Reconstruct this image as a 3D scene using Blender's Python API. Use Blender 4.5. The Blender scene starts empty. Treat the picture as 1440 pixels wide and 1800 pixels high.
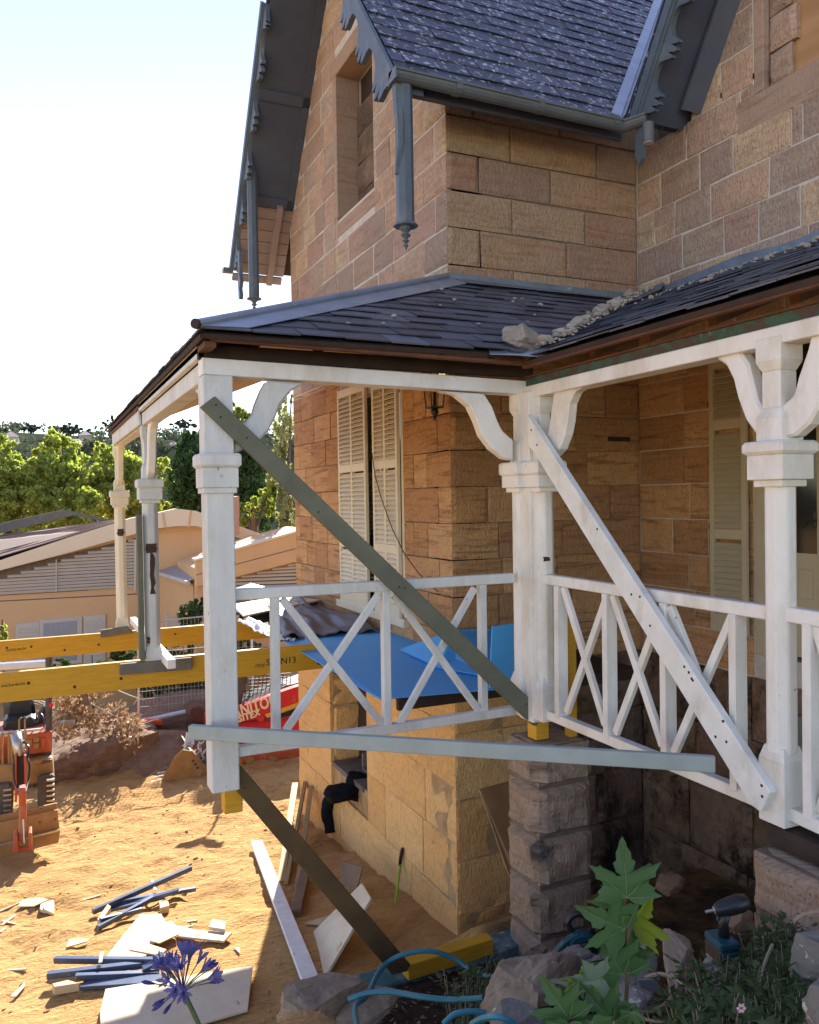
import bpy, math, random
from mathutils import Vector, Matrix, noise
R = math.radians
sc = bpy.context.scene
col = sc.collection
rnd = random.Random(7)

# ------------------------------------------------------------------ camera
FPX = 1427.0                       # focal length in photo pixels (1440 x 1800)
CAMZ = 1.43                        # eye height over the old veranda floor (z = 0)
def cam_basis(yaw, pitch, roll):
    cy, sy, cp, sp = math.cos(yaw), math.sin(yaw), math.cos(pitch), math.sin(pitch)
    f = Vector((sy*cp, cy*cp, sp)); rt = Vector((cy, -sy, 0)); up = rt.cross(f)
    c, s = math.cos(roll), math.sin(roll)
    return c*rt + s*up, -s*rt + c*up, f
RT, UP, FW = cam_basis(R(24.61), R(-1.02), R(-0.92))
cd = bpy.data.cameras.new('camera'); cam = bpy.data.objects.new('camera', cd); col.objects.link(cam)
cam.matrix_world = Matrix(((RT.x, UP.x, -FW.x, 0), (RT.y, UP.y, -FW.y, 0), (RT.z, UP.z, -FW.z, CAMZ), (0, 0, 0, 1)))
cd.sensor_fit = 'VERTICAL'; cd.sensor_height = 36; cd.lens = 36*FPX/1800
cd.clip_start = .05; cd.clip_end = 3000
sc.camera = cam
# ------------------------------------------------------------------ sky and sun
SUN_AZ, SUN_EL = R(21.5), R(28.5)      # azimuth from +Y towards +X
w = bpy.data.worlds.new('World'); sc.world = w; w.use_nodes = True
nt = w.node_tree; nt.nodes.clear()
sky = nt.nodes.new('ShaderNodeTexSky'); sky.sky_type = 'NISHITA'; sky.sun_disc = False
sky.sun_elevation = SUN_EL; sky.sun_rotation = SUN_AZ; sky.air_density = 1.0; sky.dust_density = 0.0; sky.ozone_density = 1.5
bg = nt.nodes.new('ShaderNodeBackground'); bg.inputs['Strength'].default_value = .11
ow = nt.nodes.new('ShaderNodeOutputWorld')
hsv = nt.nodes.new('ShaderNodeHueSaturation'); hsv.inputs['Saturation'].default_value = .80; hsv.inputs['Hue'].default_value = .522
nt.links.new(sky.outputs[0], hsv.inputs['Color']); nt.links.new(hsv.outputs[0], bg.inputs[0]); nt.links.new(bg.outputs[0], ow.inputs[0])
sl = bpy.data.lights.new('sun', 'SUN'); sl.energy = 5.0; sl.angle = R(.5); sl.color = (1, .93, .82)
so = bpy.data.objects.new('sun', sl); col.objects.link(so)
sdir = Vector((math.sin(SUN_AZ)*math.cos(SUN_EL), math.cos(SUN_AZ)*math.cos(SUN_EL), math.sin(SUN_EL)))
so.rotation_euler = sdir.to_track_quat('Z', 'Y').to_euler()
sc.view_settings.view_transform = 'Standard'; sc.view_settings.look = 'None'
sc.view_settings.exposure = 1.55; sc.view_settings.gamma = 1; sc.view_settings.use_curve_mapping = False

# ------------------------------------------------------------------ pixel helpers (rays through photo pixels)
def ray(px, py):
    return RT*((px-720)/FPX) + UP*(-(py-900)/FPX) + FW
EYE = Vector((0, 0, CAMZ))
def atx(px, py, v): d = ray(px, py); return EYE + d*(v/d.x)
def aty(px, py, v): d = ray(px, py); return EYE + d*(v/d.y)
def atz(px, py, v): d = ray(px, py); return EYE + d*((v-CAMZ)/d.z)

# ------------------------------------------------------------------ mesh helpers
ROOTLOC = {}
class MB:
    def __init__(s): s.v = []; s.f = []; s.m = []; s.mi = 0
    def add(s, vs, fs):
        n = len(s.v); s.v += [Vector(q) for q in vs]; s.f += [tuple(i+n for i in f) for f in fs]; s.m += [s.mi]*len(fs); return s
    def box(s, a, b):
        x0, y0, z0 = a; x1, y1, z1 = b
        if x0 > x1: x0, x1 = x1, x0
        if y0 > y1: y0, y1 = y1, y0
        if z0 > z1: z0, z1 = z1, z0
        return s.add([(x0,y0,z0),(x1,y0,z0),(x1,y1,z0),(x0,y1,z0),(x0,y0,z1),(x1,y0,z1),(x1,y1,z1),(x0,y1,z1)],
                     [(0,3,2,1),(4,5,6,7),(0,1,5,4),(1,2,6,5),(2,3,7,6),(3,0,4,7)])
    def bar(s, a, b, wd, h, up=(0,0,1), skew=0):
        a = Vector(a); b = Vector(b); d = (b-a).normalized(); up = Vector(up)
        sd = d.cross(up)
        if sd.length < 1e-4: sd = d.cross(Vector((1,0,0)))
        sd.normalize(); u = sd.cross(d).normalized()
        sd = sd*wd/2; u = u*h/2; e = d*skew
        vs = [a-sd-u-e, a+sd-u-e, a+sd+u+e, a-sd+u+e, b-sd-u-e, b+sd-u-e, b+sd+u+e, b-sd+u+e]
        return s.add(vs, [(0,1,2,3),(7,6,5,4),(4,5,1,0),(5,6,2,1),(6,7,3,2),(7,4,0,3)])
    def prism(s, poly, off):
        """poly: 3D points (planar), off: extrusion vector"""
        n = len(poly); off = Vector(off); p = [Vector(q) for q in poly]
        nor = sum(((p[i]-p[0]).cross(p[(i+1) % n]-p[0]) for i in range(1, n-1)), Vector())
        if nor.dot(off) > 0: p.reverse()
        vs = p + [q+off for q in p]
        fs = [tuple(range(n)), tuple(range(2*n-1, n-1, -1))] + [(i, i+n, (i+1) % n+n, (i+1) % n) for i in range(n)]
        return s.add(vs, fs)
    def tube(s, pts, r, n=8, caps=True):
        pts = [Vector(p) for p in pts]; rs = r if isinstance(r, (list, tuple)) else [r]*len(pts)
        rings = []; ref = None
        for i, p in enumerate(pts):
            d = (pts[min(i+1, len(pts)-1)]-pts[max(i-1, 0)]).normalized()
            if ref is None: ref = d.orthogonal().normalized()
            ref = (ref - d*ref.dot(d)).normalized(); o = d.cross(ref)
            rings.append([p+(ref*math.cos(2*math.pi*k/n)+o*math.sin(2*math.pi*k/n))*rs[i] for k in range(n)])
        vs = [q for rg in rings for q in rg]; fs = []
        for i in range(len(pts)-1):
            for k in range(n):
                a = i*n+k; b = i*n+(k+1) % n; fs.append((a, b, b+n, a+n))
        if caps: fs += [tuple(range(n-1, -1, -1)), tuple(range(len(vs)-n, len(vs)))]
        return s.add(vs, fs)
    def lathe(s, c, prof, n=12, axis=(0,0,1)):
        c = Vector(c); ax = Vector(axis).normalized(); e = ax.orthogonal().normalized(); o = ax.cross(e)
        if abs(ax.z) > .99: e = Vector((1,0,0)); o = Vector((0,1,0))
        vs = []; fs = []
        a0 = math.pi/n
        for (r, h) in prof: vs += [c+ax*h+(e*math.cos(a0+2*math.pi*k/n)+o*math.sin(a0+2*math.pi*k/n))*r for k in range(n)]
        for i in range(len(prof)-1):
            for k in range(n):
                a = i*n+k; b = i*n+(k+1) % n; fs.append((a, b, b+n, a+n))
        fs += [tuple(range(n-1, -1, -1)), tuple(range(len(vs)-n, len(vs)))]
        return s.add(vs, fs)
    def rock(s, c, size, seed=0, sub=2, rough=.35, rot=0):
        c = Vector(c); n = 2**sub; vs = {}; fs = []
        def vid(i, j, k):
            key = (i, j, k)
            if key not in vs: vs[key] = len(vs)
            return vs[key]
        for ax in range(3):
            for sd in (0, n):
                for a in range(n):
                    for b in range(n):
                        q = []
                        for (da, db) in ((0,0),(1,0),(1,1),(0,1)):
                            t = [0,0,0]; t[ax] = sd; t[(ax+1) % 3] = a+da; t[(ax+2) % 3] = b+db; q.append(vid(*t))
                        fs.append(tuple(q) if sd else tuple(reversed(q)))
        out = []; cr, srr = math.cos(rot), math.sin(rot); rq = random.Random(seed*13+5)
        cuts = [(Vector((rq.gauss(0, 1), rq.gauss(0, 1), rq.gauss(0, .8))).normalized(), rq.uniform(.52, .95)) for _ in range(9)] if rough > .2 else []
        for (i, j, k) in vs:
            d = Vector((2*i/n-1, 2*j/n-1, 2*k/n-1)); l = max(abs(d.x), abs(d.y), abs(d.z)); dn = d.normalized()
            q = dn.lerp(d, .45)
            nn = noise.noise(dn*1.3+Vector((seed*7.1, seed*3.3, seed)))*1.0+noise.noise(dn*3.1+Vector((seed, seed*5.7, 0)))*.5
            q = q*(1+rough*nn)
            for cn, cd_ in cuts:
                ex_ = q.dot(cn)-cd_
                if ex_ > 0: q = q-cn*ex_*.92
            if sub >= 3: q = q*(1+.045*noise.noise(q*5+Vector((seed, 0, seed)))+.03*noise.noise(q*11+Vector((0, seed, 0))))
            x, y, z = q.x*size[0]/2, q.y*size[1]/2, q.z*size[2]/2
            out.append(c+Vector((x*cr-y*srr, x*srr+y*cr, z)))
        return s.add(out, fs)
    def build(s, name, mat, parent=None, bevel=0, smooth=False, label=None, mats=None):
        me = bpy.data.meshes.new(name)
        L = ROOTLOC.get(parent.name, Vector()) if parent else Vector()
        me.from_pydata([q-L for q in s.v], [], s.f)
        me.validate()
        for m_ in (mats or [mat]): me.materials.append(m_)
        if mats and len(me.polygons) == len(s.m): me.polygons.foreach_set('material_index', s.m)
        if smooth: me.polygons.foreach_set('use_smooth', [True]*len(me.polygons))
        o = bpy.data.objects.new(name, me); col.objects.link(o)
        if parent: o.parent = parent; ROOTLOC[o.name] = L
        if bevel:
            b = o.modifiers.new('bevel', 'BEVEL'); b.width = bevel; b.segments = 1; b.limit_method = 'ANGLE'
        if label: o['label'] = label
        return o
def thing(name, loc, label, cat, group=None):
    o = bpy.data.objects.new(name, None); o.location = loc; o.empty_display_size = .1; col.objects.link(o)
    ROOTLOC[o.name] = Vector(loc); o['label'] = label; o['category'] = cat
    if group: o['group'] = group
    return o
def tag(o, label, cat, group=None):
    o['label'] = label; o['category'] = cat
    if group: o['group'] = group
    # move the origin of a one-mesh thing to its base
    if o.type == 'MESH' and o.parent is None:
        me = o.data; vs = [v.co.copy() for v in me.vertices]
        c = Vector((sum(v.x for v in vs)/len(vs), sum(v.y for v in vs)/len(vs), min(v.z for v in vs)))
        me.transform(Matrix.Translation(-c)); o.location = c
    return o
def struct(o, kind='structure'): o['kind'] = kind; return o

# ------------------------------------------------------------------ materials
MATS = {}
def nodes(name):
    m = bpy.data.materials.new(name); m.use_nodes = True; t = m.node_tree
    b = t.nodes['Principled BSDF']; return m, t, b
def N(t, typ, **kw):
    n = t.nodes.new('ShaderNode'+typ)
    for k, v in kw.items():
        if k in n.inputs: n.inputs[k].default_value = v
        else: setattr(n, k, v)
    return n
def ramp(t, stops, interp='LINEAR'):
    r = t.nodes.new('ShaderNodeValToRGB'); e = r.color_ramp.elements; r.color_ramp.interpolation = interp
    while len(e) < len(stops): e.new(.5)
    for i, (p, c) in enumerate(stops): e[i].position = p; e[i].color = (*c, 1) if len(c) == 3 else c
    return r
def mix(t, fac, a, b, mode='MIX'):
    n = t.nodes.new('ShaderNodeMix'); n.data_type = 'RGBA'; n.blend_type = mode
    for sock, v in ((n.inputs[0], fac), (n.inputs[6], a), (n.inputs[7], b)):
        if hasattr(v, 'links'): t.links.new(v, sock)
        elif isinstance(v, (int, float)): sock.default_value = v
        else: sock.default_value = (*v, 1)
    return n.outputs[2]
def coords(t, scale=(1,1,1), rot=(0,0,0), rand=True, space='Object'):
    tc = N(t, 'TexCoord'); mp = N(t, 'Mapping'); mp.inputs['Scale'].default_value = scale; mp.inputs['Rotation'].default_value = rot
    if rand:
        oi = N(t, 'ObjectInfo'); va = N(t, 'VectorMath', operation='MULTIPLY_ADD')
        cb = N(t, 'CombineXYZ'); 
        for k in range(3): t.links.new(oi.outputs['Random'], cb.inputs[k])
        va.inputs[1].default_value = (37, 53, 71); t.links.new(cb.outputs[0], va.inputs[0]); t.links.new(tc.outputs[space], va.inputs[2])
        t.links.new(va.outputs[0], mp.inputs[0])
    else: t.links.new(tc.outputs[space], mp.inputs[0])
    return mp.outputs[0]
def noisetex(t, vec, scale, detail=4, rough=.55, dist=0):
    n = N(t, 'TexNoise', Scale=scale, Detail=detail, Roughness=rough, Distortion=dist); t.links.new(vec, n.inputs['Vector']); return n.outputs['Fac']
def bump(t, b, h, strength=.3, dist=.01):
    n = N(t, 'Bump', Strength=strength, Distance=dist); t.links.new(h, n.inputs['Height']); t.links.new(n.outputs[0], b.inputs['Normal']); return n
def basic(name, c1, c2=None, rough=.7, scale=6, stretch=(1,1,1), bmp=.15, bscale=40, metal=0, spots=None, hue=0.0, spec=.3, dirt=None):
    """noise-mottled material; spots=(colour, threshold, scale): chips or lichen; dirt=(colour, amount, scale)"""
    if name in MATS: return MATS[name]
    m, t, b = nodes(name); MATS[name] = m
    c2 = c2 or tuple(x*.75 for x in c1)
    v = coords(t, stretch)
    c = mix(t, ramp_out(t, noisetex(t, v, scale, 5, .6), .3, .7), c1, c2)
    if dirt:
        c = mix(t, ramp_out(t, noisetex(t, coords(t, (1,1,.45)), dirt[2], 6, .7), .62-dirt[1]*.2, .8-dirt[1]*.1), c, dirt[0])
    if spots:
        c = mix(t, ramp_out(t, noisetex(t, v, spots[2], 5, .7), spots[1], spots[1]+.03), c, spots[0])
    if hue:
        oi = N(t, 'ObjectInfo'); hs = N(t, 'HueSaturation'); mr = N(t, 'MapRange'); mr.inputs[3].default_value = 1-hue; mr.inputs[4].default_value = 1+hue
        t.links.new(oi.outputs['Random'], mr.inputs[0]); t.links.new(mr.outputs[0], hs.inputs['Value']); t.links.new(c, hs.inputs['Color']); c = hs.outputs[0]
    t.links.new(c, b.inputs['Base Color']); b.inputs['Roughness'].default_value = rough; b.inputs['Metallic'].default_value = metal
    b.inputs['Specular IOR Level'].default_value = spec
    if bmp: bump(t, b, noisetex(t, v, bscale, 5, .65), bmp, .01)
    return m
def ramp_out(t, fac, lo, hi):
    n = N(t, 'MapRange'); n.inputs[1].default_value = lo; n.inputs[2].default_value = hi; t.links.new(fac, n.inputs[0]); return n.outputs[0]

def sandstone(name, pal, pick=.5, band=.5, stain=None, bright=1.0, warm=0):
    """cut sandstone: colour per block, sedimentary bands, pick marks running at a slant"""
    m, t, b = nodes(name); MATS[name] = m
    oi = N(t, 'ObjectInfo'); tc = N(t, 'TexCoord'); sp = N(t, 'SeparateXYZ'); t.links.new(tc.outputs['Object'], sp.inputs[0])
    ad = N(t, 'Math', operation='ADD'); t.links.new(sp.outputs[0], ad.inputs[0]); t.links.new(sp.outputs[1], ad.inputs[1])
    cb = N(t, 'CombineXYZ'); t.links.new(ad.outputs[0], cb.inputs[0]); t.links.new(sp.outputs[2], cb.inputs[1])
    mu = N(t, 'Math', operation='MULTIPLY'); mu.inputs[1].default_value = 60; t.links.new(oi.outputs['Random'], mu.inputs[0]); t.links.new(mu.outputs[0], cb.inputs[2])
    def mp(scale, rz):
        q = N(t, 'Mapping'); q.inputs['Scale'].default_value = scale; q.inputs['Rotation'].default_value = (0,0,rz); t.links.new(cb.outputs[0], q.inputs[0]); return q.outputs[0]
    n = len(pal); rp = ramp(t, [(i/n, tuple(x*bright for x in p)) for i, p in enumerate(pal)], 'CONSTANT'); t.links.new(oi.outputs['Random'], rp.inputs[0])
    c = rp.outputs[0]
    # tints drifting across a block: pinker, greyer, yellower
    c = mix(t, ramp_out(t, noisetex(t, mp((2.2, 2.2, 1), 0), 1, 5, .65), .40, .66), c, mix(t, .5*(1-warm), c, (.40*bright, .27*bright, .205*bright)))
    c = mix(t, ramp_out(t, noisetex(t, mp((3.1, 4.2, 2), 0), 1, 6, .7), .52, .70), c, mix(t, .5*(1-warm*.6), c, (.27*bright, .215*bright, .17*bright)))
    bn = noisetex(t, mp((1.1, 12, 1), R(5)), 1.2, 6, .65, 1.2)
    c = mix(t, ramp_out(t, bn, .50, .66), c, mix(t, band, c, (.20*bright, .10*bright, .05*bright)))
    pn = noisetex(t, mp((58, 17, 1), R(-50)), 1.0, 3, .55, .5)
    fn = noisetex(t, mp((110, 110, 1), 0), 1.0, 3, .7)
    vo = N(t, 'TexVoronoi', Scale=1.0); t.links.new(mp((52, 34, 1), R(-20)), vo.inputs['Vector'])
    pit = ramp_out(t, vo.outputs['Distance'], .10, .34)
    c = mix(t, ramp_out(t, pn, .40, .56), mix(t, .30*pick+.05, c, (.12*bright, .07*bright, .045*bright)), c)
    c = mix(t, pit, mix(t, .22*pick+.06, c, (.10*bright, .06*bright, .04*bright)), c)
    c = mix(t, ramp_out(t, fn, .62, .72), c, mix(t, .35, c, (.62, .50, .38)))
    c = mix(t, ramp_out(t, noisetex(t, mp((7, 1.3, 1), 0), 1, 6, .75), .60, .74), c, mix(t, .35, c, (.12, .09, .07)))
    if stain: c = mix(t, ramp_out(t, noisetex(t, mp((2.2, 1.2, 1), 0), 1.3, 6, .75), stain[1], stain[1]+.12), c, stain[0])
    t.links.new(c, b.inputs['Base Color']); b.inputs['Roughness'].default_value = .92; b.inputs['Specular IOR Level'].default_value = .15
    md = noisetex(t, mp((9, 9, 1), 0), 1.0, 4, .6)
    m1 = N(t, 'Math', operation='MULTIPLY_ADD'); m1.inputs[1].default_value = .5; t.links.new(pit, m1.inputs[0]); t.links.new(pn, m1.inputs[2])
    mm = N(t, 'Math', operation='MULTIPLY_ADD'); mm.inputs[1].default_value = .9; t.links.new(md, mm.inputs[0]); t.links.new(m1.outputs[0], mm.inputs[2])
    bump(t, b, mm.outputs[0], .6*pick+.25, .028)
    return m

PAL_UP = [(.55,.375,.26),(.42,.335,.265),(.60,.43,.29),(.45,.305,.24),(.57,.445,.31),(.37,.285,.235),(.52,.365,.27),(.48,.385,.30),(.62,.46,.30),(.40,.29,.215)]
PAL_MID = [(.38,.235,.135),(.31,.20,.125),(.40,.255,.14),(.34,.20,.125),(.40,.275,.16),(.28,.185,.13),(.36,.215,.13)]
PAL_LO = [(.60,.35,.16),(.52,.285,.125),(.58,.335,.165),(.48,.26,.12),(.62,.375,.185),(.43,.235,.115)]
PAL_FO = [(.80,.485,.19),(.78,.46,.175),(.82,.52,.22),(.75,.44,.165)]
M = {}
M['st_up'] = sandstone('picked_sandstone', PAL_UP, .6, .35)  # lightened: the left wall's brighter sky light is put into the colour
M['st_mid'] = sandstone('dimmed_brown_sandstone', PAL_MID, .6, .45)  # same upper stone, darker: the front wall's dimmer light is in the colour
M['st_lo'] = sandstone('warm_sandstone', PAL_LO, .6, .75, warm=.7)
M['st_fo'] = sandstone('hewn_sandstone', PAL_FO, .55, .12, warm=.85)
M['st_dk'] = sandstone('dirty_shaded_sandstone', [(.17,.115,.075),(.13,.085,.06),(.19,.13,.085),(.11,.075,.055)], .7, .5, stain=((.035,.028,.022), .5))  # dark dirt, with the shade of the enclosed hole put into the colour
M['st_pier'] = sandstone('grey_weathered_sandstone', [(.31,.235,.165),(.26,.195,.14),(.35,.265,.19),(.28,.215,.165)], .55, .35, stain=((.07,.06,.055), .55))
M['mortar'] = basic('pale_mortar', (.62,.58,.52), (.47,.43,.38), .95, 14, bmp=.6)
M['mortar_dk'] = basic('dark_mortar', (.13,.10,.08), (.21,.165,.125), .95, 10, bmp=.4)
M['mortar_fo'] = basic('sandy_mortar', (.50,.34,.17), (.30,.195,.10), .95, 10, bmp=.5)
M['slate'] = basic('slate', (.058,.064,.088), (.092,.097,.124), .42, 9, (1,1,1), .3, 50, spots=((.30,.31,.36), .7, 30), hue=.4, spec=.5)
M['slate_lichen'] = basic('lichen_slate', (.036,.041,.070), (.058,.063,.095), .55, 8, bmp=.3, bscale=40, spots=((.36,.38,.43), .565, 15), hue=.35, spec=.5)
M['paint'] = basic('old_white_paint', (.80,.79,.76), (.72,.70,.65), .55, 6, (1,1,.5), .2, 45, spots=((.16,.13,.10), .69, 30), dirt=((.56,.51,.42), .7, 3.2))
M['paint_grey'] = basic('greyed_white_paint', (.66,.67,.64), (.55,.56,.54), .65, 9, (1,1,.35), .3, 60, spots=((.27,.25,.22), .665, 34), dirt=((.46,.45,.41), .7, 4))
M['cream'] = basic('cream_paint', (.70,.64,.50), (.63,.57,.43), .5, 4, bmp=.08)
M['taupe'] = basic('taupe_paint', (.52,.445,.31), (.47,.40,.275), .5, 4, bmp=.06)
M['blue_trim'] = basic('slate_blue_trim', (.105,.135,.165), (.075,.10,.125), .5, 5, bmp=.15, spots=((.3,.33,.36), .70, 24), dirt=((.20,.21,.21), .4, 4))
M['blue_soffit'] = basic('dark_blue_soffit', (.075,.088,.12), (.06,.07,.10), .6, 3, bmp=.06)
M['gutter'] = basic('grey_gutter_paint', (.13,.145,.155), (.10,.11,.12), .4, 4, bmp=.05)
M['lead'] = basic('weathered_lead', (.22,.26,.29), (.13,.165,.19), .5, 5, bmp=.25, bscale=14, metal=.45, spots=((.42,.46,.48), .64, 9))
M['galv'] = basic('galvanised_steel', (.40,.45,.52), (.30,.345,.41), .42, 5, bmp=.05, metal=.6)
M['timber_raw'] = basic('old_reddish_timber', (.17,.075,.04), (.10,.045,.028), .8, 10, (1,1,1), .3, 30, hue=.2)
M['timber_dark'] = basic('dark_roof_timber', (.055,.035,.028), (.03,.02,.018), .85, 9, bmp=.4, bscale=25)
M['soffit_board'] = basic('pinkish_lining_board', (.55,.37,.23), (.47,.31,.19), .7, 6, (6,.4,1), .15, 30)
M['green_peel'] = basic('peeling_green_paint', (.045,.10,.07), (.06,.12,.085), .7, 8, bmp=.4, bscale=26, spots=((.085,.06,.05), .5, 11), dirt=((.5,.45,.4), .12, 30))
# ================================================================== GROUND
def lerp_t(x, tab):
    if x <= tab[0][0]: return tab[0][1]
    for (a, va), (b, vb) in zip(tab, tab[1:]):
        if x <= b: return va+(vb-va)*(x-a)/(b-a)
    return tab[-1][1]
def smooth(x): x = max(0, min(1, x)); return x*x*(3-2*x)
def bank_mask(x, y):
    m = smooth((x-(.28*y+.04))/.22+.5)
    m *= smooth((4.72-y)/.3+.3)
    m *= smooth((2.72+max(0, y-3.7)*.65-x)/.3+.5) if y > 1.9 else 1
    return m
def bank_z(x, y):
    d = .909*y+.416*x; k = smooth((x/max(y, .3)-.72)/.35)
    return lerp_t(d, [(1.3, -.3), (2.2, -.4), (3.0, -1.0), (4.0, -1.35), (5.3, -1.6), (6, -1.7)])*(1-k)+lerp_t(d, [(1.3, -.17), (2.5, -.3), (3.45, -.58), (4.2, -1.1), (5.3, -1.6)])*k
def pit_z(x, y):
    b = lerp_t(y, [(5, -2.5), (6.5, -2.58), (8, -2.72), (11.4, -3.15), (14, -3.3), (18, -3.25), (24, -3.1), (60, -4), (200, -12), (400, -14)])
    if x > 2.7 and y < 6.6: b += .5*smooth((x-2.7)/.6)*smooth((6.6-y)/1)
    return b
def gz(x, y):
    m = bank_mask(x, y) if y < 5.2 and x < 5.5 else 0
    p = pit_z(x, y)
    if -7 < x < 6 and 4 < y < 20:
        n = noise.noise(Vector((x*.5, y*1.0, 3)))*.07+noise.noise(Vector((x*2.1, y*2.7, 9)))*.06+noise.noise(Vector((x*5.2, y*6.5, 1)))*.045+max(0, noise.noise(Vector((x*.9+y*.3, y*.8, 21)))-.1)*noise.noise(Vector((x*1.2, y*15+x*3, 4)))*.10
        k = smooth((y-6.5)/2.5)*.75+.25
        p += n*k
    if m <= 0: return p
    b = bank_z(x, y)+noise.noise(Vector((x*2.3, y*2.3, 5)))*.05+noise.noise(Vector((x*7, y*7, 2)))*.025
    return p+(b-p)*m
def grnd(px, py, dz=0):
    """where the ray through a photo pixel meets the ground"""
    d = ray(px, py); lo = 0
    t = 1.2
    while t < 80:
        q = EYE+d*t
        if q.z < gz(q.x, q.y)+dz: break
        t += .05
    return EYE+d*t
def axis_vals(segs):
    out = []
    for a, b, st in segs:
        x = a
        while x < b-1e-6: out.append(x); x += st
    out.append(segs[-1][1]); return out
xs = axis_vals([(-400, -60, 40), (-60, -12, 6), (-12, -3, .6), (-3, 5.6, .065), (5.6, 14, .8), (14, 60, 6), (60, 400, 40)])
ys = axis_vals([(-40, -4, 6), (-4, .4, .4), (.4, 5.4, .08), (5.4, 15, .07), (15, 24, .5), (24, 70, 4), (70, 420, 35)])
mb = MB(); nx, ny = len(xs), len(ys)
vs = [(x, y, gz(x, y)) for y in ys for x in xs]
fs = [(j*nx+i, j*nx+i+1, (j+1)*nx+i+1, (j+1)*nx+i) for j in range(ny-1) for i in range(nx-1)]
mb.v = [Vector(v) for v in vs]; mb.f = fs; mb.m = [0]*len(fs)
m, t, b = nodes('dug_sandy_earth')
v = coords(t, (1, 1, 1), rand=False)
c = mix(t, ramp_out(t, noisetex(t, v, .8, 6, .6), .35, .65), (.60, .37, .15), (.53, .305, .115))
c = mix(t, ramp_out(t, noisetex(t, coords(t, (1.2, 5, 1), rand=False), 3.0, 6, .7, 1.0), .50, .68), c, (.40, .215, .085))
c = mix(t, ramp_out(t, noisetex(t, v, 26, 4, .7), .62, .72), c, (.66, .47, .25))
c = mix(t, ramp_out(t, noisetex(t, v, .9, 6, .7, .8), .54, .70), c, (.33, .19, .085))
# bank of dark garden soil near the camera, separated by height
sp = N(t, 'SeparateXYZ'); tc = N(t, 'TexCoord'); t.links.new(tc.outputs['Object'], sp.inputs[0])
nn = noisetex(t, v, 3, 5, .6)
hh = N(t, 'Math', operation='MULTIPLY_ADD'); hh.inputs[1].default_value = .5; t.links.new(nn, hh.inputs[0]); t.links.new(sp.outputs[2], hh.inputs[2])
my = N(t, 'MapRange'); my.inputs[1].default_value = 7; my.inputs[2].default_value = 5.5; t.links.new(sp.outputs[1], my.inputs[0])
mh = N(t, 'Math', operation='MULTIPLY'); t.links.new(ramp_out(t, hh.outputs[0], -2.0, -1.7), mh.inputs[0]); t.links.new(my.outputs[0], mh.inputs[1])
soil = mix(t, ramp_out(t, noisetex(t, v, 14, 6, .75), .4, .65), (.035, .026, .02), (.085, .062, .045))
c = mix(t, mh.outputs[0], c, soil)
t.links.new(c, b.inputs['Base Color']); b.inputs['Roughness'].default_value = .95; b.inputs['Specular IOR Level'].default_value = .1
wv = N(t, 'TexWave', Scale=2.6, Distortion=5, Detail=3); wv.bands_direction = 'Y'; wv.inputs['Detail Scale'].default_value = 1.6; t.links.new(coords(t, (.55, 1, 1), (0, 0, R(-10)), rand=False), wv.inputs['Vector'])
wm = N(t, 'Math', operation='MULTIPLY'); t.links.new(wv.outputs['Fac'], wm.inputs[0]); t.links.new(ramp_out(t, noisetex(t, v, .7, 3, .5), .42, .62), wm.inputs[1])
h1 = noisetex(t, coords(t, (4.5, 9, 1), R(0) and (0,0,0) or (0, 0, R(-14)), rand=False), 2.2, 6, .65, .6); vc = N(t, 'TexVoronoi', Scale=7.5); t.links.new(v, vc.inputs['Vector']); vk = N(t, 'Math', operation='MULTIPLY'); t.links.new(ramp_out(t, vc.outputs['Distance'], .6, .1), vk.inputs[0]); t.links.new(ramp_out(t, noisetex(t, v, 1.6, 4, .6), .48, .62), vk.inputs[1]); h2a = noisetex(t, v, 22, 5, .7); h2n = N(t, 'Math', operation='MULTIPLY_ADD'); h2n.inputs[1].default_value = .9; t.links.new(vk.outputs[0], h2n.inputs[0]); t.links.new(h2a, h2n.inputs[2]); h2 = h2n.outputs[0]
hm = N(t, 'Math', operation='MULTIPLY_ADD'); hm.inputs[1].default_value = .35; t.links.new(h2, hm.inputs[0]); wa = N(t, 'Math', operation='MULTIPLY_ADD'); wa.inputs[1].default_value = .16; t.links.new(wm.outputs[0], wa.inputs[0]); t.links.new(h1, wa.inputs[2]); t.links.new(wa.outputs[0], hm.inputs[2])
bump(t, b, hm.outputs[0], .75, .11)
M['earth'] = m
g = mb.build('ground', m, smooth=True); struct(g)

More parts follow.
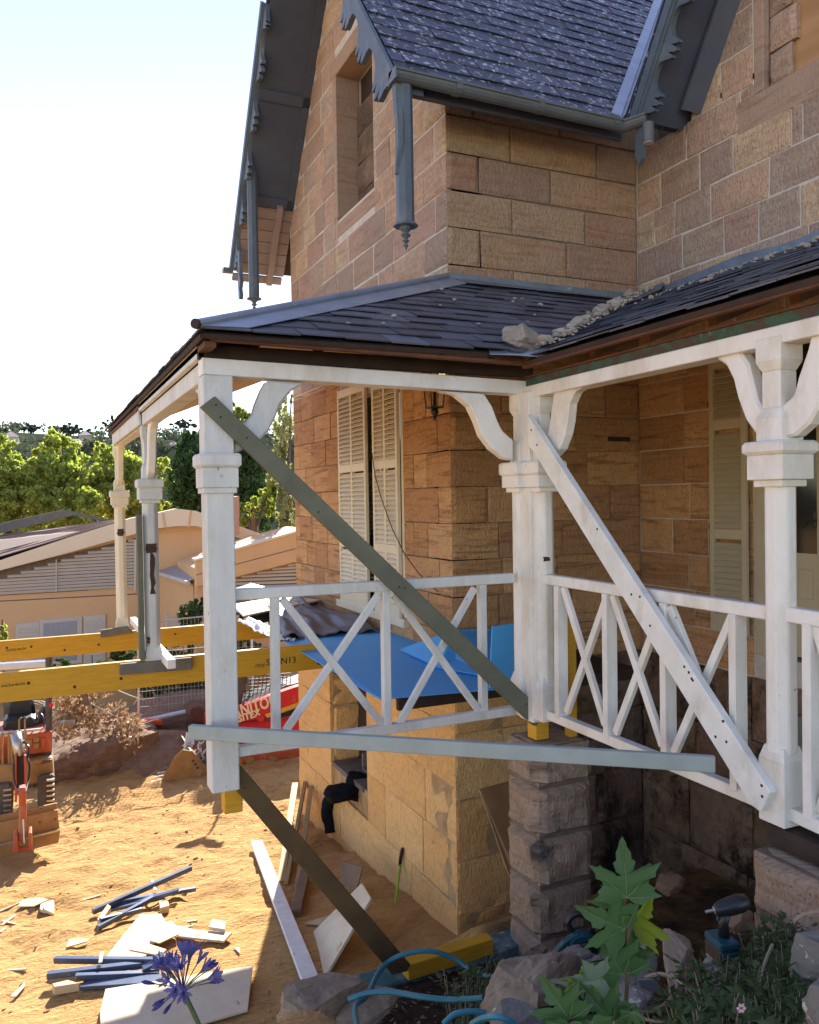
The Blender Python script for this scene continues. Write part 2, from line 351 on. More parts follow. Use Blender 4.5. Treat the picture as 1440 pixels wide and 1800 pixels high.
# ================================================================== STONE HOUSE
X1, Y2, X3 = 3.394, 6.5, 5.547            # planes of the three wall faces
YF = 11.4                                 # far end of the left wall
XRK, YC, ZA, SL = 2.66, 8.95, 8.74, 1.32  # left gable: rake plane, ridge, apex, slope
def zrow(k): return .184+.334*k
house = thing('stone_house', (X1, Y2, -2.6), 'two storey sandstone house with steep slate gables and blue trim', 'house')
def stone_mesh(axis, v, a0, a1, z0, z1, relief, rough, seed, joint=.006, back=.05, margin=.03, skew=0):
    L, H = a1-a0-2*joint, z1-z0-2*joint
    mg = min(margin, L*.2, H*.2)
    def cuts(T):
        n = max(1, min(5, round((T-2*mg)/.12)))
        return [0, mg]+[mg+(T-2*mg)*i/n for i in range(1, n)]+[T-mg, T]
    A, Z = cuts(L), cuts(H); na, nz = len(A), len(Z)
    rr = random.Random(seed); tilt = rr.uniform(-1, 1)*.004; base = rr.uniform(-.002, .005)
    jit = lambda: rr.uniform(-1, 1)*min(.012, joint*.8+rough*.06)
    cj = [(jit(), jit()) for _ in range(4)]
    mb = MB(); vs = []
    for j, z in enumerate(Z):
        for i, a in enumerate(A):
            edge = i in (0, na-1) or j in (0, nz-1)
            u, w_ = a/L, z/H
            da = (cj[0][0]*(1-u)+cj[1][0]*u)*(1-w_)+(cj[2][0]*(1-u)+cj[3][0]*u)*w_
            dz = (cj[0][1]*(1-u)+cj[1][1]*u)*(1-w_)+(cj[2][1]*(1-u)+cj[3][1]*u)*w_
            if edge: o = -.002
            else:
                q = Vector((a*5+seed*3.7, z*5, seed*1.3))
                o = relief*(.6+.4*noise.noise(q*.7))+rough*noise.noise(q*1.1)+rough*.5*noise.noise(q*2.7)
            o += base+tilt*(u-.5)
            if edge: da += rough*.25*noise.noise(Vector((a*9, z*9, seed))); dz += rough*.25*noise.noise(Vector((a*9+5, z*9, seed+.5)))
            aa, zz = a0+joint+a+da, z0+joint+z+dz
            vs.append((v-o, aa, zz) if axis == 'x' else (aa, v-o, zz))
    fs = []
    for j in range(nz-1):
        for i in range(na-1):
            q = (j*na+i, j*na+i+1, (j+1)*na+i+1, (j+1)*na+i)
            fs.append(tuple(reversed(q)) if axis == 'x' else q)
    ring = [i for i in range(na)]+[j*na+na-1 for j in range(1, nz)]+[(nz-1)*na+i for i in range(na-2, -1, -1)]+[j*na for j in range(nz-2, 0, -1)]
    n0 = len(vs)
    for i in ring:
        p = vs[i]; vs.append((v+back, p[1], p[2]) if axis == 'x' else (p[0], v+back, p[2]))
    k = len(ring)
    for i in range(k):
        a, b_ = ring[i], ring[(i+1) % k]; q = (a, n0+i, n0+(i+1) % k, b_)
        fs.append(tuple(reversed(q)) if axis == 'x' else q)
    return mb.add(vs, fs)
SEED = [0]
def stone(parent, axis, v, a0, a1, z0, z1, mat, kind='pick', joint=.006, **kw):
    SEED[0] += 1
    rel, rg, mg = {'pick': (.004, .004, .025), 'rock': (.028, .014, .035), 'hewn': (.004, .016, .02), 'rubble': (.03, .035, .04), 'dressed': (.001, .001, .02)}[kind]
    mb = stone_mesh(axis, v, a0, a1, z0, z1, rel, rg, SEED[0], joint, margin=mg, **kw)
    return mb.build('stone_block', mat, parent)
def joints_random(a0, a1, lo, hi, rr):
    out = [a0]; 
    while out[-1] < a1-lo: out.append(min(a1, out[-1]+rr.uniform(lo, hi)))
    if a1-out[-1] > 1e-3:
        if a1-out[-1] < lo*.5 and len(out) > 1: out[-1] = a1
        else: out.append(a1)
    return out
def backing(name, boxes, mat):
    mb = MB()
    for a, b_ in boxes: mb.box(a, b_)
    return mb.build(name, mat, house)

# ---- left wall (upper), gable end
WIN = (8.20, 9.36, 4.80, 6.56)
up1 = MB()
def ztop1(y): return ZA-SL*abs(y-YC)-.16
pl = [(X1+.004, Y2+.014, 2.6), (X1+.004, YF, 2.6), (X1+.004, YF, ztop1(YF)), (X1+.004, WIN[1], ztop1(WIN[1])), (X1+.004, WIN[1], WIN[2]), (X1+.004, WIN[0], WIN[2]), (X1+.004, WIN[0], ztop1(WIN[0])), (X1+.004, Y2+.014, ztop1(Y2))]
for poly in ([pl[0], (X1+.004, WIN[0], 2.6), pl[6], pl[7]], [(X1+.004, WIN[1], 2.6), pl[1], pl[2], pl[3]], [(X1+.004, WIN[0], 2.6), (X1+.004, WIN[1], 2.6), pl[4], pl[5]],
             [(X1+.004, WIN[0], WIN[3]), (X1+.004, WIN[1], WIN[3]), pl[3], (X1+.004, YC, ZA-.16), pl[6]]):
    up1.prism(poly, (.36, 0, 0))
upper_left = up1.build('upper_wall', M['mortar'], house)
upper_left['label'] = 'upper wall under the tall left gable'
rr = random.Random(11)
for k in range(8, 25):
    z0, z1 = zrow(k), zrow(k+1)
    if k == 8: z0 = 2.9
    ymax = min(YF, YC+(ZA-.16-z1)/SL+.1); ymin = max(Y2, YC-(ZA-.16-z1)/SL-.1)
    if ymax-ymin < .4: continue
    js = joints_random(ymin, ymax, .36, .74, rr)
    if ymin == Y2 and len(js) > 2: js[1] = Y2+(.24 if k % 2 else .47)
    spans = list(zip(js, js[1:]))
    if z1 > WIN[2]+.02 and z0 < WIN[3]-.02:
        new = []
        for a, b_ in spans:
            if b_ <= WIN[0] or a >= WIN[1]: new.append((a, b_))
            else:
                if a < WIN[0]-.03: new.append((a, WIN[0]))
                if b_ > WIN[1]+.03: new.append((WIN[1], b_))
        spans = new
    for i, (a, b_) in enumerate(spans):
        if b_-a < .05: continue
        zz0, zz1 = z0, z1
        if b_ > WIN[0] and a < WIN[1]:
            if z0 < WIN[2]-.2 < z1: zz1 = WIN[2]-.2
            elif z0 < WIN[2] < z1: continue
            if z0 < WIN[3]+.2 < z1: zz0 = WIN[3]+.2
            elif WIN[3]-.05 < z0 < WIN[3]+.2: continue
        if zz1-zz0 < .05: continue
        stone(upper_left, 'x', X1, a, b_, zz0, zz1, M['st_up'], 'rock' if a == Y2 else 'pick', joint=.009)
M['st_dull'] = sandstone('dull_infill_stone', [(.10,.075,.055),(.125,.09,.065),(.085,.065,.05)], .7, .3)
# blocked window: smooth surround and rough infill
wf = MB(); 
wf.box((X1-.004, WIN[1]-.006, WIN[2]-.02), (X1+.3, WIN[1]+.12, WIN[3])).box((X1-.003, WIN[0]-.2, WIN[2]-.2), (X1+.3, WIN[1]+.12, WIN[2]-.03)).box((X1-.003, WIN[0], WIN[3]-.01), (X1+.3, WIN[1]+.2, WIN[3]+.2))
M['st_smooth'] = sandstone('smooth_sandstone', [(.38,.275,.205),(.35,.25,.185),(.40,.29,.22)], .1, .5)
wf.build('window_surround', M['st_smooth'], house, bevel=.006)
for i in range(4):
    z0 = WIN[2]+.35*i; 
    stone(upper_left, 'x', X1+.27, WIN[0]-.2, WIN[0]+.52, z0, z0+.35, M['st_dull'], 'rubble'); stone(upper_left, 'x', X1+.27, WIN[0]+.52, WIN[1], z0, z0+.35, M['st_dull'], 'rubble')
backing('window_back', [((X1+.33, WIN[0], WIN[2]), (X1+.36, WIN[1], WIN[3]))], M['timber_dark'])
# ---- lower left wall under the veranda
OP = (7.56, 9.40, .2, 2.84)
low1 = backing('lower_wall', [((X1+.014, Y2+.014, -.2), (X1+.37, OP[0], 2.58)), ((X1+.014, OP[1], -.2), (X1+.37, YF, 2.58)), ((X1+.014, OP[0], -.2), (X1+.37, OP[1], OP[2])), ], M['mortar_dk'])
low1['label'] = 'lower wall behind the louvred shutters'
up1b = backing('wall_head', [((X1+.014, OP[0], OP[3]), (X1+.37, OP[1], 2.88)), ((X1+.014, Y2+.014, 2.58), (X1+.37, OP[0], 2.62)), ((X1+.014, OP[1], 2.58), (X1+.37, YF, 2.62))], M['mortar_dk'])
for k in range(-1, 9):
    z0, z1 = zrow(k), zrow(k+1)
    if k == 8: z1 = 2.9
    for lo, hi in (((Y2, OP[0]), (OP[1], YF)) if z0 < OP[3] and z1 > OP[2]+.05 else ((Y2, YF),)):
        js = joints_random(lo, hi, .36, .7, rr)
        if lo == Y2 and len(js) > 2: js[1] = Y2+(.26 if k % 2 else .5)
        for a, b_ in zip(js, js[1:]):
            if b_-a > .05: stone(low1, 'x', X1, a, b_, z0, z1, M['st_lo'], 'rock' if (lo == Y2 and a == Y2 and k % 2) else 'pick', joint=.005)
# ---- middle wall, upper and lower
mid = backing('front_wall', [((X1+.014, Y2+.014, -.2), (X3+.3, Y2+.37, 5.3))], M['mortar_dk'])
mid['label'] = 'wall between the outer and inner corners'
J2 = {15: [], 14: [838, 988], 13: [901, 1052], 12: [845, 971], 11: [903, 1031], 10: [847, 998], 9: [904, 1031], 7: [860, 1005], 6: [880, 1063], 5: [852, 1010], 4: [905, 1030], 3: [853, 1004, 1070], 2: [872, 985]}
for k in range(-1, 15):
    z0, z1 = zrow(k), zrow(k+1)
    js = [X1]+[aty(px, 600, Y2).x for px in J2.get(k, [rr.randint(850, 880), rr.randint(970, 1030)])]+[X3]
    for i, (a, b_) in enumerate(zip(js, js[1:])):
        rk = i == 0 and b_-a < .45
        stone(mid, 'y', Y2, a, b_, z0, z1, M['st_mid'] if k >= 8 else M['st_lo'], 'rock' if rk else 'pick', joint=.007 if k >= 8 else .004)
# ---- right wall
WR = (3.0, 5.03, 4.76, 6.6); DR = (3.3, 5.07, .05, 2.75)
rw = backing('right_wall', [((X3+.005, -.5, -.2), (X3+.37, DR[0], 3.2)), ((X3+.005, DR[1], -.2), (X3+.37, Y2+.3, 3.2)), ((X3+.005, DR[0], -.2), (X3+.37, DR[1], DR[2])), ((X3+.005, DR[0], DR[3]), (X3+.37, DR[1], 3.2)),
              ((X3+.005, -.5, 3.2), (X3+.37, Y2+.3, WR[2])), ((X3+.005, WR[1], WR[2]), (X3+.37, 5.75, 4.95)), ((X3+.005, -.5, WR[2]), (X3+.37, WR[0], 7.2)), ((X3+.005, WR[0], WR[3]), (X3+.37, WR[1], 7.2))], M['mortar'])
gp = MB(); gp.prism([(X3+.005, WR[1], 4.9), (X3+.005, 5.75, 4.9), (X3+.005, 5.75, 5.0), (X3+.005, WR[1], 6.16)], (.35, 0, 0)); gp.build('gable_backing', M['mortar'], house)
rw['label'] = 'long wall on the right with the boarded upper window'
J3 = {14: [1270, 1400], 13: [1208, 1303], 12: [1162, 1231, 1289, 1392, 1412], 11: [1151, 1186, 1249, 1353], 10: [1199, 1272, 1334], 9: [1175, 1231, 1302, 1421], 15: [1266, 1400], 16: [1240]}
for k in range(-1, 20):
    z0, z1 = zrow(k), zrow(k+1)
    far = [atx(px, 400 if k > 7 else 800, X3).y for px in J3.get(k, [])]
    js = [Y2]+[y for y in far if y < Y2-.1]
    if k < 8 or k not in J3:
        while js[-1] > 5.3: js.append(js[-1]-rr.uniform(.38, .75))
    while js[-1] > 1.0: js.append(js[-1]-rr.uniform(.36, .72))
    ytop = Y2 if z1 < 4.9 else 5.86-(z1-4.84)/1.62+.10
    for b_, a in zip(js, js[1:]):
        if a >= ytop-.06: continue
        parts = [(a, min(b_, ytop))]
        for O in (WR, DR):
            if z1 > O[2]+.1 and z0 < O[3]-.1:
                nw = []
                for p, q in parts:
                    if q <= O[0] or p >= O[1]: nw.append((p, q))
                    else:
                        if p < O[0]-.05: nw.append((p, O[0]))
                        if q > O[1]+.05: nw.append((O[1], q))
                parts = nw
        for p, q in parts:
            if k == 11 and js.index(b_) == 1:      # two small stones, one on the other
                stone(rw, 'x', X3, p, q, z0, z0+.16, M['st_up'], joint=.007); stone(rw, 'x', X3, p, q, z0+.16, z1, M['st_up'], joint=.007)
            else: stone(rw, 'x', X3, p, q, z0, z1, M['st_up'] if k >= 8 else M['st_lo'], 'pick', joint=.009 if k >= 8 else .005)
sill = MB(); sill.prism([(X3-.006, 5.20, 4.49), (X3-.006, 2.9, 4.49), (X3-.006, 2.9, 4.765), (X3-.006, 5.20, 4.765)], (.3, 0, 0))
sill.build('window_sill', M['st_smooth'], house, bevel=.006)
jb = MB(); jb.box((X3+.002, 4.93, 4.77), (X3+.075, 5.028, 6.6)); jb.build('window_jamb', M['st_smooth'], house, bevel=.005)
for i in range(6):
    z0 = 4.77+i*.3; stone(rw, 'x', X3+.075, 4.70-.04*(i % 2), 4.93, z0, z0+.3, M['st_up'], 'rubble')
m, t, b = nodes('plywood_face'); v = coords(t, (.6, .6, 3.0), rand=False)
wv = N(t, 'TexWave', Scale=1.5, Distortion=7, Detail=3); wv.inputs['Detail Scale'].default_value = .7; t.links.new(v, wv.inputs['Vector'])
t.links.new(mix(t, wv.outputs['Fac'], (.36, .19, .075), (.44, .255, .115)), b.inputs['Base Color']); b.inputs['Roughness'].default_value = .6; M['ply_warm'] = m
pw = MB(); pw.box((X3+.115, 3.0, 4.775), (X3+.13, 4.74, 6.6)); o = pw.build('window_board', m, house)
bk = MB(); bk.box((X3+.3, 3.0, 4.77), (X3+.33, 4.9, 6.6)); bk.build('window_back', M['timber_dark'], house)
# body of the house behind the faces, so that it blocks the sun
bd = MB(); bd.box((X1+.38, Y2+.38, -2.8), (16, YF+.0, 4.9)); bd.box((X3+.4, -.4, -2.8), (16, Y2+.36, 4.75))
bd.build('inner_core', M['timber_dark'], house)
# ---- foundations
def found(axis, v, a0, a1, z0, z1, mat, rows, kind='hewn', hole=None, lo=.4, hi=.9, name='foundation', jt=.004):
    boxes = []
    def bx(p, q, r, s): boxes.append(((v+.04, p, r), (v+.5, q, s)) if axis == 'x' else ((p, v+.04, r), (q, v+.5, s)))
    if hole:
        bx(a0, hole[0], z0, z1); bx(hole[1], a1, z0, z1); bx(hole[0], hole[1], z0, hole[2])
    else: bx(a0, a1, z0, z1)
    w_ = backing(name, boxes, M['mortar_fo'] if mat is M['st_fo'] else M['mortar_dk'])
    zs = [z0+(z1-z0)*i/rows for i in range(rows+1)]
    for i in range(1, rows): zs[i] += rr.uniform(-.05, .05)
    for r, s in zip(zs, zs[1:]):
        for p0, p1 in (((a0, hole[0]), (hole[1], a1)) if hole and s > hole[2]+.05 else ((a0, a1),)):
            js = joints_random(p0, p1, lo, hi, rr)
            for p, q in zip(js, js[1:]):
                if q-p > .05: stone(w_, axis, v, p, q, r, s, mat, kind, joint=jt)
    return w_
found('x', X1, Y2, YF, -3.4, -.15, M['st_fo'], 6, hole=(8.7, 9.98, -2.0), lo=.55, hi=1.3, jt=.0025).__setitem__('label', 'hewn foundation wall over the dug ground')
jm = backing('foundation_jamb', [((X1+.5, 8.7, -2.2), (X1+.95, 9.0, -.15)), ((X1+.5, 9.98, -2.2), (X1+.95, 10.6, -.15)), ((X1+.95, 8.6, -2.6), (X1+1.1, 10.6, -.15)), ((X1+.02, 8.9, -2.04), (X1+.95, 9.98, -1.98))], M['mortar_dk'])
for i in range(5):
    stone(jm, 'y', 9.985, X1+.03, X1+.9, -2.0+.37*i, -2.0+.37*(i+1), M['st_fo'], 'rubble')
found('y', Y2, X1, 4.25, -3.0, -.15, M['st_fo'], 5, lo=.6, hi=1.2, jt=.003)
found('y', Y2, 4.25, X3, -3.0, -.15, M['st_dk'], 5, 'rubble', lo=.4, hi=.9)  # darker stone continues this wall; the hole's shade is painted in
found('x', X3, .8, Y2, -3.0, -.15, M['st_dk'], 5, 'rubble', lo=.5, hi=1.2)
# ================================================================== ROOF SLATES
def clip(poly, region):
    out = poly
    n = len(region)
    for i in range(n):
        a, b_ = region[i], region[(i+1) % n]; inp = out; out = []
        if not inp: break
        side = lambda p: (b_[0]-a[0])*(p[1]-a[1])-(b_[1]-a[1])*(p[0]-a[0])
        for j in range(len(inp)):
            p, q = inp[j], inp[(j+1) % len(inp)]; sp_, sq = side(p), side(q)
            if sp_ >= 0: out.append(p)
            if sp_*sq < 0:
                t_ = sp_/(sp_-sq); out.append((p[0]+(q[0]-p[0])*t_, p[1]+(q[1]-p[1])*t_))
    return out
def slates(parent, O, U, V, region, e, w_, mat, seed, visible=lambda u, v: True, name='slate', limit=300, lift=.016):
    O, U, V = Vector(O), Vector(U).normalized(), Vector(V).normalized(); nrm = U.cross(V)
    if nrm.z < 0: nrm = -nrm
    rr = random.Random(seed); vmax = max(p[1] for p in region); umin = min(p[0] for p in region); umax = max(p[0] for p in region)
    rest = MB(); cnt = 0; r = 0
    while r*e < vmax:
        u = umin-(w_/2 if r % 2 else 0)-rr.uniform(0, .03)
        while u < umax:
            ww = w_*rr.uniform(.93, 1.07); dv = rr.uniform(-1, 1)*.009
            if rr.random() < .03: dv -= .02
            q = [(u+.0035, r*e+dv), (u+ww-.0035, r*e+dv+rr.uniform(-1,1)*.004), (u+ww-.0035, r*e+e*1.3), (u+.0035, r*e+e*1.3)]
            pc = clip(q, region); u += ww
            if len(pc) < 3: continue
            area = abs(sum(pc[i][0]*pc[(i+1) % len(pc)][1]-pc[(i+1) % len(pc)][0]*pc[i][1] for i in range(len(pc))))/2
            if area < .0015: continue
            th = .007+rr.uniform(0, .003); lf = lift+rr.uniform(-1, 1)*.006
            h = lambda p: lf*(1-(p[1]-r*e)/(e*1.3))+.003
            top = [O+U*p[0]+V*p[1]+nrm*(h(p)+th) for p in pc]; bot = [O+U*p[0]+V*p[1]+nrm*h(p) for p in pc]
            n = len(pc); mb = MB()
            vs = top+bot; fs = [tuple(range(n)), tuple(range(2*n-1, n-1, -1))]+[(i, n+i, n+(i+1) % n, (i+1) % n) for i in range(n)]
            if (top[1]-top[0]).cross(top[2]-top[0]).dot(nrm) < 0: fs = [tuple(reversed(f)) for f in fs]
            cu, cv = sum(p[0] for p in pc)/n, sum(p[1] for p in pc)/n
            if visible(cu, cv) and cnt < limit:
                mb.add(vs, fs); mb.build(name, mat, parent); cnt += 1
            else: rest.add(vs, fs)
        r += 1
    if rest.v:
        o = rest.build('slate_field', mat, parent); o['kind'] = 'stuff'
    return cnt
def plane_poly(O, U, V, reg, off=0):
    O, U, V = Vector(O), Vector(U).normalized(), Vector(V).normalized(); n = U.cross(V)
    if n.z < 0: n = -n
    return [O+U*a+V*b_+n*off for a, b_ in reg], n
# ---- main gable roof (its slope towards the camera)
eaveY = 5.98; ez = ZA-SL*(YC-eaveY); slen = math.hypot(YC-eaveY, ZA-ez)
Ug, Vg = Vector((1,0,0)), Vector((0, YC-eaveY, ZA-ez)).normalized()
Og = Vector((XRK+.03, eaveY, ez)); vx = 4.84-XRK
reg = [(0, 0), (vx, 0), (vx+(YC-eaveY)*1.13, slen), (0, slen)]
rf = MB(); pp, n_ = plane_poly(Og, Ug, Vg, reg, -.002); rf.prism(pp, n_*-.05)
# far slope of the same gable
Of = Vector((XRK+.03, 2*YC-eaveY, ez)); Vf = Vector((0, -(YC-eaveY), ZA-ez)).normalized(); regf = [(0, 0), (7, 0), (7, slen), (0, slen)]
pp2, n2 = plane_poly(Of, Ug, Vf, regf, -.002); rf.prism(pp2, n2*-.05)
main_roof = rf.build('roof', M['timber_dark'], house)
slates(main_roof, Og, Ug, Vg, reg, .205, .30, M['slate_lichen'], 5, visible=lambda u, v: v < 2.9)
slates(main_roof, Of, Ug, Vf, [(0, 0), (2, 0), (2, slen), (0, slen)], .205, 2.2, M['slate_lichen'], 6, visible=lambda u, v: False)
# valley flashing
vf = MB(); a = Og+Ug*(vx-.02)+n_*.03; b_ = Og+Ug*(vx+2.7)+Vg*(slen*2.7/(YC-eaveY)/1.13)+n_*.03
vf.prism([a-Ug*.07, a+Ug*.05, b_+Ug*.05, b_-Ug*.07], n_*.006); vf.prism([a+Ug*.055, a+Ug*.11+Vector((0,0,.06)), b_+Ug*.11+Vector((0,0,.06)), b_+Ug*.055], Vector((.004,0,.004)))
vf.build('valley_flashing', M['galv'], house)
# gutter: half round along the eave with a short return
def gutter(mb, a, b_, r=.062):
    a, b_ = Vector(a), Vector(b_); d = (b_-a).normalized(); s_ = d.cross(Vector((0,0,1)))
    n = 9; prof = [(math.cos(math.pi+math.pi*k/(n-1)), math.sin(math.pi+math.pi*k/(n-1))) for k in range(n)]
    pr = [(x*r, z*r*1.1) for x, z in prof]+[(r, .012), (r+.012, .014), (r+.012, -.004)]
    pin = [(x*.92, z*.92+.003) for x, z in pr[:9]][::-1]
    ring = [(-r-.012, -.004), (-r-.012, .014), (-r, .012)]+pr+pin
    vs = [a+s_*x+Vector((0,0,z)) for x, z in ring]+[b_+s_*x+Vector((0,0,z)) for x, z in ring]; k = len(ring)
    mb.add(vs, [(i, (i+1) % k, k+(i+1) % k, k+i) for i in range(k)]+[tuple(range(k-1, -1, -1)), tuple(range(k, 2*k))])
gt = MB(); gutter(gt, (XRK-.02, 5.93, ez-.02), (4.90, 5.93, ez-.035)); gutter(gt, (4.90, 5.96, ez-.035), (5.02, 5.72, ez-.03))
gt.box((XRK-.035, 5.86, ez-.09), (XRK-.021, 6.0, ez-.0))
for i in range(3): gt.lathe((3.2+.8*i, 5.93, ez-.03), [(.071, -.03), (.071, .03)], 12, (1, 0, 0))
gt.build('gutter', M['gutter'], house, smooth=False)
dp = MB(); dp.lathe((5.02, 5.72, ez-.26), [(.05, 0), (.05, .17)], 16); o = dp.build('downpipe', M['gutter'], house, smooth=False)
d2 = MB(); d2.lathe((5.02, 5.72, ez-.268), [(.046, 0), (.046, .004)], 16); d2.build('pipe_mouth', M['paint_grey'], o)
fb = MB(); fb.box((XRK+.05, 6.06, ez-.11), (5.0, 6.09, ez+.02)); fb.box((XRK+.16, 5.99, ez-.13), (XRK+.27, 6.05, ez-.05)); fb.build('eave_board', M['blue_soffit'], house)
# ---- rakes: bargeboards with carved foils, soffits, pendants
def arc(c, r, a0, a1, n): return [(c[0]+r*math.cos(a0+(a1-a0)*k/n), c[1]+r*math.sin(a0+(a1-a0)*k/n)) for k in range(n+1)]
def bargeboard(x, foot, along, length, width, mat, drop, th=.05, pitch=.62):
    """carved board in the plane x=const; foot and along are (y, z); drop is the in-plane direction towards the soffit"""
    mb = MB(); A = Vector(along).normalized(); D = Vector(drop).normalized(); F = Vector(foot)
    P3 = lambda s, d_: (x, (F+A*s+D*d_).x, (F+A*s+D*d_).y)
    mb.prism([P3(-.05, -.05), P3(length, -.05), P3(length, .035), P3(-.05, .035)], (-.035, 0, 0))       # top moulding
    mb.prism([P3(-.05, .035), P3(length, .035), P3(length, .065), P3(-.05, .065)], (-.018, 0, 0))
    s = .0
    while s < length-.02:
        p = min(pitch, length-s)
        # a lobed unit: solid top strip, pointed foils hanging between cusps
        top = [(s, .065), (s+p, .065)]
        low = []
        for (u, d_) in ((1, .09), (.9, .085), (.8, .09), (.7, .105), (.62, .14), (.57, .19), (.53, .265), (.49, .285), (.455, .25), (.43, .185), (.39, .27), (.345, .305), (.305, .265), (.28, .185), (.25, .24), (.205, .265), (.16, .22), (.12, .15), (.07, .105), (0, .09)):
            low.append((s+p*u, d_*width/.27)) if u*pitch <= p+1e-6 else None
        mb.prism([P3(*q) for q in top+low], (th, 0, 0)); s += pitch
    return mb.build('bargeboard', mat, house)
ya, za = YC-(YC-eaveY), ez
dn = SL/math.hypot(1, SL); dc = 1/math.hypot(1, SL)
bargeboard(XRK, (eaveY+.02, ez+.0), (dc, dn), 3.4, .30, M['blue_trim'], (dn, -dc))
bargeboard(XRK, (2*YC-eaveY-.02, ez), (-dc, dn), 3.4, .25, M['blue_trim'], (-dn, -dc))
sf = MB()
for sg in (1, -1):
    y0 = YC-sg*(YC-eaveY)
    P = lambda s, d_, xx: (xx, y0+sg*(dc*s+dn*d_), ez+dn*s-dc*d_)
    st = 1.0 if sg < 0 else .0
    sf.prism([P(st, .10, XRK+.05), P(4.7, .10, XRK+.05), P(4.7, .10, X1+.02), P(st, .10, X1+.02)], (0, sg*.01*dn, -.012))
    for s in (st, 2.35, 3.8): sf.prism([P(s, .113, XRK+.05), P(s+.13, .113, XRK+.05), P(s+.13, .113, X1), P(s, .113, X1)], (0, sg*.02*dn, -.02))
    sf.prism([P(st, .113, X1-.10), P(4.7, .113, X1-.10), P(4.7, .113, X1), P(st, .113, X1)], (0, sg*.02*dn, -.02))
sf.build('soffit', M['blue_soffit'], house)
M['soffit_pink'] = basic('bare_eave_boards', (.31,.235,.205), (.26,.195,.17), .7, 7, bmp=.2)
y0 = 2*YC-eaveY
for i in range(6):
    mb = MB(); s = .0+i*.165
    P = lambda s, d_, xx: (xx, y0-(dc*s+dn*d_), ez+dn*s-dc*d_)
    mb.prism([P(s, .09, XRK+.05), P(s+.155, .09, XRK+.05), P(s+.155, .09, X1+.02), P(s, .09, X1+.02)], (0, -.01, -.012)); mb.build('eave_board', M['soffit_pink'], house)
mb = MB(); P = lambda s, d_, xx: (xx, y0-(dc*s+dn*d_), ez+dn*s-dc*d_)
mb.prism([P(-.1, .112, X1-.24), P(1.05, .112, X1-.24), P(1.05, .112, X1-.16), P(-.1, .112, X1-.16)], (0, -.05, -.07)); mb.prism([P(-.12, .08, XRK), P(-.02, .08, XRK), P(-.02, .08, X1), P(-.12, .08, X1)], (0, -.02, -.03)); mb.build('rafter', M['soffit_pink'], house)
eg = MB(); eg.box((XRK-.12, y0-.02, ez-.05), (XRK+.02, y0+.1, ez+.01)); eg.build('gutter_end', M['gutter'], house)
def pendant(x, y, ztop, zbot, r=.072):
    mb = MB(); mb.lathe((x, y, zbot+.2), [(r, 0), (r, ztop-zbot-.2)], 8)
    mb.lathe((x, y, zbot), [(.004, 0), (.012, .02), (.022, .035), (.008, .05), (.03, .07), (.014, .09), (.042, .115), (.022, .14), (.05, .165), (.05, .18), (r+.03, .186), (r+.03, .2), (r, .215)], 8)
    return mb.build('pendant', M['blue_trim'], house)
pendant(XRK+.09, 5.99, ez-.05, 3.43); pendant(XRK+.09, 10.98, ez+1.2, 3.98)
br = MB(); c0 = Vector((XRK, 5.86, ez-.02))
for (yy, zt, zb, sgn, x_) in ((5.97, ez+.03, 4.02, 1, XRK-.0),):
    outer = [(yy-.02, zt), (yy-.03, zt-.25), (yy-.06, zt-.45), (yy-.05, zt-.62), (yy-.0, zb)]
    inner = [(yy+.02, zb), (yy-.005, zt-.6), (yy-.01, zt-.45), (yy+.03, zt-.25), (yy+.06, zt)]
    br.prism([(x_, p[0], p[1]) for p in outer+inner], (.05, 0, 0))
br.build('carved_bracket', M['blue_trim'], house); br = MB()
# broken carved piece hanging at the far eave
oq = [(11.52, 4.95), (11.55, 4.55), (11.53, 4.30), (11.47, 4.27)]; iq = [(11.42, 4.32), (11.47, 4.42), (11.40, 4.5), (11.44, 4.62), (11.42, 4.95)]
br.prism([(XRK, p[0], p[1]) for p in oq+iq], (.05, 0, 0)); br.build('carved_bracket', M['blue_trim'], house)
# ---- right gable: rake, soffit
x5 = 5.0; fy, fz = 5.86, 4.84; ln = math.hypot(1, 1.62); A5 = (-1/ln, 1.62/ln); D5 = (-1.62/ln, -1/ln)
bargeboard(x5, (fy, fz), A5, 2.6, .24, M['blue_trim'], D5, th=.05, pitch=.42)
mb = MB(); P = lambda s, d_, xx: (xx, fy+A5[0]*s+D5[0]*d_, fz+A5[1]*s+D5[1]*d_)
mb.prism([P(-.02, .02, x5+.05), P(3.2, .02, x5+.05), P(3.2, .02, X3+.02), P(-.02, .02, X3+.02)], (0, .004, .02))
mb.prism([P(.15, .05, X3-.14), P(3.2, .05, X3-.14), P(3.2, .16, X3-.005), P(.15, .16, X3-.005)], (0, -.02, -.02)); mb.build('soffit', M['blue_soffit'], house)
mb = MB(); mb.prism([P(-.06, -.075, x5-.03), P(3.2, -.075, x5-.03), P(3.2, -.075, 9), P(-.06, -.075, 9)], (0, .01, .02)); o = mb.build('roof', M['slate_lichen'], house); o['label'] = 'slate roof of the right gable'
mb = MB(); foot = [P(-.02, .03, x5), P(-.16, .10, x5), P(-.30, .16, x5), P(-.36, .25, x5), P(-.30, .27, x5), P(-.2, .24, x5), P(-.05, .20, x5), P(.05, .1, x5)]
mb.prism(foot, (.045, 0, 0)); mb.build('carved_foot', M['blue_trim'], house)

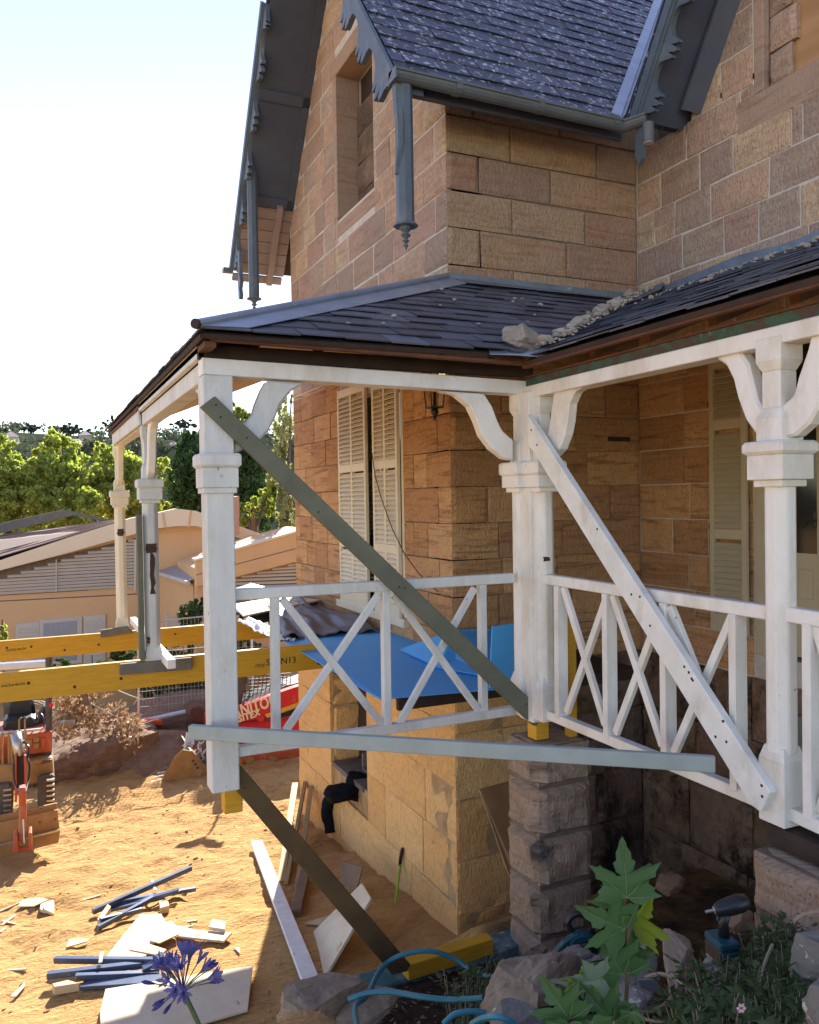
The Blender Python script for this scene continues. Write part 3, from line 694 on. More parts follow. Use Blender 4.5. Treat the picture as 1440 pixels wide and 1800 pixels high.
# ================================================================== VERANDA ROOF
EZ, EY, EX, EX3 = 2.285, 4.2, .77, 2.70          # eave height; eave lines
TZ = 3.36
vr = thing('veranda_roof', (2.0, 4.4, 2.2), 'veranda roof of dark slates with a metal hip and rubble in its valley', 'veranda roof')
deck = MB()
sl2 = math.hypot(Y2-EY, TZ-EZ); sl3 = math.hypot(X3-EX3, TZ-EZ); sl1 = math.hypot(X1-EX, TZ-EZ)
O2, U2, V2 = Vector((EX, EY, EZ)), Vector((1,0,0)), Vector((0, Y2-EY, TZ-EZ)).normalized()
reg2 = [(0, 0), (EX3-EX, 0), (X3-EX, sl2), (X1-EX, sl2)]
O3, U3, V3 = Vector((EX3, EY, EZ-.038)), Vector((0,-1,0)), Vector((X3-EX3, 0, TZ-EZ+.038)).normalized()
reg3 = [(0, 0), (5.5, 0), (5.5, sl3), (-(Y2-EY), sl3)]
O1, U1, V1 = Vector((EX, EY, EZ)), Vector((0,1,0)), Vector((X1-EX, 0, TZ-EZ)).normalized()
reg1 = [(0, 0), (6.05, 0), (6.05, sl1), (Y2-EY, sl1)]
for O_, U_, V_, rg in ((O2, U2, V2, reg2), (O3, U3, V3, reg3), (O1, U1, V1, reg1)):
    pp, n_ = plane_poly(O_, U_, V_, rg, -.004); deck.prism(pp, n_*-.025)
deck = deck.build('added_backing', M['timber_dark'], vr)  # backing slabs under the slates, added to block the light
slates(deck, O2, U2, V2, reg2, .198, .265, M['slate'], 21)
slates(deck, O3, U3, V3, reg3, .198, .265, M['slate'], 22, visible=lambda u, v: u < 3.2)
# left slope: seen only by its edge; the eave courses one by one, uneven
slates(deck, O1, U1, V1, reg1, .198, .265, M['slate'], 23, visible=lambda u, v: v < .5)
# hip cap, wall flashings, battens, rafters, lining boards
hip = MB(); a = Vector((EX-.02, EY-.02, EZ+.05)); b_ = Vector((X1-.02, Y2-.02, TZ+.06))
hip.tube([a+Vector((0, 0, -.012)), b_+Vector((0, 0, -.012))], .026, 10)
hc = MB(); hc.tube([a+Vector((-.012, -.012, -.013)), a+Vector((.004, .004, -.012))], .0265, 10); hc.build('hip_end', M['timber_dark'], vr)
d = (b_-a).normalized()
n2v = U2.cross(V2); n2v = n2v if n2v.z > 0 else -n2v
n1v = U1.cross(V1); n1v = n1v if n1v.z > 0 else -n1v
w2 = n2v.cross(d); w2 = w2 if w2.x > 0 else -w2
w1 = n1v.cross(d); w1 = w1 if w1.y > 0 else -w1
a2 = Vector((EX, EY, EZ)); b2 = Vector((X1, Y2, TZ))
hip.prism([a2+n2v*.034, b2+n2v*.034, b2+w2*.20+n2v*.030, a2+d*.22+w2*.15+n2v*.030], n2v*.004)
hip.prism([a2+n1v*.034, b2+n1v*.034, b2+w1*.18+n1v*.030, a2+d*.2+w1*.16+n1v*.030], n1v*.004)
for s in (.25, .42, .6, .8): hip.lathe(a2+(b2-a2)*s+w2*.10+n2v*.036, [(.008, 0), (.005, .006)], 6, n2v)
hip.build('hip_flashing', M['galv'], vr, smooth=False)
lf = MB(); lf.box((X1-.02, Y2-.03, TZ-.05), (X3, Y2-.008, TZ+.075)); lf.prism([(X1+.05, Y2-.02, TZ+.03), (X3-.05, Y2-.02, TZ+.02), (X3-.25, Y2-.20, TZ-.045), (X1+.1, Y2-.20, TZ-.05)], (0, 0, .006))
lf.build('wall_flashing', M['lead'], vr, bevel=.004)
lf = MB(); ys = [6.15, 5.6, 5.2, 4.7, 4.2, 3.0, 1.0, -.4]; zs_ = [TZ+.02+.02*((i*7) % 3) for i in range(8)]
for i in range(7): lf.add([(X3-.012, ys[i], TZ-.06), (X3-.012, ys[i+1], TZ-.06), (X3-.02, ys[i+1], zs_[i+1]+.05), (X3-.02, ys[i], zs_[i]+.05), (X3-.004, ys[i], TZ-.06), (X3-.004, ys[i+1], TZ-.06), (X3-.004, ys[i+1], zs_[i+1]+.05), (X3-.004, ys[i], zs_[i]+.05)], [(0,1,2,3),(7,6,5,4),(0,4,5,1),(3,2,6,7),(0,3,7,4),(1,5,6,2)])
M['lead_blue'] = basic('bluish_lead', (.20,.26,.36), (.13,.17,.23), .5, 5, bmp=.3, bscale=14, metal=.3, spots=((.4,.42,.44), .66, 9))
lf.build('wall_flashing', M['lead_blue'], vr)
lf = MB(); lf.add([(X3-.05, 6.42, TZ+.06), (X3-.02, 6.1, TZ+.10), (X3-.10, 6.05, TZ+.02), (X3-.42, 6.15, TZ-.12), (X3-.30, 6.40, TZ-.12), (X3-.16, 6.27, TZ+.05)], [(0,5,4),(0,1,5),(1,2,5),(2,3,5),(3,4,5)]); o = lf.build('torn_flashing', M['lead'], vr); so_ = o.modifiers.new('thick', 'SOLIDIFY'); so_.thickness = .004
vm = MB(); vm.add([(2.45, 4.17, 2.27), (2.58, 4.10, 2.262), (2.70, 4.05, 2.25), (2.80, 4.0, 2.275), (2.95, 4.25, 2.36), (2.72, 4.30, 2.335), (2.52, 4.32, 2.35), (2.66, 4.18, 2.285)], [(0,1,7),(1,2,7),(2,3,7),(3,4,7),(4,5,7),(5,6,7),(6,0,7)]); o = vm.build('valley_metal', M['galv'], vr); so_ = o.modifiers.new('thick', 'SOLIDIFY'); so_.thickness = .003
bt = MB(); bt.bar((EX+.06, EY+.05, EZ-.018), (EX3+.03, EY+.05, EZ-.045), .05, .022); bt.build('batten', M['timber_raw'], vr, bevel=.003)
bt = MB(); bt.bar((EX3+.035, EY+.04, EZ-.066), (EX3+.035, -.5, EZ-.06), .04, .024); bt.build('batten', M['timber_raw'], vr, bevel=.003)
bt = MB(); bt.bar((EX+.06, EY+.05, EZ-.045), (EX+.06, 10.2, EZ-.045), .06, .03); bt.build('batten', M['timber_raw'], vr)
for i in range(5):
    mb = MB(); x = EX+.35+i*.38; f = .12; ye = min(1, (x-EX)/(X1-EX)-.02); mb.bar((x, EY+.275, EZ+.03), (x, EY+(Y2-EY)*ye, EZ-.10+(TZ-EZ)*ye), .05, .09); mb.build('rafter', M['timber_raw'], vr)
for i in range(9):
    mb = MB(); y = 3.75-i*.45; mb.bar((EX3+.16, y, EZ-.035), (X3, y, TZ-.10), .05, .09); mb.build('rafter', M['timber_raw'], vr)
nb = 12
for i in range(nb):
    s0, s1 = .18+(sl1-.2)*i/nb, .18+(sl1-.2)*(i+1)/nb-.006
    n = n1v; y0 = EY+.35+(s0)*.86
    pts = [O1+V1*s0-n*.10+Vector((0, y0-EY, 0)), O1+V1*s0-n*.10+Vector((0, 6.02, 0)), O1+V1*s1-n*.10+Vector((0, 6.02, 0)), O1+V1*s1-n*.10+Vector((0, y0-EY+.16, 0))]
    mb = MB(); mb.prism(pts, n*.012); mb.build('lining_board', M['soffit_board'], vr)
fc = MB(); fc.box((.80, 4.44, 2.19), (2.93, 4.47, 2.275)); o = fc.build('fascia_board', M['timber_dark'], vr, bevel=.004)
fc = MB(); fc.bar((2.86, 4.42, 2.148), (2.86, -.5, 2.158), .03, .055); fc.build('fascia_board', M['green_peel'], vr, bevel=.004, label='peeling green painted fascia board')
fc = MB(); fc.bar((2.855, 4.42, 2.181), (2.855, -.5, 2.191), .035, .012); fc.build('fascia_strip', M['timber_raw'], vr)
fc = MB(); fc.box((.80, 4.44, 2.20), (.835, 7.25, 2.30)); fc.build('fascia_board', M['paint_grey'], vr, bevel=.004, label='flaking white fascia board on the left side')
fc = MB(); fc.box((.815, 7.42, 2.10), (.84, 10.15, 2.235)); fc.build('fascia_board', M['paint_grey'], vr, bevel=.004, label='grey white fascia board at the far end')
fc = MB(); fc.box((.83, 7.25, 2.19), (.86, 10.2, 2.25)); fc.build('fascia_board', M['timber_dark'], vr)

# ---- beams (plates) over the posts
def one(name, label, cat, mat, fn, group=None, bevel=.004):
    mb = MB(); fn(mb); o = mb.build(name, mat, None, bevel=bevel); return tag(o, label, cat, group)
def strip_beam(name, pts0, pts1, thick, mat, label):
    return None
one('veranda_beam', 'white beam under the slates between the corner post and the valley post', 'beam', M['paint'],
    lambda mb: mb.add([(.815, 4.40, 2.105), (2.93, 4.40, 2.075), (2.93, 4.52, 2.075), (.815, 4.52, 2.105), (.815, 4.40, 2.195), (2.93, 4.40, 2.16), (2.93, 4.52, 2.16), (.815, 4.52, 2.195)], [(0,3,2,1),(4,5,6,7),(0,1,5,4),(1,2,6,5),(2,3,7,6),(3,0,4,7)]), 'veranda beams')
one('veranda_beam', 'bright white beam with peeling green board above, running to the right edge', 'beam', M['paint'],
    lambda mb: mb.bar((2.88, 4.40, 2.082), (2.88, -.5, 2.09), .12, .076), 'veranda beams')
one('veranda_beam', 'flaking grey white beam along the left side towards the far posts', 'beam', M['paint_grey'],
    lambda mb: (mb.box((.835, 4.53, 2.09), (.95, 7.33, 2.195)), mb.box((.85, 7.33, 2.09), (.95, 10.2, 2.17))), 'veranda beams')

# ---- posts
def zy(px, py, y): return aty(px, py, y).z
def octa(mb, x, y, z0, z1, h): mb.lathe((x, y, 0), [(h/math.cos(math.pi/8), z0), (h/math.cos(math.pi/8), z1)], 8)
def sq(mb, x, y, z0, z1, h, h1=None):
    h1 = h if h1 is None else h1
    mb.add([(x-h,y-h,z0),(x+h,y-h,z0),(x+h,y+h,z0),(x-h,y+h,z0),(x-h1,y-h1,z1),(x+h1,y-h1,z1),(x+h1,y+h1,z1),(x-h1,y+h1,z1)], [(0,3,2,1),(4,5,6,7),(0,1,5,4),(1,2,6,5),(2,3,7,6),(3,0,4,7)])
def capital(mb, x, y, zt, zm, zb, h, neck):
    sq(mb, x, y, zb, zm-.012, h); sq(mb, x, y, zm-.012, zm, h, h+.012); sq(mb, x, y, zm, zt-.012, h+.014); sq(mb, x, y, zt-.012, zt, h+.014, h+.004); sq(mb, x, y, zb-.03, zb, neck)
def post(x, y, label, mat, h, ztop, zb, caps, uph, sqbase=None, waist=True, octs=True):
    t = thing('veranda_post', (x, y, zb), label, 'veranda post', 'veranda posts')
    zt, zm, zc = caps
    mb = MB(); (octa if octs else sq)(mb, x, y, zb+(.0 if sqbase is None else sqbase), zc-.02, h); mb.build('shaft', mat, t, bevel=.006)
    if sqbase:
        mb = MB(); sq(mb, x, y, zb, zb+sqbase-.03, h+.007); sq(mb, x, y, zb+sqbase-.03, zb+sqbase+.03, h+.007, h-.01); mb.build('plinth', mat, t, bevel=.003)
    mb = MB(); capital(mb, x, y, zt, zm, zc, h+(.033 if octs else .022), h+.014); mb.build('capital', mat, t, bevel=.003)
    mb = MB()
    if waist:
        sq(mb, x, y, zt, zt+.10, uph); sq(mb, x, y, zt+.10, zt+.14, uph, uph-.018); sq(mb, x, y, zt+.14, ztop-.14, uph-.018); sq(mb, x, y, ztop-.14, ztop-.10, uph-.018, uph); sq(mb, x, y, ztop-.10, ztop, uph)
    else: sq(mb, x, y, zt, ztop, uph)
    mb.build('upper_shaft', mat, t, bevel=.003)
    return t
P1z = [zy(385, p, 4.35) for p in (796, 818, 857)]
p1 = post(.893, 4.459, 'square white corner post standing in the air at the outer corner', M['paint_grey'], .075, 2.1, -.145, P1z, .078, octs=False, waist=False)
P2z = [zy(920, p, 4.4) for p in (812, 833, 857)]
p2 = post(2.845, 4.46, 'stained white post under the roof valley, left of the twin pair', M['paint'], .062, 2.08, .02, P2z, .056, sqbase=.24)
p2b = post(2.885, 4.285, 'white post under the roof valley, right of the twin pair', M['paint'], .062, 2.08, .02, P2z, .056, sqbase=.24)
mb = MB(); mb.box((2.80, 4.30, .0), (2.90, 4.46, P2z[2])); mb.box((2.80, 4.30, P2z[0]), (2.90, 4.46, 2.08)); mb.build('web', M['paint'], p2, bevel=.004)
P3z = [atx(1355, p, 2.78).z for p in (774, 794, 843)]
p3 = post(2.88, 2.49, 'bright white octagonal post with a forked bracket near the right edge', M['paint'], .060, 2.08, .015, P3z, .066, sqbase=.30)
PAz = [atx(262, p, .80).z for p in (838, 853, 878)]
pa = post(.893, 7.40, 'grey white post on the nearer yellow beam', M['paint_grey'], .064, 2.09, .03, PAz, .062, sqbase=.12)
PBz = [atx(210, p, .80).z for p in (860, 872, 888)]
pb = post(.893, 10.28, 'cream post furthest away, on the far yellow beam', M['cream'], .062, 2.09, -.10, PBz, .06, sqbase=.12)
for (px, py) in ((915, 1011), (930, 1008)): pass
# ---- curved brackets
def bracket(parent, axis, v, pts, thick, mat):
    f = atx if axis == 'x' else aty
    p = [f(px, py, v) for px, py in pts]; mb = MB()
    mb.prism(p, (thick, 0, 0) if axis == 'x' else (0, thick, 0)); return mb.build('bracket', mat, parent, bevel=.012)
bracket(p1, 'y', 4.42, [(470, 668), (460, 686), (450, 710), (445, 728), (432, 743), (412, 753), (412, 797), (440, 786), (458, 773), (472, 759), (485, 734), (493, 711), (512, 688), (535, 674)], .075, M['paint_grey'])
bracket(p2, 'y', 4.42, [(774, 687), (803, 694), (827, 714), (840, 742), (848, 765), (866, 789), (888, 806), (903, 809), (903, 772), (897, 769), (884, 757), (876, 741), (866, 714), (852, 692)], .075, M['paint'])
bracket(p2b, 'x', 2.845, [(973, 686), (968, 720), (963, 758), (955, 772), (951, 800), (970, 803), (982, 789), (991, 765), (996, 741), (999, 710), (1008, 689), (1027, 678)], .075, M['paint'])
bracket(p3, 'x', 2.845, [(1253, 626), (1275, 642), (1287, 667), (1295, 700), (1309, 738), (1324, 759), (1336, 772), (1373, 772), (1397, 766), (1421, 745), (1437, 718), (1452, 670), (1475, 610), (1500, 575), (1425, 583), (1418, 614), (1401, 664), (1393, 696), (1374, 711), (1339, 717), (1330, 702), (1324, 678), (1315, 640), (1296, 612)], .075, M['paint'])
def side_bracket(parent, y, sgn, mat):
    # S-bracket in the plane of the left beam
    pr = [(0, 1.62), (.10, 1.68), (.17, 1.80), (.20, 1.93), (.28, 2.04), (.42, 2.09), (.28, 2.09), (.20, 2.09), (.13, 1.98), (.10, 1.85), (.05, 1.77), (0, 1.74)]
    mb = MB(); mb.prism([(.86, y+sgn*(.05+a), z) for a, z in pr], (.07, 0, 0)); mb.build('bracket', mat, parent, bevel=.01)
side_bracket(p1, 4.47, 1, M['paint_grey']); side_bracket(pa, 7.40, -1, M['paint']); side_bracket(pa, 7.40, 1, M['paint_grey']); side_bracket(pb, 10.28, -1, M['cream'])
mb = MB(); mb.tube([(.80, 7.32, zz) for zz in (1.30, 1.2)], .0, 6)
M['rust'] = basic('dark_rot', (.05,.03,.025), (.09,.045,.03), .95, 20, bmp=.5)
def ragged(x0, x1, z0, z1, y, seed, n=7):
    r_ = random.Random(seed); a = [(x0+r_.uniform(-.006, .008), z0+(z1-z0)*i/n) for i in range(n+1)]; b_ = [(x1+r_.uniform(-.012, .006), z0+(z1-z0)*i/n+r_.uniform(-.01, .01)) for i in range(n, -1, -1)]
    return [(p[0], y, p[1]) for p in a+b_]
for k_, (pp_, yy, x0, x1, z0, z1) in enumerate(((pa, 7.330, .845, .935, .985, 1.065), (pa, 7.329, .875, .915, .63, .99), (pb, 10.213, .855, .93, 1.03, 1.11), (pa, 7.330, .84, .86, .2, .26))):
    mb = MB(); mb.prism(ragged(x0, x1, z0, z1, yy, k_), (0, .012, 0)); mb.build('rotten_patch', M['rust'], pp_)
M['peel'] = basic('bare_flaked_timber', (.40,.33,.25), (.30,.24,.18), .9, 14, bmp=.5, spots=((.12,.09,.07), .6, 40))
mb = MB(); mb.prism(ragged(2.805, 2.835, .35, 1.28, 4.3965, 11, 16), (0, .004, 0)); mb.build('flaked_strip', M['peel'], p2)
mb = MB(); mb.prism(ragged(2.84, 2.89, 1.02, 1.05, 4.22, 12, 3), (0, .003, 0)); mb.build('flaked_patch', M['rust'], p2b)

# ---- balustrades
def stick(f, v, p0, p1, wd, dp, off=0):
    a, b_ = f(*p0, v), f(*p1, v); n = Vector((1,0,0)) if f is atx else Vector((0,1,0)); a += n*off; b_ += n*off
    mb = MB(); d_ = (b_-a).normalized(); mb.bar(a, b_, wd, dp, up=n); return mb
def balustrade(label, f, v, top, bot, mat, uprights, crosses, loc, w_=.047, th=.05):
    t = thing('balustrade', loc, label, 'balustrade', 'veranda balustrades')
    stick(f, v, *top, .062, .055, .015).build('top_rail', mat, t, bevel=.005)
    stick(f, v, *bot, .055, .055, .015).build('bottom_rail', mat, t, bevel=.004)
    for p0, p1 in uprights: stick(f, v, p0, p1, w_, th, .018).build('baluster', mat, t, bevel=.003)
    for i, (p0, p1) in enumerate(crosses): stick(f, v, p0, p1, .042, .03, .012+.008*(i % 2)).build('cross_brace', mat, t, bevel=.003)
    return t
balustrade('weathered white balustrade with two crosses left of the valley post', aty, 4.43, ((409, 1046), (903, 1016)), ((416, 1322), (906, 1249)), M['paint_grey'],
    [((484, 1050), (487, 1312)), ((679, 1035), (682, 1278)), ((849, 1026), (852, 1250))],
    [((497, 1053), (675, 1277)), ((504, 1286), (668, 1046)), ((695, 1047), (845, 1252)), ((703, 1276), (837, 1034))], (1.9, 4.45, 0))
balustrade('bright white balustrade with three crosses between the valley post and right post', atx, 2.86, ((953, 1017), (1350, 1077)), ((957, 1254), (1372, 1424)), M['paint'],
    [((981, 1030), (983, 1262)), ((1066, 1043), (1069, 1297)), ((1168, 1060), (1171, 1340)), ((1291, 1079), (1294, 1388))],
    [((988, 1032), (1062, 1275)), ((1062, 1052), (992, 1253)), ((1075, 1046), (1163, 1312)), ((1160, 1068), (1078, 1290)), ((1176, 1066), (1296, 1372)), ((1284, 1082), (1180, 1325))], (2.88, 3.4, 0), .042, .075)
balustrade('white balustrade cut off by the right edge', atx, 2.86, ((1372, 1078), (1700, 1130)), ((1384, 1428), (1700, 1570)), M['paint'],
    [((1422, 1095), (1424, 1440)), ((1560, 1110), (1562, 1500))],
    [((1432, 1100), (1550, 1480)), ((1550, 1120), (1436, 1430))], (2.88, 2.0, 0), .042, .075)
# ---- props and braces
M['wood_green'] = basic('grey_green_treated_pine', (.155,.165,.115), (.11,.115,.085), .75, 5, (1,1,1), .2, 40, spots=((.07,.06,.045), .70, 10))
M['wood_brown'] = basic('dark_brown_treated_pine', (.13,.085,.035), (.085,.055,.025), .8, 6, bmp=.25, bscale=30, spots=((.05,.035,.02), .68, 8))
M['wood_bluegrey'] = basic('blue_grey_primed_pine', (.34,.39,.38), (.28,.325,.31), .65, 6, bmp=.15, spots=((.24,.27,.24), .66, 14))
M['paint_scuff'] = basic('scuffed_white_plank', (.79,.79,.76), (.66,.66,.62), .65, 7, bmp=.2, spots=((.10,.085,.07), .70, 19), dirt=((.45,.42,.36), .4, 5))
M['lvl'] = basic('yellow_laminated_timber', (.62,.345,.025), (.50,.265,.02), .55, 4, (1.2,1,12), .12, 30, spots=((.27,.14,.03), .69, 6))
one('timber_brace', 'grey green timber brace screwed diagonally from the corner post to the valley post', 'brace', M['wood_green'],
    lambda mb: mb.prism([aty(*p, 4.352) for p in ((353, 715), (378, 696), (944, 1240), (946, 1276), (939, 1276))], (0, .042, 0)), 'timber braces propping the veranda')
one('timber_brace', 'scuffed white painted plank braced diagonally across the right balustrade', 'brace', M['paint_scuff'],
    lambda mb: mb.prism([atx(*p, 2.775) for p in ((926, 728), (1354, 1393), (1337, 1428), (1319, 1415), (941, 800), (928, 782))], (.047, 0, 0)), 'timber braces propping the veranda')
pL, pR = aty(334, 1286, 4.345), atx(1257, 1343, 2.76)
one('timber_brace', 'blue grey timber nailed level across the outside of the posts', 'brace', M['wood_bluegrey'], lambda mb: mb.bar(pL, pR, .04, .072), 'timber braces propping the veranda')
one('timber_brace', 'dark brown timber strut from the corner post down to the sleeper', 'brace', M['wood_brown'],
    lambda mb: mb.prism([aty(*p, 4.44) for p in ((398, 1338), (415, 1336), (722, 1696), (716, 1708), (690, 1714), (402, 1374))], (0, .045, 0)), 'timber braces propping the veranda')
one('timber_block', 'short yellow timber stub hanging below the corner post', 'timber', M['lvl'], lambda mb: mb.box((.90, 4.47, -.30), (1.0, 4.56, .02)))
one('timber_post', 'dark green timber fixed beside the post on the nearer yellow beam', 'timber', M['wood_green'], lambda mb: mb.box((.77, 7.30, .07), (.815, 7.39, 1.32)))
M['screw'] = basic('screw_head', (.05,.045,.04), bmp=0, metal=.5)
def screws(o, pts, f, v, nrm, r=.006):
    ROOTLOC[o.name] = o.location.copy()
    for px, py in pts:
        mb = MB(); mb.lathe(f(px, py, v), [(r, -.004), (r, .001), (r*.6, .0015)], 8, nrm); mb.build('screw', M['screw'], o)
bs = {o['label'][:8]: o for o in bpy.data.objects if o.name.startswith('timber_brace')}
screws(bs['grey gre'], [(380, 712), (388, 733), (434, 770), (702, 1032), (712, 1034), (925, 1238), (934, 1255), (560, 900)], aty, 4.352, (0, -1, 0))
screws(bs['scuffed '], [(934, 756), (944, 782), (1110, 1045), (1125, 1049), (1143, 1100), (1203, 1172), (1211, 1182), (1216, 1193), (1218, 1196), (1271, 1268), (1258, 1295), (1277, 1304), (1339, 1381), (1340, 1400), (1050, 930)], atx, 2.775, (-1, 0, 0), .007)
screws(bs['dark bro'], [(430, 1385), (690, 1690), (705, 1700)], aty, 4.44, (0, -1, 0))
# ---- laminated beams and packers
def lvl_beam(label, y, zt, zb, x0, x1):
    return one('laminated_beam', label, 'beam', M['lvl'], lambda mb: mb.box((x0, y, zb), (x1, y+.063, zt)), 'yellow laminated beams', .003)
zn = aty(265, 1157, 7.35); 
lvl_beam('nearer yellow laminated beam running left from the house wall', 7.36, .055, -.185, -3.2, 2.44)
lvl_beam('far yellow laminated beam running left behind the end post', 10.22, -.115, -.345, -3.6, X1+.1)
M['grey_board'] = basic('grey_weathered_board', (.19,.175,.14), (.13,.12,.10), .85, 8, bmp=.3, spots=((.06,.05,.04), .68, 12))
one('packer_board', 'short grey board on the face of the nearer yellow beam', 'board', M['grey_board'], lambda mb: mb.prism([aty(*p, 7.30) for p in ((211, 1168), (338, 1156), (338, 1177), (211, 1187))], (0, .05, 0)), 'grey packer boards')
one('packer_board', 'short grey board on the face of the far yellow beam', 'board', M['grey_board'], lambda mb: mb.prism([aty(*p, 10.16) for p in ((177, 1108), (226, 1101), (236, 1112), (177, 1121))], (0, .05, 0)), 'grey packer boards')
one('rail_stub', 'white bottom rail with a raw cut end between the two left posts', 'rail', M['paint'], lambda mb: mb.bar((1.0, 10.1, .03), (.985, 6.95, .075), .07, .075))
# ---- lettering on the laminated beams
def text_mesh(body, size, mat, mtx, ext=.001, parent=None, name='lettering', shear=0, bold=0):
    cu = bpy.data.curves.new('text', 'FONT'); cu.body = body; cu.size = size; cu.extrude = ext; cu.shear = shear; cu.resolution_u = 2; cu.offset = bold
    to = bpy.data.objects.new('text', cu); col.objects.link(to); bpy.context.view_layer.update()
    me = bpy.data.meshes.new_from_object(to); bpy.data.objects.remove(to)
    L = ROOTLOC.get(parent.name, Vector()) if parent else Vector()
    me.transform(Matrix.Translation(-L) @ mtx); me.materials.clear(); me.materials.append(mat); me.name = name
    o = bpy.data.objects.new(name, me); col.objects.link(o)
    if parent: o.parent = parent
    return o
def facing(p, xdir, up=(0,0,1)):
    x = Vector(xdir).normalized(); u = Vector(up); z = x.cross(u).normalized(); y = z.cross(x)
    return Matrix(((x.x, y.x, z.x, p[0]), (x.y, y.y, z.y, p[1]), (x.z, y.z, z.z, p[2]), (0,0,0,1)))
M['ink'] = basic('dark_ink', (.03,.022,.015), bmp=0, rough=.7)
lb = [o for o in bpy.data.objects if o.name.startswith('laminated_beam')]
lb.sort(key=lambda o: o.location.y)
for o in lb: ROOTLOC[o.name] = o.location.copy()
p = aty(449, 1173, 7.357)
text_mesh('mcy', .055, M['ink'], facing((p.x, 7.358, p.z), (1,0,0)), parent=lb[0])
text_mesh('SPAN13', .085, M['ink'], facing((p.x+.10, 7.358, p.z+.005), (1,0,0)), parent=lb[0])
p = aty(2, 1208, 7.357); text_mesh('xxz/2w-0x:54', .032, M['ink'], facing((p.x, 7.358, p.z), (1,0,0)), parent=lb[0])
p = aty(10, 1145, 10.217); text_mesh('xxz/2w-0x:54', .038, M['ink'], facing((p.x, 10.218, p.z), (1,0,0)), parent=lb[1])
for o in lb:
    for (xx, zz) in ((-.1, .02), (.25, -.05), (-.35, .03), (.62, -.02), (1.5, .03)):
        mb = MB(); mb.lathe((xx, o.location.y-.034, o.location.z+.12+zz), [(.014, 0), (.010, .003)], 7, (0, -1, 0)); mb.build('knot', M['rust'], o)
# ================================================================== SHUTTERS, DOOR, LANTERN
def copy_part(o, parent, loc):
    c = o.copy(); col.objects.link(c); c.parent = parent; c.location = loc; return c
def shutter(label, x, y0, y1, z0, z1, cols, mat, rails, group):
    t = thing('shutter', (x, (y0+y1)/2, z0), label, 'shutter', group)
    fr = MB(); st = .05; cw = (y1-y0-st)/cols
    for i in range(cols+1): fr.box((x-.02, y0+cw*i, z0), (x+.018, y0+cw*i+st, z1))
    rl = [z0]+rails+[z1-.10]
    for i in range(cols):
        for k, zr in enumerate(rl):
            fr.box((x-.019, y0+cw*i+st, zr), (x+.017, y0+cw*(i+1), zr+(.16 if k == 0 else .09)))
    fr.build('frame', mat, t, bevel=.003)
    base = None
    for i in range(cols):
        for k in range(len(rl)-1):
            z = rl[k]+(.16 if k == 0 else .09)+.03
            while z < rl[k+1]-.012:
                ya, yb = y0+cw*i+st-.004, y0+cw*(i+1)+.004
                if base is None:
                    mb = MB(); mb.add([(x-.024, ya, z-.022), (x-.024, yb, z-.022), (x+.012, yb, z+.024), (x+.012, ya, z+.024), (x-.018, ya, z-.028), (x-.018, yb, z-.028), (x+.018, yb, z+.018), (x+.018, ya, z+.018)], [(0,1,2,3),(7,6,5,4),(0,4,5,1),(1,5,6,2),(2,6,7,3),(3,7,4,0)])
                    base = mb.build('slat', mat, t); b0 = (ya, z)
                else: copy_part(base, t, (0, ya-b0[0], z-b0[1]))
                z += .052
    return t
M['cream'].node_tree
shutter('cream double louvred shutter, far one of the pair beside the brown cable', X1-.035, 8.46, 9.36, .19, 2.74, 2, M['cream'], [.85, 1.74], 'louvred shutters')
shutter('cream double louvred shutter next to the wall lantern', X1-.035, 7.58, 8.25, .17, 2.70, 2, M['cream'], [.85, 1.74], 'louvred shutters')
shutter('taupe louvred shutter folded back beside the french door', X3-.05, 5.09, 5.50, .20, 2.62, 1, M['taupe'], [1.02, 1.98], 'louvred shutters')
for (yy, zz) in ((9.40, 2.45), (9.40, 1.45), (5.52, 2.2), (5.52, 1.1)):
    mb = MB(); xx = X1 if yy > 7 else X3; mb.box((xx-.035, yy-.03, zz), (xx-.004, yy+.03, zz+.05)); mb.build('hinge', M['cream'] if yy > 7 else M['rust'], house, bevel=.004)
m, t, b = nodes('dark_glass'); b.inputs['Base Color'].default_value = (.012, .013, .018, 1); b.inputs['Roughness'].default_value = .08; M['glass'] = m
fr = MB(); fr.box((X1-.01, OP[0]-.03, OP[2]), (X1+.12, OP[0]+.02, OP[3])); fr.box((X1+.0, OP[1]-.02, OP[2]), (X1+.12, OP[1]+.035, OP[3])); fr.box((X1+.05, 8.24, OP[2]), (X1+.12, 8.30, OP[3])); fr.box((X1+.05, 8.42, OP[2]), (X1+.12, 8.46, OP[3])); fr.box((X1+.05, 8.3, 1.95), (X1+.11, 8.42, 2.02)); fr.box((X1-.06, OP[0]-.1, OP[2]-.09), (X1+.12, OP[1]+.1, OP[2]-.005))
fr.build('window_frame', M['cream'], house, bevel=.004)
gl = MB(); gl.box((X1+.14, OP[0], OP[2]), (X1+.16, OP[1], OP[3])); gl.build('window_glass', M['glass'], house)
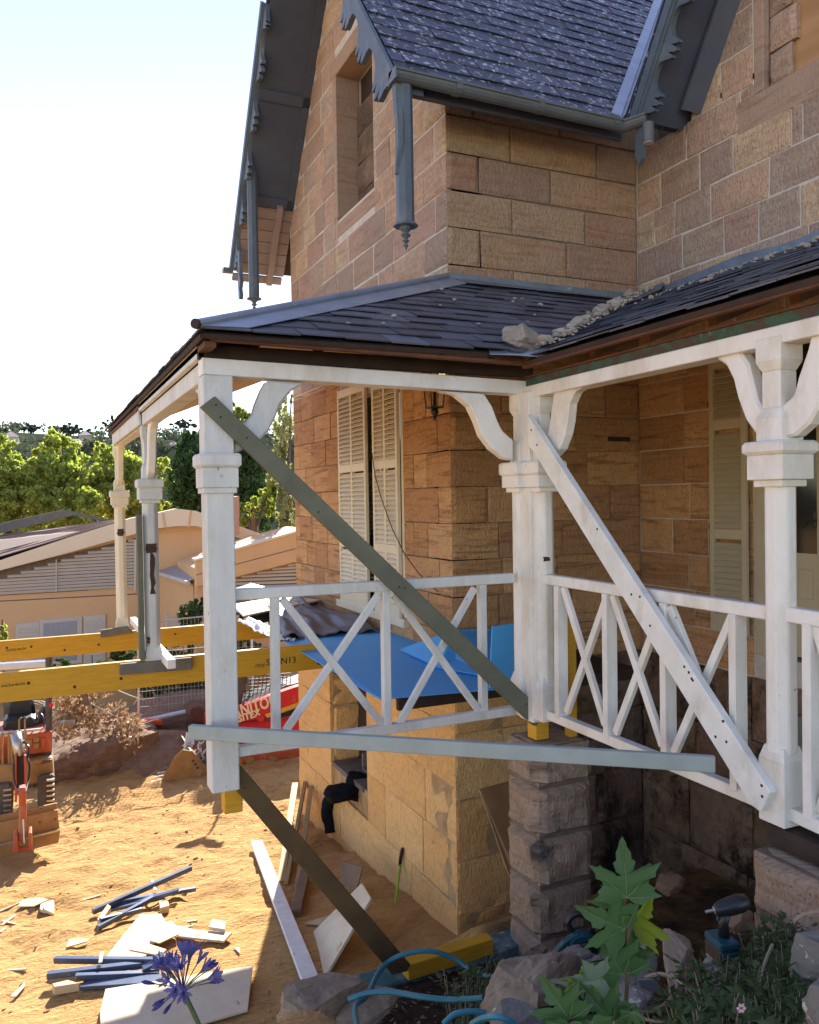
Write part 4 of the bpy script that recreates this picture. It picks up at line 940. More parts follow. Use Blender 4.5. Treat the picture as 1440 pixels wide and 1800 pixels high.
# french door on the right wall
dr = MB(); xd = X3+.06
dr.box((xd-.05, 4.97, .05), (xd+.08, 5.075, 2.75)); dr.box((xd-.03, 4.80, .05), (xd+.06, 4.86, 2.75)); dr.box((xd-.02, 4.86, 2.0), (xd+.05, 4.97, 2.08)); dr.box((xd-.02, 4.0, 2.12), (xd+.05, 4.80, 2.19)); dr.box((xd-.04, 3.3, 2.68), (xd+.06, 4.97, 2.75))
dr.build('door_frame', M['taupe'], house, bevel=.004)
dl = MB(); 
for (a, c) in (((4.70, 4.80), (.08, 2.12)), ((4.42, 4.50), (.08, 2.12)), ((4.28, 4.41), (.08, 2.12))): dl.box((xd, a[0], c[0]), (xd+.04, a[1], c[1]))
dl.box((xd+.001, 4.50, .08), (xd+.039, 4.70, .93)); dl.box((xd+.001, 4.50, 2.02), (xd+.039, 4.70, 2.12))
door = dl.build('french_door', M['taupe'], house, bevel=.003)
pn = MB(); pn.box((xd-.010, 4.535, .56), (xd-.0, 4.665, .80)); pn.build('panel', M['taupe'], door, bevel=.006)
pn = MB(); pn.box((xd+.015, 4.50, .93), (xd+.02, 4.70, 2.02)); pn.build('pane', M['glass'], door)
pn = MB(); pn.box((xd+.015, 3.4, 2.19), (xd+.02, 4.80, 2.68)); pn.build('pane', M['glass'], door)
hd = MB(); p = atx(1431, 915, xd-.02); hd.box((xd-.012, p.y-.012, p.z-.05), (xd, p.y+.012, p.z+.07)); hd.tube([(xd-.01, p.y, p.z), (xd-.05, p.y, p.z), (xd-.05, p.y+.03, p.z-.01), (xd-.045, p.y+.08, p.z-.06)], .008, 6)
M['black_metal'] = basic('black_metal', (.018,.017,.018), (.03,.028,.028), .45, 8, bmp=.1, spec=.5)
hd.build('handle', M['black_metal'], door)
# wall lantern
p = atx(764, 716, X1-.16); lt = thing('wall_lantern', (X1-.16, p.y, p.z), 'black glass wall lantern beside the right cream shutter', 'lantern')
mb = MB(); cy = p.y; cx = X1-.16; z0 = p.z
for sx in (-1, 1):
    for sy in (-1, 1): mb.tube([(cx+sx*.055, cy+sy*.055, z0), (cx+sx*.08, cy+sy*.08, z0+.30)], .006, 5)
mb.box((cx-.06, cy-.06, z0-.008), (cx+.06, cy+.06, z0+.004)); sq(mb, cx, cy, z0+.30, z0+.40, .09, .03); mb.tube([(cx, cy, z0+.40), (cx, cy, z0+.46), (cx+.1, cy, z0+.48), (X1, cy, z0+.40)], .01, 6)
mb.build('lantern_frame', M['black_metal'], lt)
mb = MB(); mb.lathe((cx, cy, z0-.12), [(.004, 0), (.014, .02), (.008, .04), (.03, .06), (.04, .085), (.022, .112)], 8); mb.build('finial', M['black_metal'], lt)
m, t, b = nodes('clear_glass'); b.inputs['Transmission Weight'].default_value = 1; b.inputs['Roughness'].default_value = .02; b.inputs['IOR'].default_value = 1.1; M['clear'] = m
mb = MB(); sq(mb, cx, cy, z0+.006, z0+.298, .053, .077); mb.build('glass', m, lt)
mb = MB(); mb.lathe((cx, cy, z0+.01), [(.016, 0), (.016, .13), (.01, .15), (.018, .17), (.002, .21)], 8); mb.build('candle', M['black_metal'], lt)
one('cable', 'thin brown cable dangling across the right cream shutter', 'cable', M['timber_raw'], lambda mb: mb.tube([atx(px, py, X1-.08) for px, py in ((654, 795), (660, 838), (672, 880), (690, 930), (712, 975), (738, 1010), (770, 1040))], .006, 5), bevel=0)
one('cable', 'thin vertical cable hanging near the inner wall corner', 'cable', M['timber_raw'], lambda mb: mb.tube([atx(px, py, X3-.02) for px, py in ((1122, 690), (1119, 760), (1115, 850), (1113, 905), (1108, 990))], .004, 4), bevel=0)
# slots in the wall stones
mb = MB(); q = aty(1069, 772, Y2-.008); mb.box((q.x, Y2-.012, q.z-.02), (q.x+.27, Y2+.02, q.z+.025)); mb.build('wall_slot', M['black_metal'], house)

# ================================================================== OLD FLOOR WITH BLUE SHEETS
fl = thing('floor_frame', (2.8, 6, -.2), 'old floor joists along the house under the blue sheets', 'floor frame')
for i in range(13):
    y = 5.35+.46*i; x1 = X1+.03 if y > Y2 else 4.6
    mb = MB(); mb.box((2.34, y, -.11), (x1, y+.045, -.025)); mb.build('joist', M['timber_dark'], fl)
mb = MB(); mb.box((2.32, 5.3, -.025), (X1-.01, 10.9, -.012)); mb.build('floor_panel', M['timber_dark'], fl)
mb = MB(); mb.box((X1-.01, 5.3, -.0255), (4.5, Y2-.02, -.0125)); mb.build('floor_panel', M['timber_dark'], fl)
m, t, b = nodes('blue_membrane'); v = coords(t, rand=False)
c = mix(t, ramp_out(t, noisetex(t, v, 2.5, 4, .6), .3, .7), (.07, .40, .88), (.085, .44, .90)); c = mix(t, ramp_out(t, noisetex(t, v, 16, 5, .7), .68, .74), c, (.14, .40, .75))
t.links.new(c, b.inputs['Base Color']); b.inputs['Roughness'].default_value = .6; bump(t, b, noisetex(t, v, 1.2, 3, .5), .3, .08); M['blue'] = m
def sheet(label, pts, th, mat, group=None, name='blue_sheet', cat='sheet'):
    mb = MB(); nrm = (pts[1]-pts[0]).cross(pts[2]-pts[0]).normalized(); nrm = nrm if nrm.z > 0 or (abs(nrm.z) < .1 and nrm.y < 0) else -nrm
    mb.prism(pts, -nrm*th); o = mb.build(name, mat, None); return tag(o, label, cat, group)
sheet('large blue membrane sheet lying over the old floor', [atz(*p, .0) for p in ((497, 1126), (668, 1229), (905, 1208), (905, 1150), (797, 1148))]+[Vector((X1-.01, Y2-.02, 0)), Vector((X1-.01, 8.15, 0)), atz(560, 1117, 0)], .006, M['blue'], 'blue sheets')
sheet('front strip of blue sheet with a dark seam behind it', [atz(*p, .010) for p in ((612, 1188), (800, 1184), (868, 1199), (906, 1196), (906, 1209), (669, 1228))], .005, M['blue'], 'blue sheets')
sheet('blue sheet with a cut corner rising towards the house wall', [atz(703, 1141, .03), atz(772, 1173, .02), atz(903, 1197, .02), aty(903, 1106, 6.42), aty(800, 1106, 6.44)], .008, M['blue'], 'blue sheets')
sheet('dark blue panel standing upright behind the valley post', [aty(*p, 5.0) for p in ((866, 1101), (905, 1096), (915, 1222), (861, 1210))], .012, M['blue'], 'blue sheets')
def drape(label, cat, corners, n, mat, amp, freq, name, seed=0, th=.003):
    a, b_, c_, d_ = [Vector(p) for p in corners]; mb = MB(); vs = []
    for j in range(n+1):
        for i in range(n+1):
            u, v_ = i/n, j/n; p = (a*(1-u)+b_*u)*(1-v_)+(d_*(1-u)+c_*u)*v_
            p = p+Vector((0, 0, amp*(noise.noise(Vector((u*freq[0], v_*freq[1], seed)))+.5*noise.noise(Vector((u*freq[0]*2.3, v_*freq[1]*2.3, seed+4)))))); vs.append(p)
    mb.add(vs, [(j*(n+1)+i, j*(n+1)+i+1, (j+1)*(n+1)+i+1, (j+1)*(n+1)+i) for j in range(n) for i in range(n)])
    o = mb.build(name, mat, None, smooth=True); s_ = o.modifiers.new('thick', 'SOLIDIFY'); s_.thickness = th
    return tag(o, label, cat)
M['tarp_grey'] = basic('grey_tarp', (.13,.13,.15), (.10,.10,.12), .5, 5, bmp=.2, bscale=12)
M['plastic_white'] = basic('white_plastic', (.72,.74,.76), (.6,.62,.65), .4, 8, bmp=.3, bscale=20)
drape('grey crumpled tarpaulin on the far part of the old floor', 'tarpaulin', (atz(497, 1122, .03), atz(668, 1107, .03), Vector((3.36, 11.2, .10)), atz(470, 1062, .12)), 24, M['tarp_grey'], .07, (6, 2.5), 'tarpaulin')
drape('white plastic strip along the outer edge of the old floor', 'plastic sheet', (atz(418, 1092, .04), atz(436, 1084, .06), atz(520, 1122, .03), atz(492, 1128, .0)), 14, M['plastic_white'], .05, (3, 8), 'plastic_strip', 3)
M['ply_pale'] = basic('pale_plywood', (.62,.50,.31), (.53,.41,.24), .7, 5, (1,1,1), .12, 30, spots=((.33,.2,.1), .68, 5), hue=.12)
M['ply_dusty'] = basic('dusty_board', (.66,.57,.43), (.56,.46,.32), .75, 4, bmp=.15, spots=((.40,.25,.12), .64, 7), hue=.1)
sheet('pale board lying on the far end of the old floor', [atz(*p, .10) for p in ((408, 1062), (505, 1046), (562, 1054), (428, 1082))], .02, M['ply_pale'], None, 'loose_board', 'board')

def curve_(pts, n=8):
    out = []; P = [pts[0]]+pts+[pts[-1]]
    for i in range(1, len(P)-2):
        for k in range(n):
            t_ = k/n; p0, p1, p2, p3 = P[i-1], P[i], P[i+1], P[i+2]
            out.append(.5*((2*p1)+(p2-p0)*t_+(2*p0-5*p1+4*p2-p3)*t_*t_+(3*p1-p0-3*p2+p3)*t_**3))
    out.append(pts[-1]); return out
# ================================================================== PIERS
def rockbox(mb, a, b_, seed, amp=.02, n=6, edge=.012):
    a, b_ = Vector(a), Vector(b_); c = (a+b_)/2; h = (b_-a)/2; vs = {}; fs = []
    def vid(k):
        if k not in vs: vs[k] = len(vs)
        return vs[k]
    for ax in range(3):
        for sd in (0, n):
            for p in range(n):
                for q in range(n):
                    f = []
                    for (dp, dq) in ((0,0),(1,0),(1,1),(0,1)):
                        t_ = [0,0,0]; t_[ax] = sd; t_[(ax+1) % 3] = p+dp; t_[(ax+2) % 3] = q+dq; f.append(vid(tuple(t_)))
                    fs.append(tuple(f) if sd else tuple(reversed(f)))
    out = []
    for k in vs:
        d = Vector([2*k[i]/n-1 for i in range(3)]); ne = sum(1 for i in range(3) if k[i] in (0, n))
        q = Vector([d[i]*h[i] for i in range(3)])
        o = Vector((d.x if abs(d.x) == 1 else 0, d.y if abs(d.y) == 1 else 0, d.z if abs(d.z) == 1 else 0))
        s = Vector((q.x*6+seed*3.1, q.y*6+seed, q.z*6+seed*2.3))
        disp = (amp*(.9+noise.noise(s)+.6*noise.noise(s*2.4)) if ne == 1 else -edge*(.5+abs(noise.noise(s*2))))
        if ne == 1 and abs(d.z) == 1: disp *= .15
        out.append(c+q+o*disp)
    mb.add(out, fs); return mb
def pier(label, x0, x1, y0, y1, tops, loc, seed):
    t = thing('stone_pier', loc, label, 'pier', 'stone piers under the veranda')
    mc = MB(); mc.box((x0+.012, y0+.012, tops[-1]), (x1-.012, y1-.012, tops[0]-.01)); mc.build('mortar_core', M['mortar_dk'], t)
    for i, (zt, zb) in enumerate(zip(tops, tops[1:])):
        mb = MB(); rockbox(mb, (x0, y0, zb+.006), (x1, y1, zt-.006), seed+i, .026, 8); mb.build('stone_block', M['st_pier'], t)
    return t
pier('grey rock faced stone pier below the valley post', 2.80, 3.20, 4.25, 4.62, [-.14, -.40, -.72, -1.04, -1.36, -1.75], (3.0, 4.4, -1.7), 40)
pier('squat dark stone pier below the right post', 2.75, 3.30, 1.90, 2.54, [-.09, -.36, -.95], (3, 2.2, -.95), 50)
one('timber_block', 'dark charred timber packer on top of the right pier', 'timber', M['timber_dark'], lambda mb: rockbox(mb, (2.82, 1.92, -.085), (3.2, 2.52, .01), 5, .004, 3, .006), bevel=0)
one('timber_block', 'short yellow timber packer on top of the grey pier', 'timber', M['lvl'], lambda mb: mb.box((2.86, 4.36, -.135), (2.96, 4.46, .02)))
one('timber_post', 'yellow timber prop behind the valley post', 'timber', M['lvl'], lambda mb: mb.box((3.10, 4.33, -.14), (3.16, 4.39, .62)))
one('timber_post', 'dark green timber prop behind the right post', 'timber', M['wood_green'], lambda mb: mb.box((3.25, 2.72, -.9), (3.33, 2.82, .36)))
# plywood offcut leaning against the foundation
one('leaning_board', 'brown plywood offcut leaning against the foundation beside the grey pier', 'board', M['ply_warm'], lambda mb: mb.prism([aty(843, 1388, 5.6), aty(905, 1372, 5.7), aty(905, 1530, 5.1), aty(900, 1548, 5.1), aty(893, 1532, 5.1)], (0, .018, 0)))
# jacket, tray and boards in the opening of the foundation
M['black_cloth'] = basic('black_cloth', (.008,.008,.010), (.013,.013,.017), .9, 10, bmp=.4, bscale=14, spec=.1)
jk = thing('jacket', aty(600, 1400, 9.2), 'black jacket slung in the foundation opening with one sleeve hanging', 'jacket')
mb = MB(); mb.rock(aty(624, 1380, 9.3), (.34, .42, .34), 3, 3, .4); mb.build('body', M['black_cloth'], jk, smooth=True)
mb = MB(); mb.rock(aty(600, 1394, 9.2), (.44, .42, .17), 9, 3, .3); mb.build('shoulder', M['black_cloth'], jk, smooth=True)
mb = MB(); mb.tube(curve_([aty(592, 1396, 9.2), atx(584, 1402, X1-.03), atx(577, 1412, X1-.06), atx(575, 1430, X1-.06), atx(579, 1448, X1-.05), atx(581, 1464, X1-.05)]), [.08]*6+[.085]*12+[.08]*12+[.07]*11, 10); mb.build('sleeve', M['black_cloth'], jk, smooth=True)
one('steel_tray', 'bent metal tray lying in the foundation opening under the jacket', 'tray', M['grey_board'], lambda mb: (mb.box((X1+.12, 9.15, -1.84), (X1+.75, 9.18, -1.66)), mb.box((X1+.12, 8.75, -1.86), (X1+.75, 9.18, -1.845))))
# ================================================================== RUBBLE ON THE VERANDA ROOF
M['rubble'] = basic('mortar_rubble', (.44,.375,.30), (.29,.245,.20), .95, 9, bmp=.6, bscale=30, hue=.25)
def on2(u, v_, off=0): return O2+U2*u+V2*v_+n2v*off
n3v = U3.cross(V3); n3v = n3v if n3v.z > 0 else -n3v
def on3(u, v_, off=0): return O3+U3*u+V3*v_+n3v*off
big = MB(); big.rock((2.80, 4.33, 2.40), (.36, .22, .17), 12, 4, .30, .3); o = big.build('mortar_lump', M['rubble'], None); tag(o, 'big grey lump of old mortar at the foot of the roof valley', 'rubble')
rr = random.Random(44)
ORD = ['first', 'second', 'third', 'fourth', 'fifth', 'sixth', 'seventh', 'eighth', 'ninth', 'tenth', 'eleventh', 'twelfth', 'thirteenth', 'fourteenth', 'fifteenth', 'sixteenth', 'seventeenth', 'eighteenth']
V0, V1_ = Vector((EX3+.1, EY+.05, EZ+.02)), Vector((X3-.2, Y2-.16, TZ))
small = MB()
for i in range(18):
    s = (i+.5)/18; p = V0.lerp(V1_, s)+U3*rr.uniform(.0, .22)*(1-.3*s); p.z += .04; sz = rr.uniform(.055, .11)
    mb = MB(); mb.rock(p+Vector((0, 0, sz*.2)), (sz*rr.uniform(1, 1.5), sz*rr.uniform(.8, 1.3), sz*rr.uniform(.6, .9)), i+1, 2, .4, rr.uniform(0, 3))
    o = mb.build('mortar_chunk', M['rubble'], None); tag(o, 'larger mortar chunk in the roof valley, %s up from the big lump' % ORD[i], 'rubble', 'larger mortar chunks in the roof valley')
for i in range(150):
    s = rr.random()
    if i < 90:
        o_ = rr.uniform(-.06, .30)*(1-.3*s); p = V0.lerp(V1_, s)+U3*max(0, o_)+U2*min(0, o_); p.z += .035
    else:
        u = rr.uniform(-1.2, 3.0); p = on3(u, sl3*rr.uniform(.62, .95), .03)
        if p.y > EY+(p.x-EX3)/(X3-EX3)*(Y2-EY): continue
    sz = rr.uniform(.02, .05); small.rock(p+Vector((0, 0, sz*.2)), (sz*rr.uniform(1, 1.5), sz*rr.uniform(.8, 1.3), sz*rr.uniform(.6, .9)), i+100, 1, .4, rr.uniform(0, 3))
small = small.build('mortar_rubble', M['rubble'], None); small['kind'] = 'stuff'; small['label'] = 'small mortar rubble strewn along the roof valley and right slope'; small['category'] = 'rubble'
cr_ = []
for i in range(26):
    u, vv = rr.uniform(.8, 3.4), rr.uniform(.3, 2.2); sz = rr.uniform(.014, .032)
    if u > EX3-EX+vv*(X3-EX3)/sl2-.1 or u < vv*(X1-EX)/sl2+.2: continue
    cr_.append((u, vv, sz))
for i, (u, vv, sz) in enumerate(sorted(cr_)):
    mb = MB(); mb.rock(on2(u, vv, .035), (sz*1.4, sz, sz*.7), i+300, 1, .4); o = mb.build('mortar_crumb', M['rubble'], None); tag(o, 'small pale mortar crumb on the front slates, %s from the left' % ORD[i], 'rubble', 'mortar crumbs on the front slates')
mb = MB()
for i in range(500):
    s = rr.random(); p = Vector((EX3+.1, EY+.05, EZ+.02)).lerp(Vector((X3-.2, Y2-.16, TZ)), s)+U3*rr.uniform(0, .35)+Vector((0, 0, .03))
    if i > 260: p = on3(rr.uniform(-1.5, 3), sl3*rr.uniform(.75, .97), .035)
    sz = rr.uniform(.008, .02); mb.rock(p, (sz*1.4, sz, sz*.8), i, 1, .4)
o = mb.build('mortar_grit', M['rubble'], None); o['kind'] = 'stuff'; o['label'] = 'fine mortar grit along the roof valley'; o['category'] = 'grit'
# ================================================================== THE DUG GROUND: MACHINES
def pslab(mb, px, Y, dep): mb.prism([aty(a, b_, Y) for a, b_ in px], (0, dep, 0)); return mb
M['mach_orange'] = basic('faded_orange_paint', (.52,.105,.04), (.40,.085,.04), .5, 7, bmp=.1, spots=((.26,.16,.10), .66, 12), dirt=((.40,.27,.15), .5, 5))
M['mach_red'] = basic('bright_red_paint', (.60,.025,.03), (.52,.022,.028), .4, 5, bmp=.05, dirt=((.35,.2,.12), .1, 6))
M['mach_tan'] = basic('dusty_yellow_steel', (.40,.235,.085), (.30,.165,.06), .65, 6, bmp=.25, spots=((.16,.10,.06), .66, 9), dirt=((.45,.31,.17), .4, 5))
M['vinyl'] = basic('black_vinyl', (.012,.012,.014), (.02,.02,.022), .38, 6, bmp=.1, spec=.5)
M['rubber'] = basic('dusty_rubber', (.09,.075,.06), (.15,.115,.08), .85, 9, bmp=.4)
M['steel'] = basic('worn_steel', (.55,.53,.50), (.40,.37,.33), .35, 9, bmp=.1, metal=.8)
M['dark_steel'] = basic('dark_greasy_steel', (.05,.042,.04), (.11,.085,.065), .55, 9, bmp=.2)
M['rusty'] = basic('rusty_steel', (.20,.085,.05), (.13,.06,.04), .8, 8, bmp=.35)
M['orange_plastic'] = basic('orange_plastic', (.80,.13,.03), (.7,.11,.03), .45, 5, bmp=.05)
ex = thing('excavator', aty(45, 1495, 12.3), 'small orange excavator facing us with its dozer blade and arm down', 'excavator')
Y = 11.6
mb = MB()
for (p, dy) in (([(-60, 1448), (100, 1412), (101, 1424), (-60, 1461)], .10), ([(-60, 1461), (101, 1424), (105, 1458), (-60, 1498)], .0), ([(-60, 1498), (105, 1458), (105, 1461), (-60, 1502)], -.05), ([(-60, 1502), (106, 1461), (103, 1482), (-60, 1522)], -.02)): pslab(mb, p, Y+dy, .05)
mb.build('dozer_blade', M['mach_tan'], ex, bevel=.006)
mb = MB(); pslab(mb, [(-60, 1499), (106, 1457.5), (106, 1461), (-60, 1503)], Y-.075, .02); mb.build('cutting_edge', M['steel'], ex)
for x0, x1, y0, y1 in ((66, 98, 1368, 1425), (-30, 22, 1385, 1440)):
    tk = MB(); pslab(tk, [(x0, y0), (x1-2, y0-6), (x1, y1), (x0, y1+4)], 12.1, 1.5); tk = tk.build('track', M['rubber'], ex, bevel=.03)
    for i in range(6):
        mb = MB(); yy = y0+3+i*9; pslab(mb, [(x1-16, yy), (x1-2, yy-1.5), (x1-2, yy+1.5), (x1-16, yy+3)], 12.04, .06); mb.build('track_bar', M['steel'], tk)
mb = MB(); pslab(mb, [(24, 1345), (92, 1332), (96, 1371), (44, 1381), (22, 1392), (-40, 1380), (-40, 1345)], 12.25, 1.0); mb.build('lower_body', M['mach_tan'], ex, bevel=.02)
mb = MB(); pslab(mb, [(45, 1292), (91, 1285), (92, 1322), (46, 1328)], 12.4, .9); bd_ = mb.build('body', M['mach_orange'], ex, bevel=.02)
for p in ([(59, 1298), (69, 1296), (69, 1304), (59, 1306)], [(59, 1308), (69, 1306), (69, 1316), (59, 1317)], [(46, 1302), (56, 1300), (56, 1310), (46, 1312)], [(72, 1298), (80, 1297), (80, 1318), (72, 1319)]):
    mb = MB(); pslab(mb, p, 12.37, .03); mb.build('panel', M['mach_orange'] if p[0][0] > 70 else M['mach_tan'], bd_, bevel=.006)
mb = MB(); pslab(mb, [(-40, 1300), (24, 1293), (26, 1350), (-40, 1360)], 12.45, .9); mb.build('side_body', M['mach_orange'], ex, bevel=.02)
mb = MB()
for x in (2, 13, 18): pslab(mb, [(x, 1290), (x+4, 1289), (x+5, 1372), (x+1, 1374)], 12.3, .08)
mb.build('guard_rail', M['mach_tan'], ex)
mb = MB(); pslab(mb, [(-5, 1289), (80, 1280), (80, 1283), (-5, 1293)], 12.35, .06); mb.build('floor_edge', M['steel'], ex)
st = MB(); pslab(st, [(12, 1262), (9, 1245), (16, 1228), (30, 1222), (52, 1224), (60, 1236), (63, 1252), (60, 1262), (38, 1264)], 13.1, .16); st = st.build('seat_back', M['vinyl'], ex, bevel=.05)
mb = MB(); pslab(mb, [(4, 1280), (8, 1264), (60, 1261), (66, 1270), (66, 1284), (8, 1288)], 12.8, .4); mb.build('seat', M['vinyl'], ex, bevel=.05)
mb = MB(); mb.tube([aty(86, 1150, 12.55), aty(86, 1290, 12.5), aty(84, 1372, 12.35)], .045, 8); mb.build('canopy_post', M['dark_steel'], ex)
mb = MB(); pslab(mb, [(64, 1266), (78, 1240), (84, 1250), (84, 1288), (66, 1288)], 12.9, .3); mb.build('console', M['vinyl'], ex, bevel=.02)
for x in (35, 45): mb = MB(); mb.tube([aty(x, 1322, 12.2), aty(x-1, 1265, 12.3), aty(x+3, 1261, 12.3)], .012, 5); mb.build('lever', M['mach_tan'], ex)
mb = MB(); mb.tube([aty(28, 1290, 11.9), aty(36, 1330, 11.75)], .07, 12); mb.build('boom_cylinder', M['steel'], ex, smooth=True)
mb = MB(); pslab(mb, [(27, 1318), (43, 1316), (46, 1390), (29, 1392)], 11.75, .25); mb.build('boom', M['dark_steel'], ex, bevel=.01)
mb = MB(); pslab(mb, [(26, 1330), (29, 1330), (30, 1410), (26, 1410)], 11.6, .3); pslab(mb, [(42, 1328), (46, 1328), (47, 1395), (44, 1400)], 11.6, .3); mb.build('boom_plate', M['mach_orange'], ex)
mb = MB(); pslab(mb, [(33, 1386), (45, 1385), (47, 1440), (46, 1478), (32, 1480), (33, 1440)], 11.2, .16); mb.build('arm', M['mach_red'] if 0 else M['mach_orange'], ex, bevel=.012)
mb = MB(); mb.tube([aty(41, 1440, 11.15), aty(43, 1482, 11.1)], .012, 6); mb.build('ram_rod', M['steel'], ex)
mb = MB(); pslab(mb, [(23, 1472), (31, 1468), (33, 1498), (24, 1502)], 11.1, .25); pslab(mb, [(50, 1466), (56, 1464), (57, 1492), (50, 1496)], 11.1, .25); mb.tube([aty(22, 1494, 11.2), aty(58, 1490, 11.2)], .035, 8); mb.build('bucket_hitch', M['mach_orange'], ex, bevel=.01)
mb = MB(); mb.box(aty(-40, 1352, 12.0), aty(24, 1300, 13.6)); 
for i, pts in enumerate(([(30, 1322, 11.8), (24, 1345, 11.6), (26, 1375, 11.5), (34, 1392, 11.3)], [(46, 1322, 11.8), (52, 1345, 11.6), (50, 1370, 11.5), (45, 1392, 11.3)], [(36, 1300, 11.9), (50, 1312, 11.7), (48, 1335, 11.6)], [(66, 1270, 12.7), (72, 1255, 12.7), (78, 1268, 12.6), (76, 1284, 12.6)])):
    mb = MB(); mb.tube(curve_([aty(a, b_, c_) for a, b_, c_ in pts], 6), .013, 6); mb.build('hydraulic_hose', M['vinyl'], ex)
for (x, y) in ((72, 1420), (52, 1426), (97, 1440), (70, 1445)):
    mb = MB(); mb.lathe(aty(x, y, 11.595), [(.012, 0), (.012, .012)], 6, (0, -1, 0)); mb.build('bolt', M['dark_steel'], ex)
for p in ([(60, 1338), (74, 1336), (76, 1343), (60, 1345)], [(70, 1340), (90, 1335), (92, 1338), (72, 1344)]):
    mb = MB(); pslab(mb, p, 12.22, .04); mb.build('step', M['dark_steel'] if p[0][0] > 65 else M['mach_tan'], ex, bevel=.01)
mb = MB(); mb.lathe(aty(89, 1243, 12.5), [(.03, 0), (.035, .05), (.02, .07)], 10); mb.build('beacon', M['mach_red'], ex)
cl = MB(); r9 = random.Random(19)
for _ in range(1100):
    x, y = r9.uniform(-3, 3.2), r9.uniform(6, 15); 
    if noise.noise(Vector((x*.8, y*.8, 2))) < r9.uniform(-.5, .35): continue
    s_ = r9.choice([.012, .012, .016, .02, .035]); cl.rock((x, y, gz(x, y)+s_*.05), (s_*r9.uniform(1, 1.8), s_, s_*.8), int(r9.random()*1000), 1, .4)
cl = cl.build('earth_clods', M['earth'], None); cl['kind'] = 'stuff'; cl['label'] = 'loose clods of sandy earth'; cl['category'] = 'clods'
# ---- red tracked loader with its bucket
ld = thing('track_loader', aty(470, 1342, 14.8), 'red tracked loader with lettered boom and tan bucket behind the corner post', 'loader')
mb = MB(); pslab(mb, [(380, 1262), (415, 1246), (473, 1224), (520, 1208), (560, 1196), (560, 1225), (520, 1240), (462, 1263), (415, 1271), (380, 1278)], 14.3, .18); bm = mb.build('boom', M['mach_red'], ld, bevel=.01)
mb = MB(); pslab(mb, [(380, 1278), (415, 1273), (560, 1258), (560, 1330), (380, 1330)], 14.55, 1.2); mb.build('body', M['mach_red'], ld, bevel=.03)
mb = MB(); pslab(mb, [(385, 1322), (560, 1316), (560, 1336), (392, 1345)], 14.45, .4); mb.build('track_frame', M['mach_orange'], ld, bevel=.02)
for x in (408, 441, 480, 516): mb = MB(); c = aty(x, 1341-(x-408)*.04, 14.4); mb.lathe(c, [(.085, 0), (.085, .2)], 16, (0, 1, 0)); mb.lathe(c-Vector((0, .012, 0)), [(.05, 0), (.05, .2)], 12, (0, 1, 0)); mb.build('roller', M['mach_tan'], ld, bevel=.008)
mb = MB(); pslab(mb, [(390, 1340), (560, 1332), (560, 1350), (398, 1356)], 14.5, .4); mb.build('track', M['rubber'], ld)
mb = MB(); pslab(mb, [(420, 1190), (435, 1189), (424, 1240), (412, 1244)], 14.6, .1); mb.build('cab_pillar', M['dark_steel'], ld)
mb = MB(); pslab(mb, [(412, 1243), (505, 1205), (560, 1190), (560, 1222), (412, 1262)], 14.7, .6); mb.build('engine_cover', M['vinyl'], ld)
gm = MB()
for i in range(13): gm.bar(aty(428+i*7, 1186, 14.9), aty(422+i*7, 1240, 14.9), .012, .012, up=(0,1,0))
for i in range(9): gm.bar(aty(425, 1189+i*6, 14.92), aty(512, 1183+i*6, 14.92), .012, .012, up=(0,1,0))
o = gm.build('guard_mesh', M['dark_steel'], ld); o['kind'] = 'stuff'
M['decal'] = basic('cream_decal', (.80,.66,.45), (.76,.62,.42), .5, 5, bmp=0); M['decal_y'] = basic('yellow_decal', (.75,.42,.04), bmp=0); M['decal_k'] = basic('black_decal', (.02,.02,.02), bmp=0)
p0, p1 = aty(404, 1268, 14.285), aty(474, 1246, 14.285); dx = (p1-p0).normalized()
text_mesh('MANITOU', .30, M['decal'], facing(aty(394, 1268.5, 14.285), dx, (0, 0, 1)) @ Matrix.Scale(.72, 4, (1, 0, 0)), parent=bm, bold=.008)
text_mesh('ESITEX', .17, M['decal'], facing(aty(412, 1272, 14.284), dx, (0, 0, 1)) @ Matrix.Scale(.95, 4, (1, 0, 0)), parent=bm, bold=.006)
mb = MB(); pslab(mb, [(466, 1256), (560, 1222), (560, 1229), (470, 1262)], 14.29, .01); mb.build('stripe', M['decal_y'], bm); mb = MB(); pslab(mb, [(472, 1263), (560, 1231), (560, 1250), (476, 1264)], 14.288, .01); mb.build('stripe', M['decal_k'], bm)
mb = MB(); mb.lathe(aty(458, 1263, 14.29), [(.07, 0), (.05, .03)], 14, (0, -1, 0)); mb.build('pivot_pin', M['mach_red'], bm)
bk = MB(); side = [(282, 1375), (307, 1332), (321, 1318), (335, 1320), (347, 1336), (359, 1351), (354, 1366)]
pslab(bk, side, 14.1, .03); bk = bk.build('bucket', M['mach_tan'], ld, bevel=.006); 
mb = MB(); pslab(mb, [(298, 1341), (311, 1318), (323, 1291), (329, 1289), (327, 1312), (312, 1332)], 15.3, .03); pslab(mb, [(354, 1366), (359, 1351), (347, 1336), (335, 1320), (338, 1320), (351, 1336), (364, 1351), (358, 1368)], 14.13, 1.15); pslab(mb, [(282, 1375), (354, 1366), (354, 1368), (282, 1377)], 14.13, 1.1); mb.build('bucket_shell', M['mach_tan'], bk)
for i in range(6):
    mb = MB(); x, y = 283+i*3.6, 1374-i*7.2; pslab(mb, [(x, y), (x-17+i*2.0, y+3-i*.5), (x-18+i*2, y+1-i*.5), (x+2, y-4)], 14.1+.2*i, .06); mb.build('tooth', M['steel'], bk)
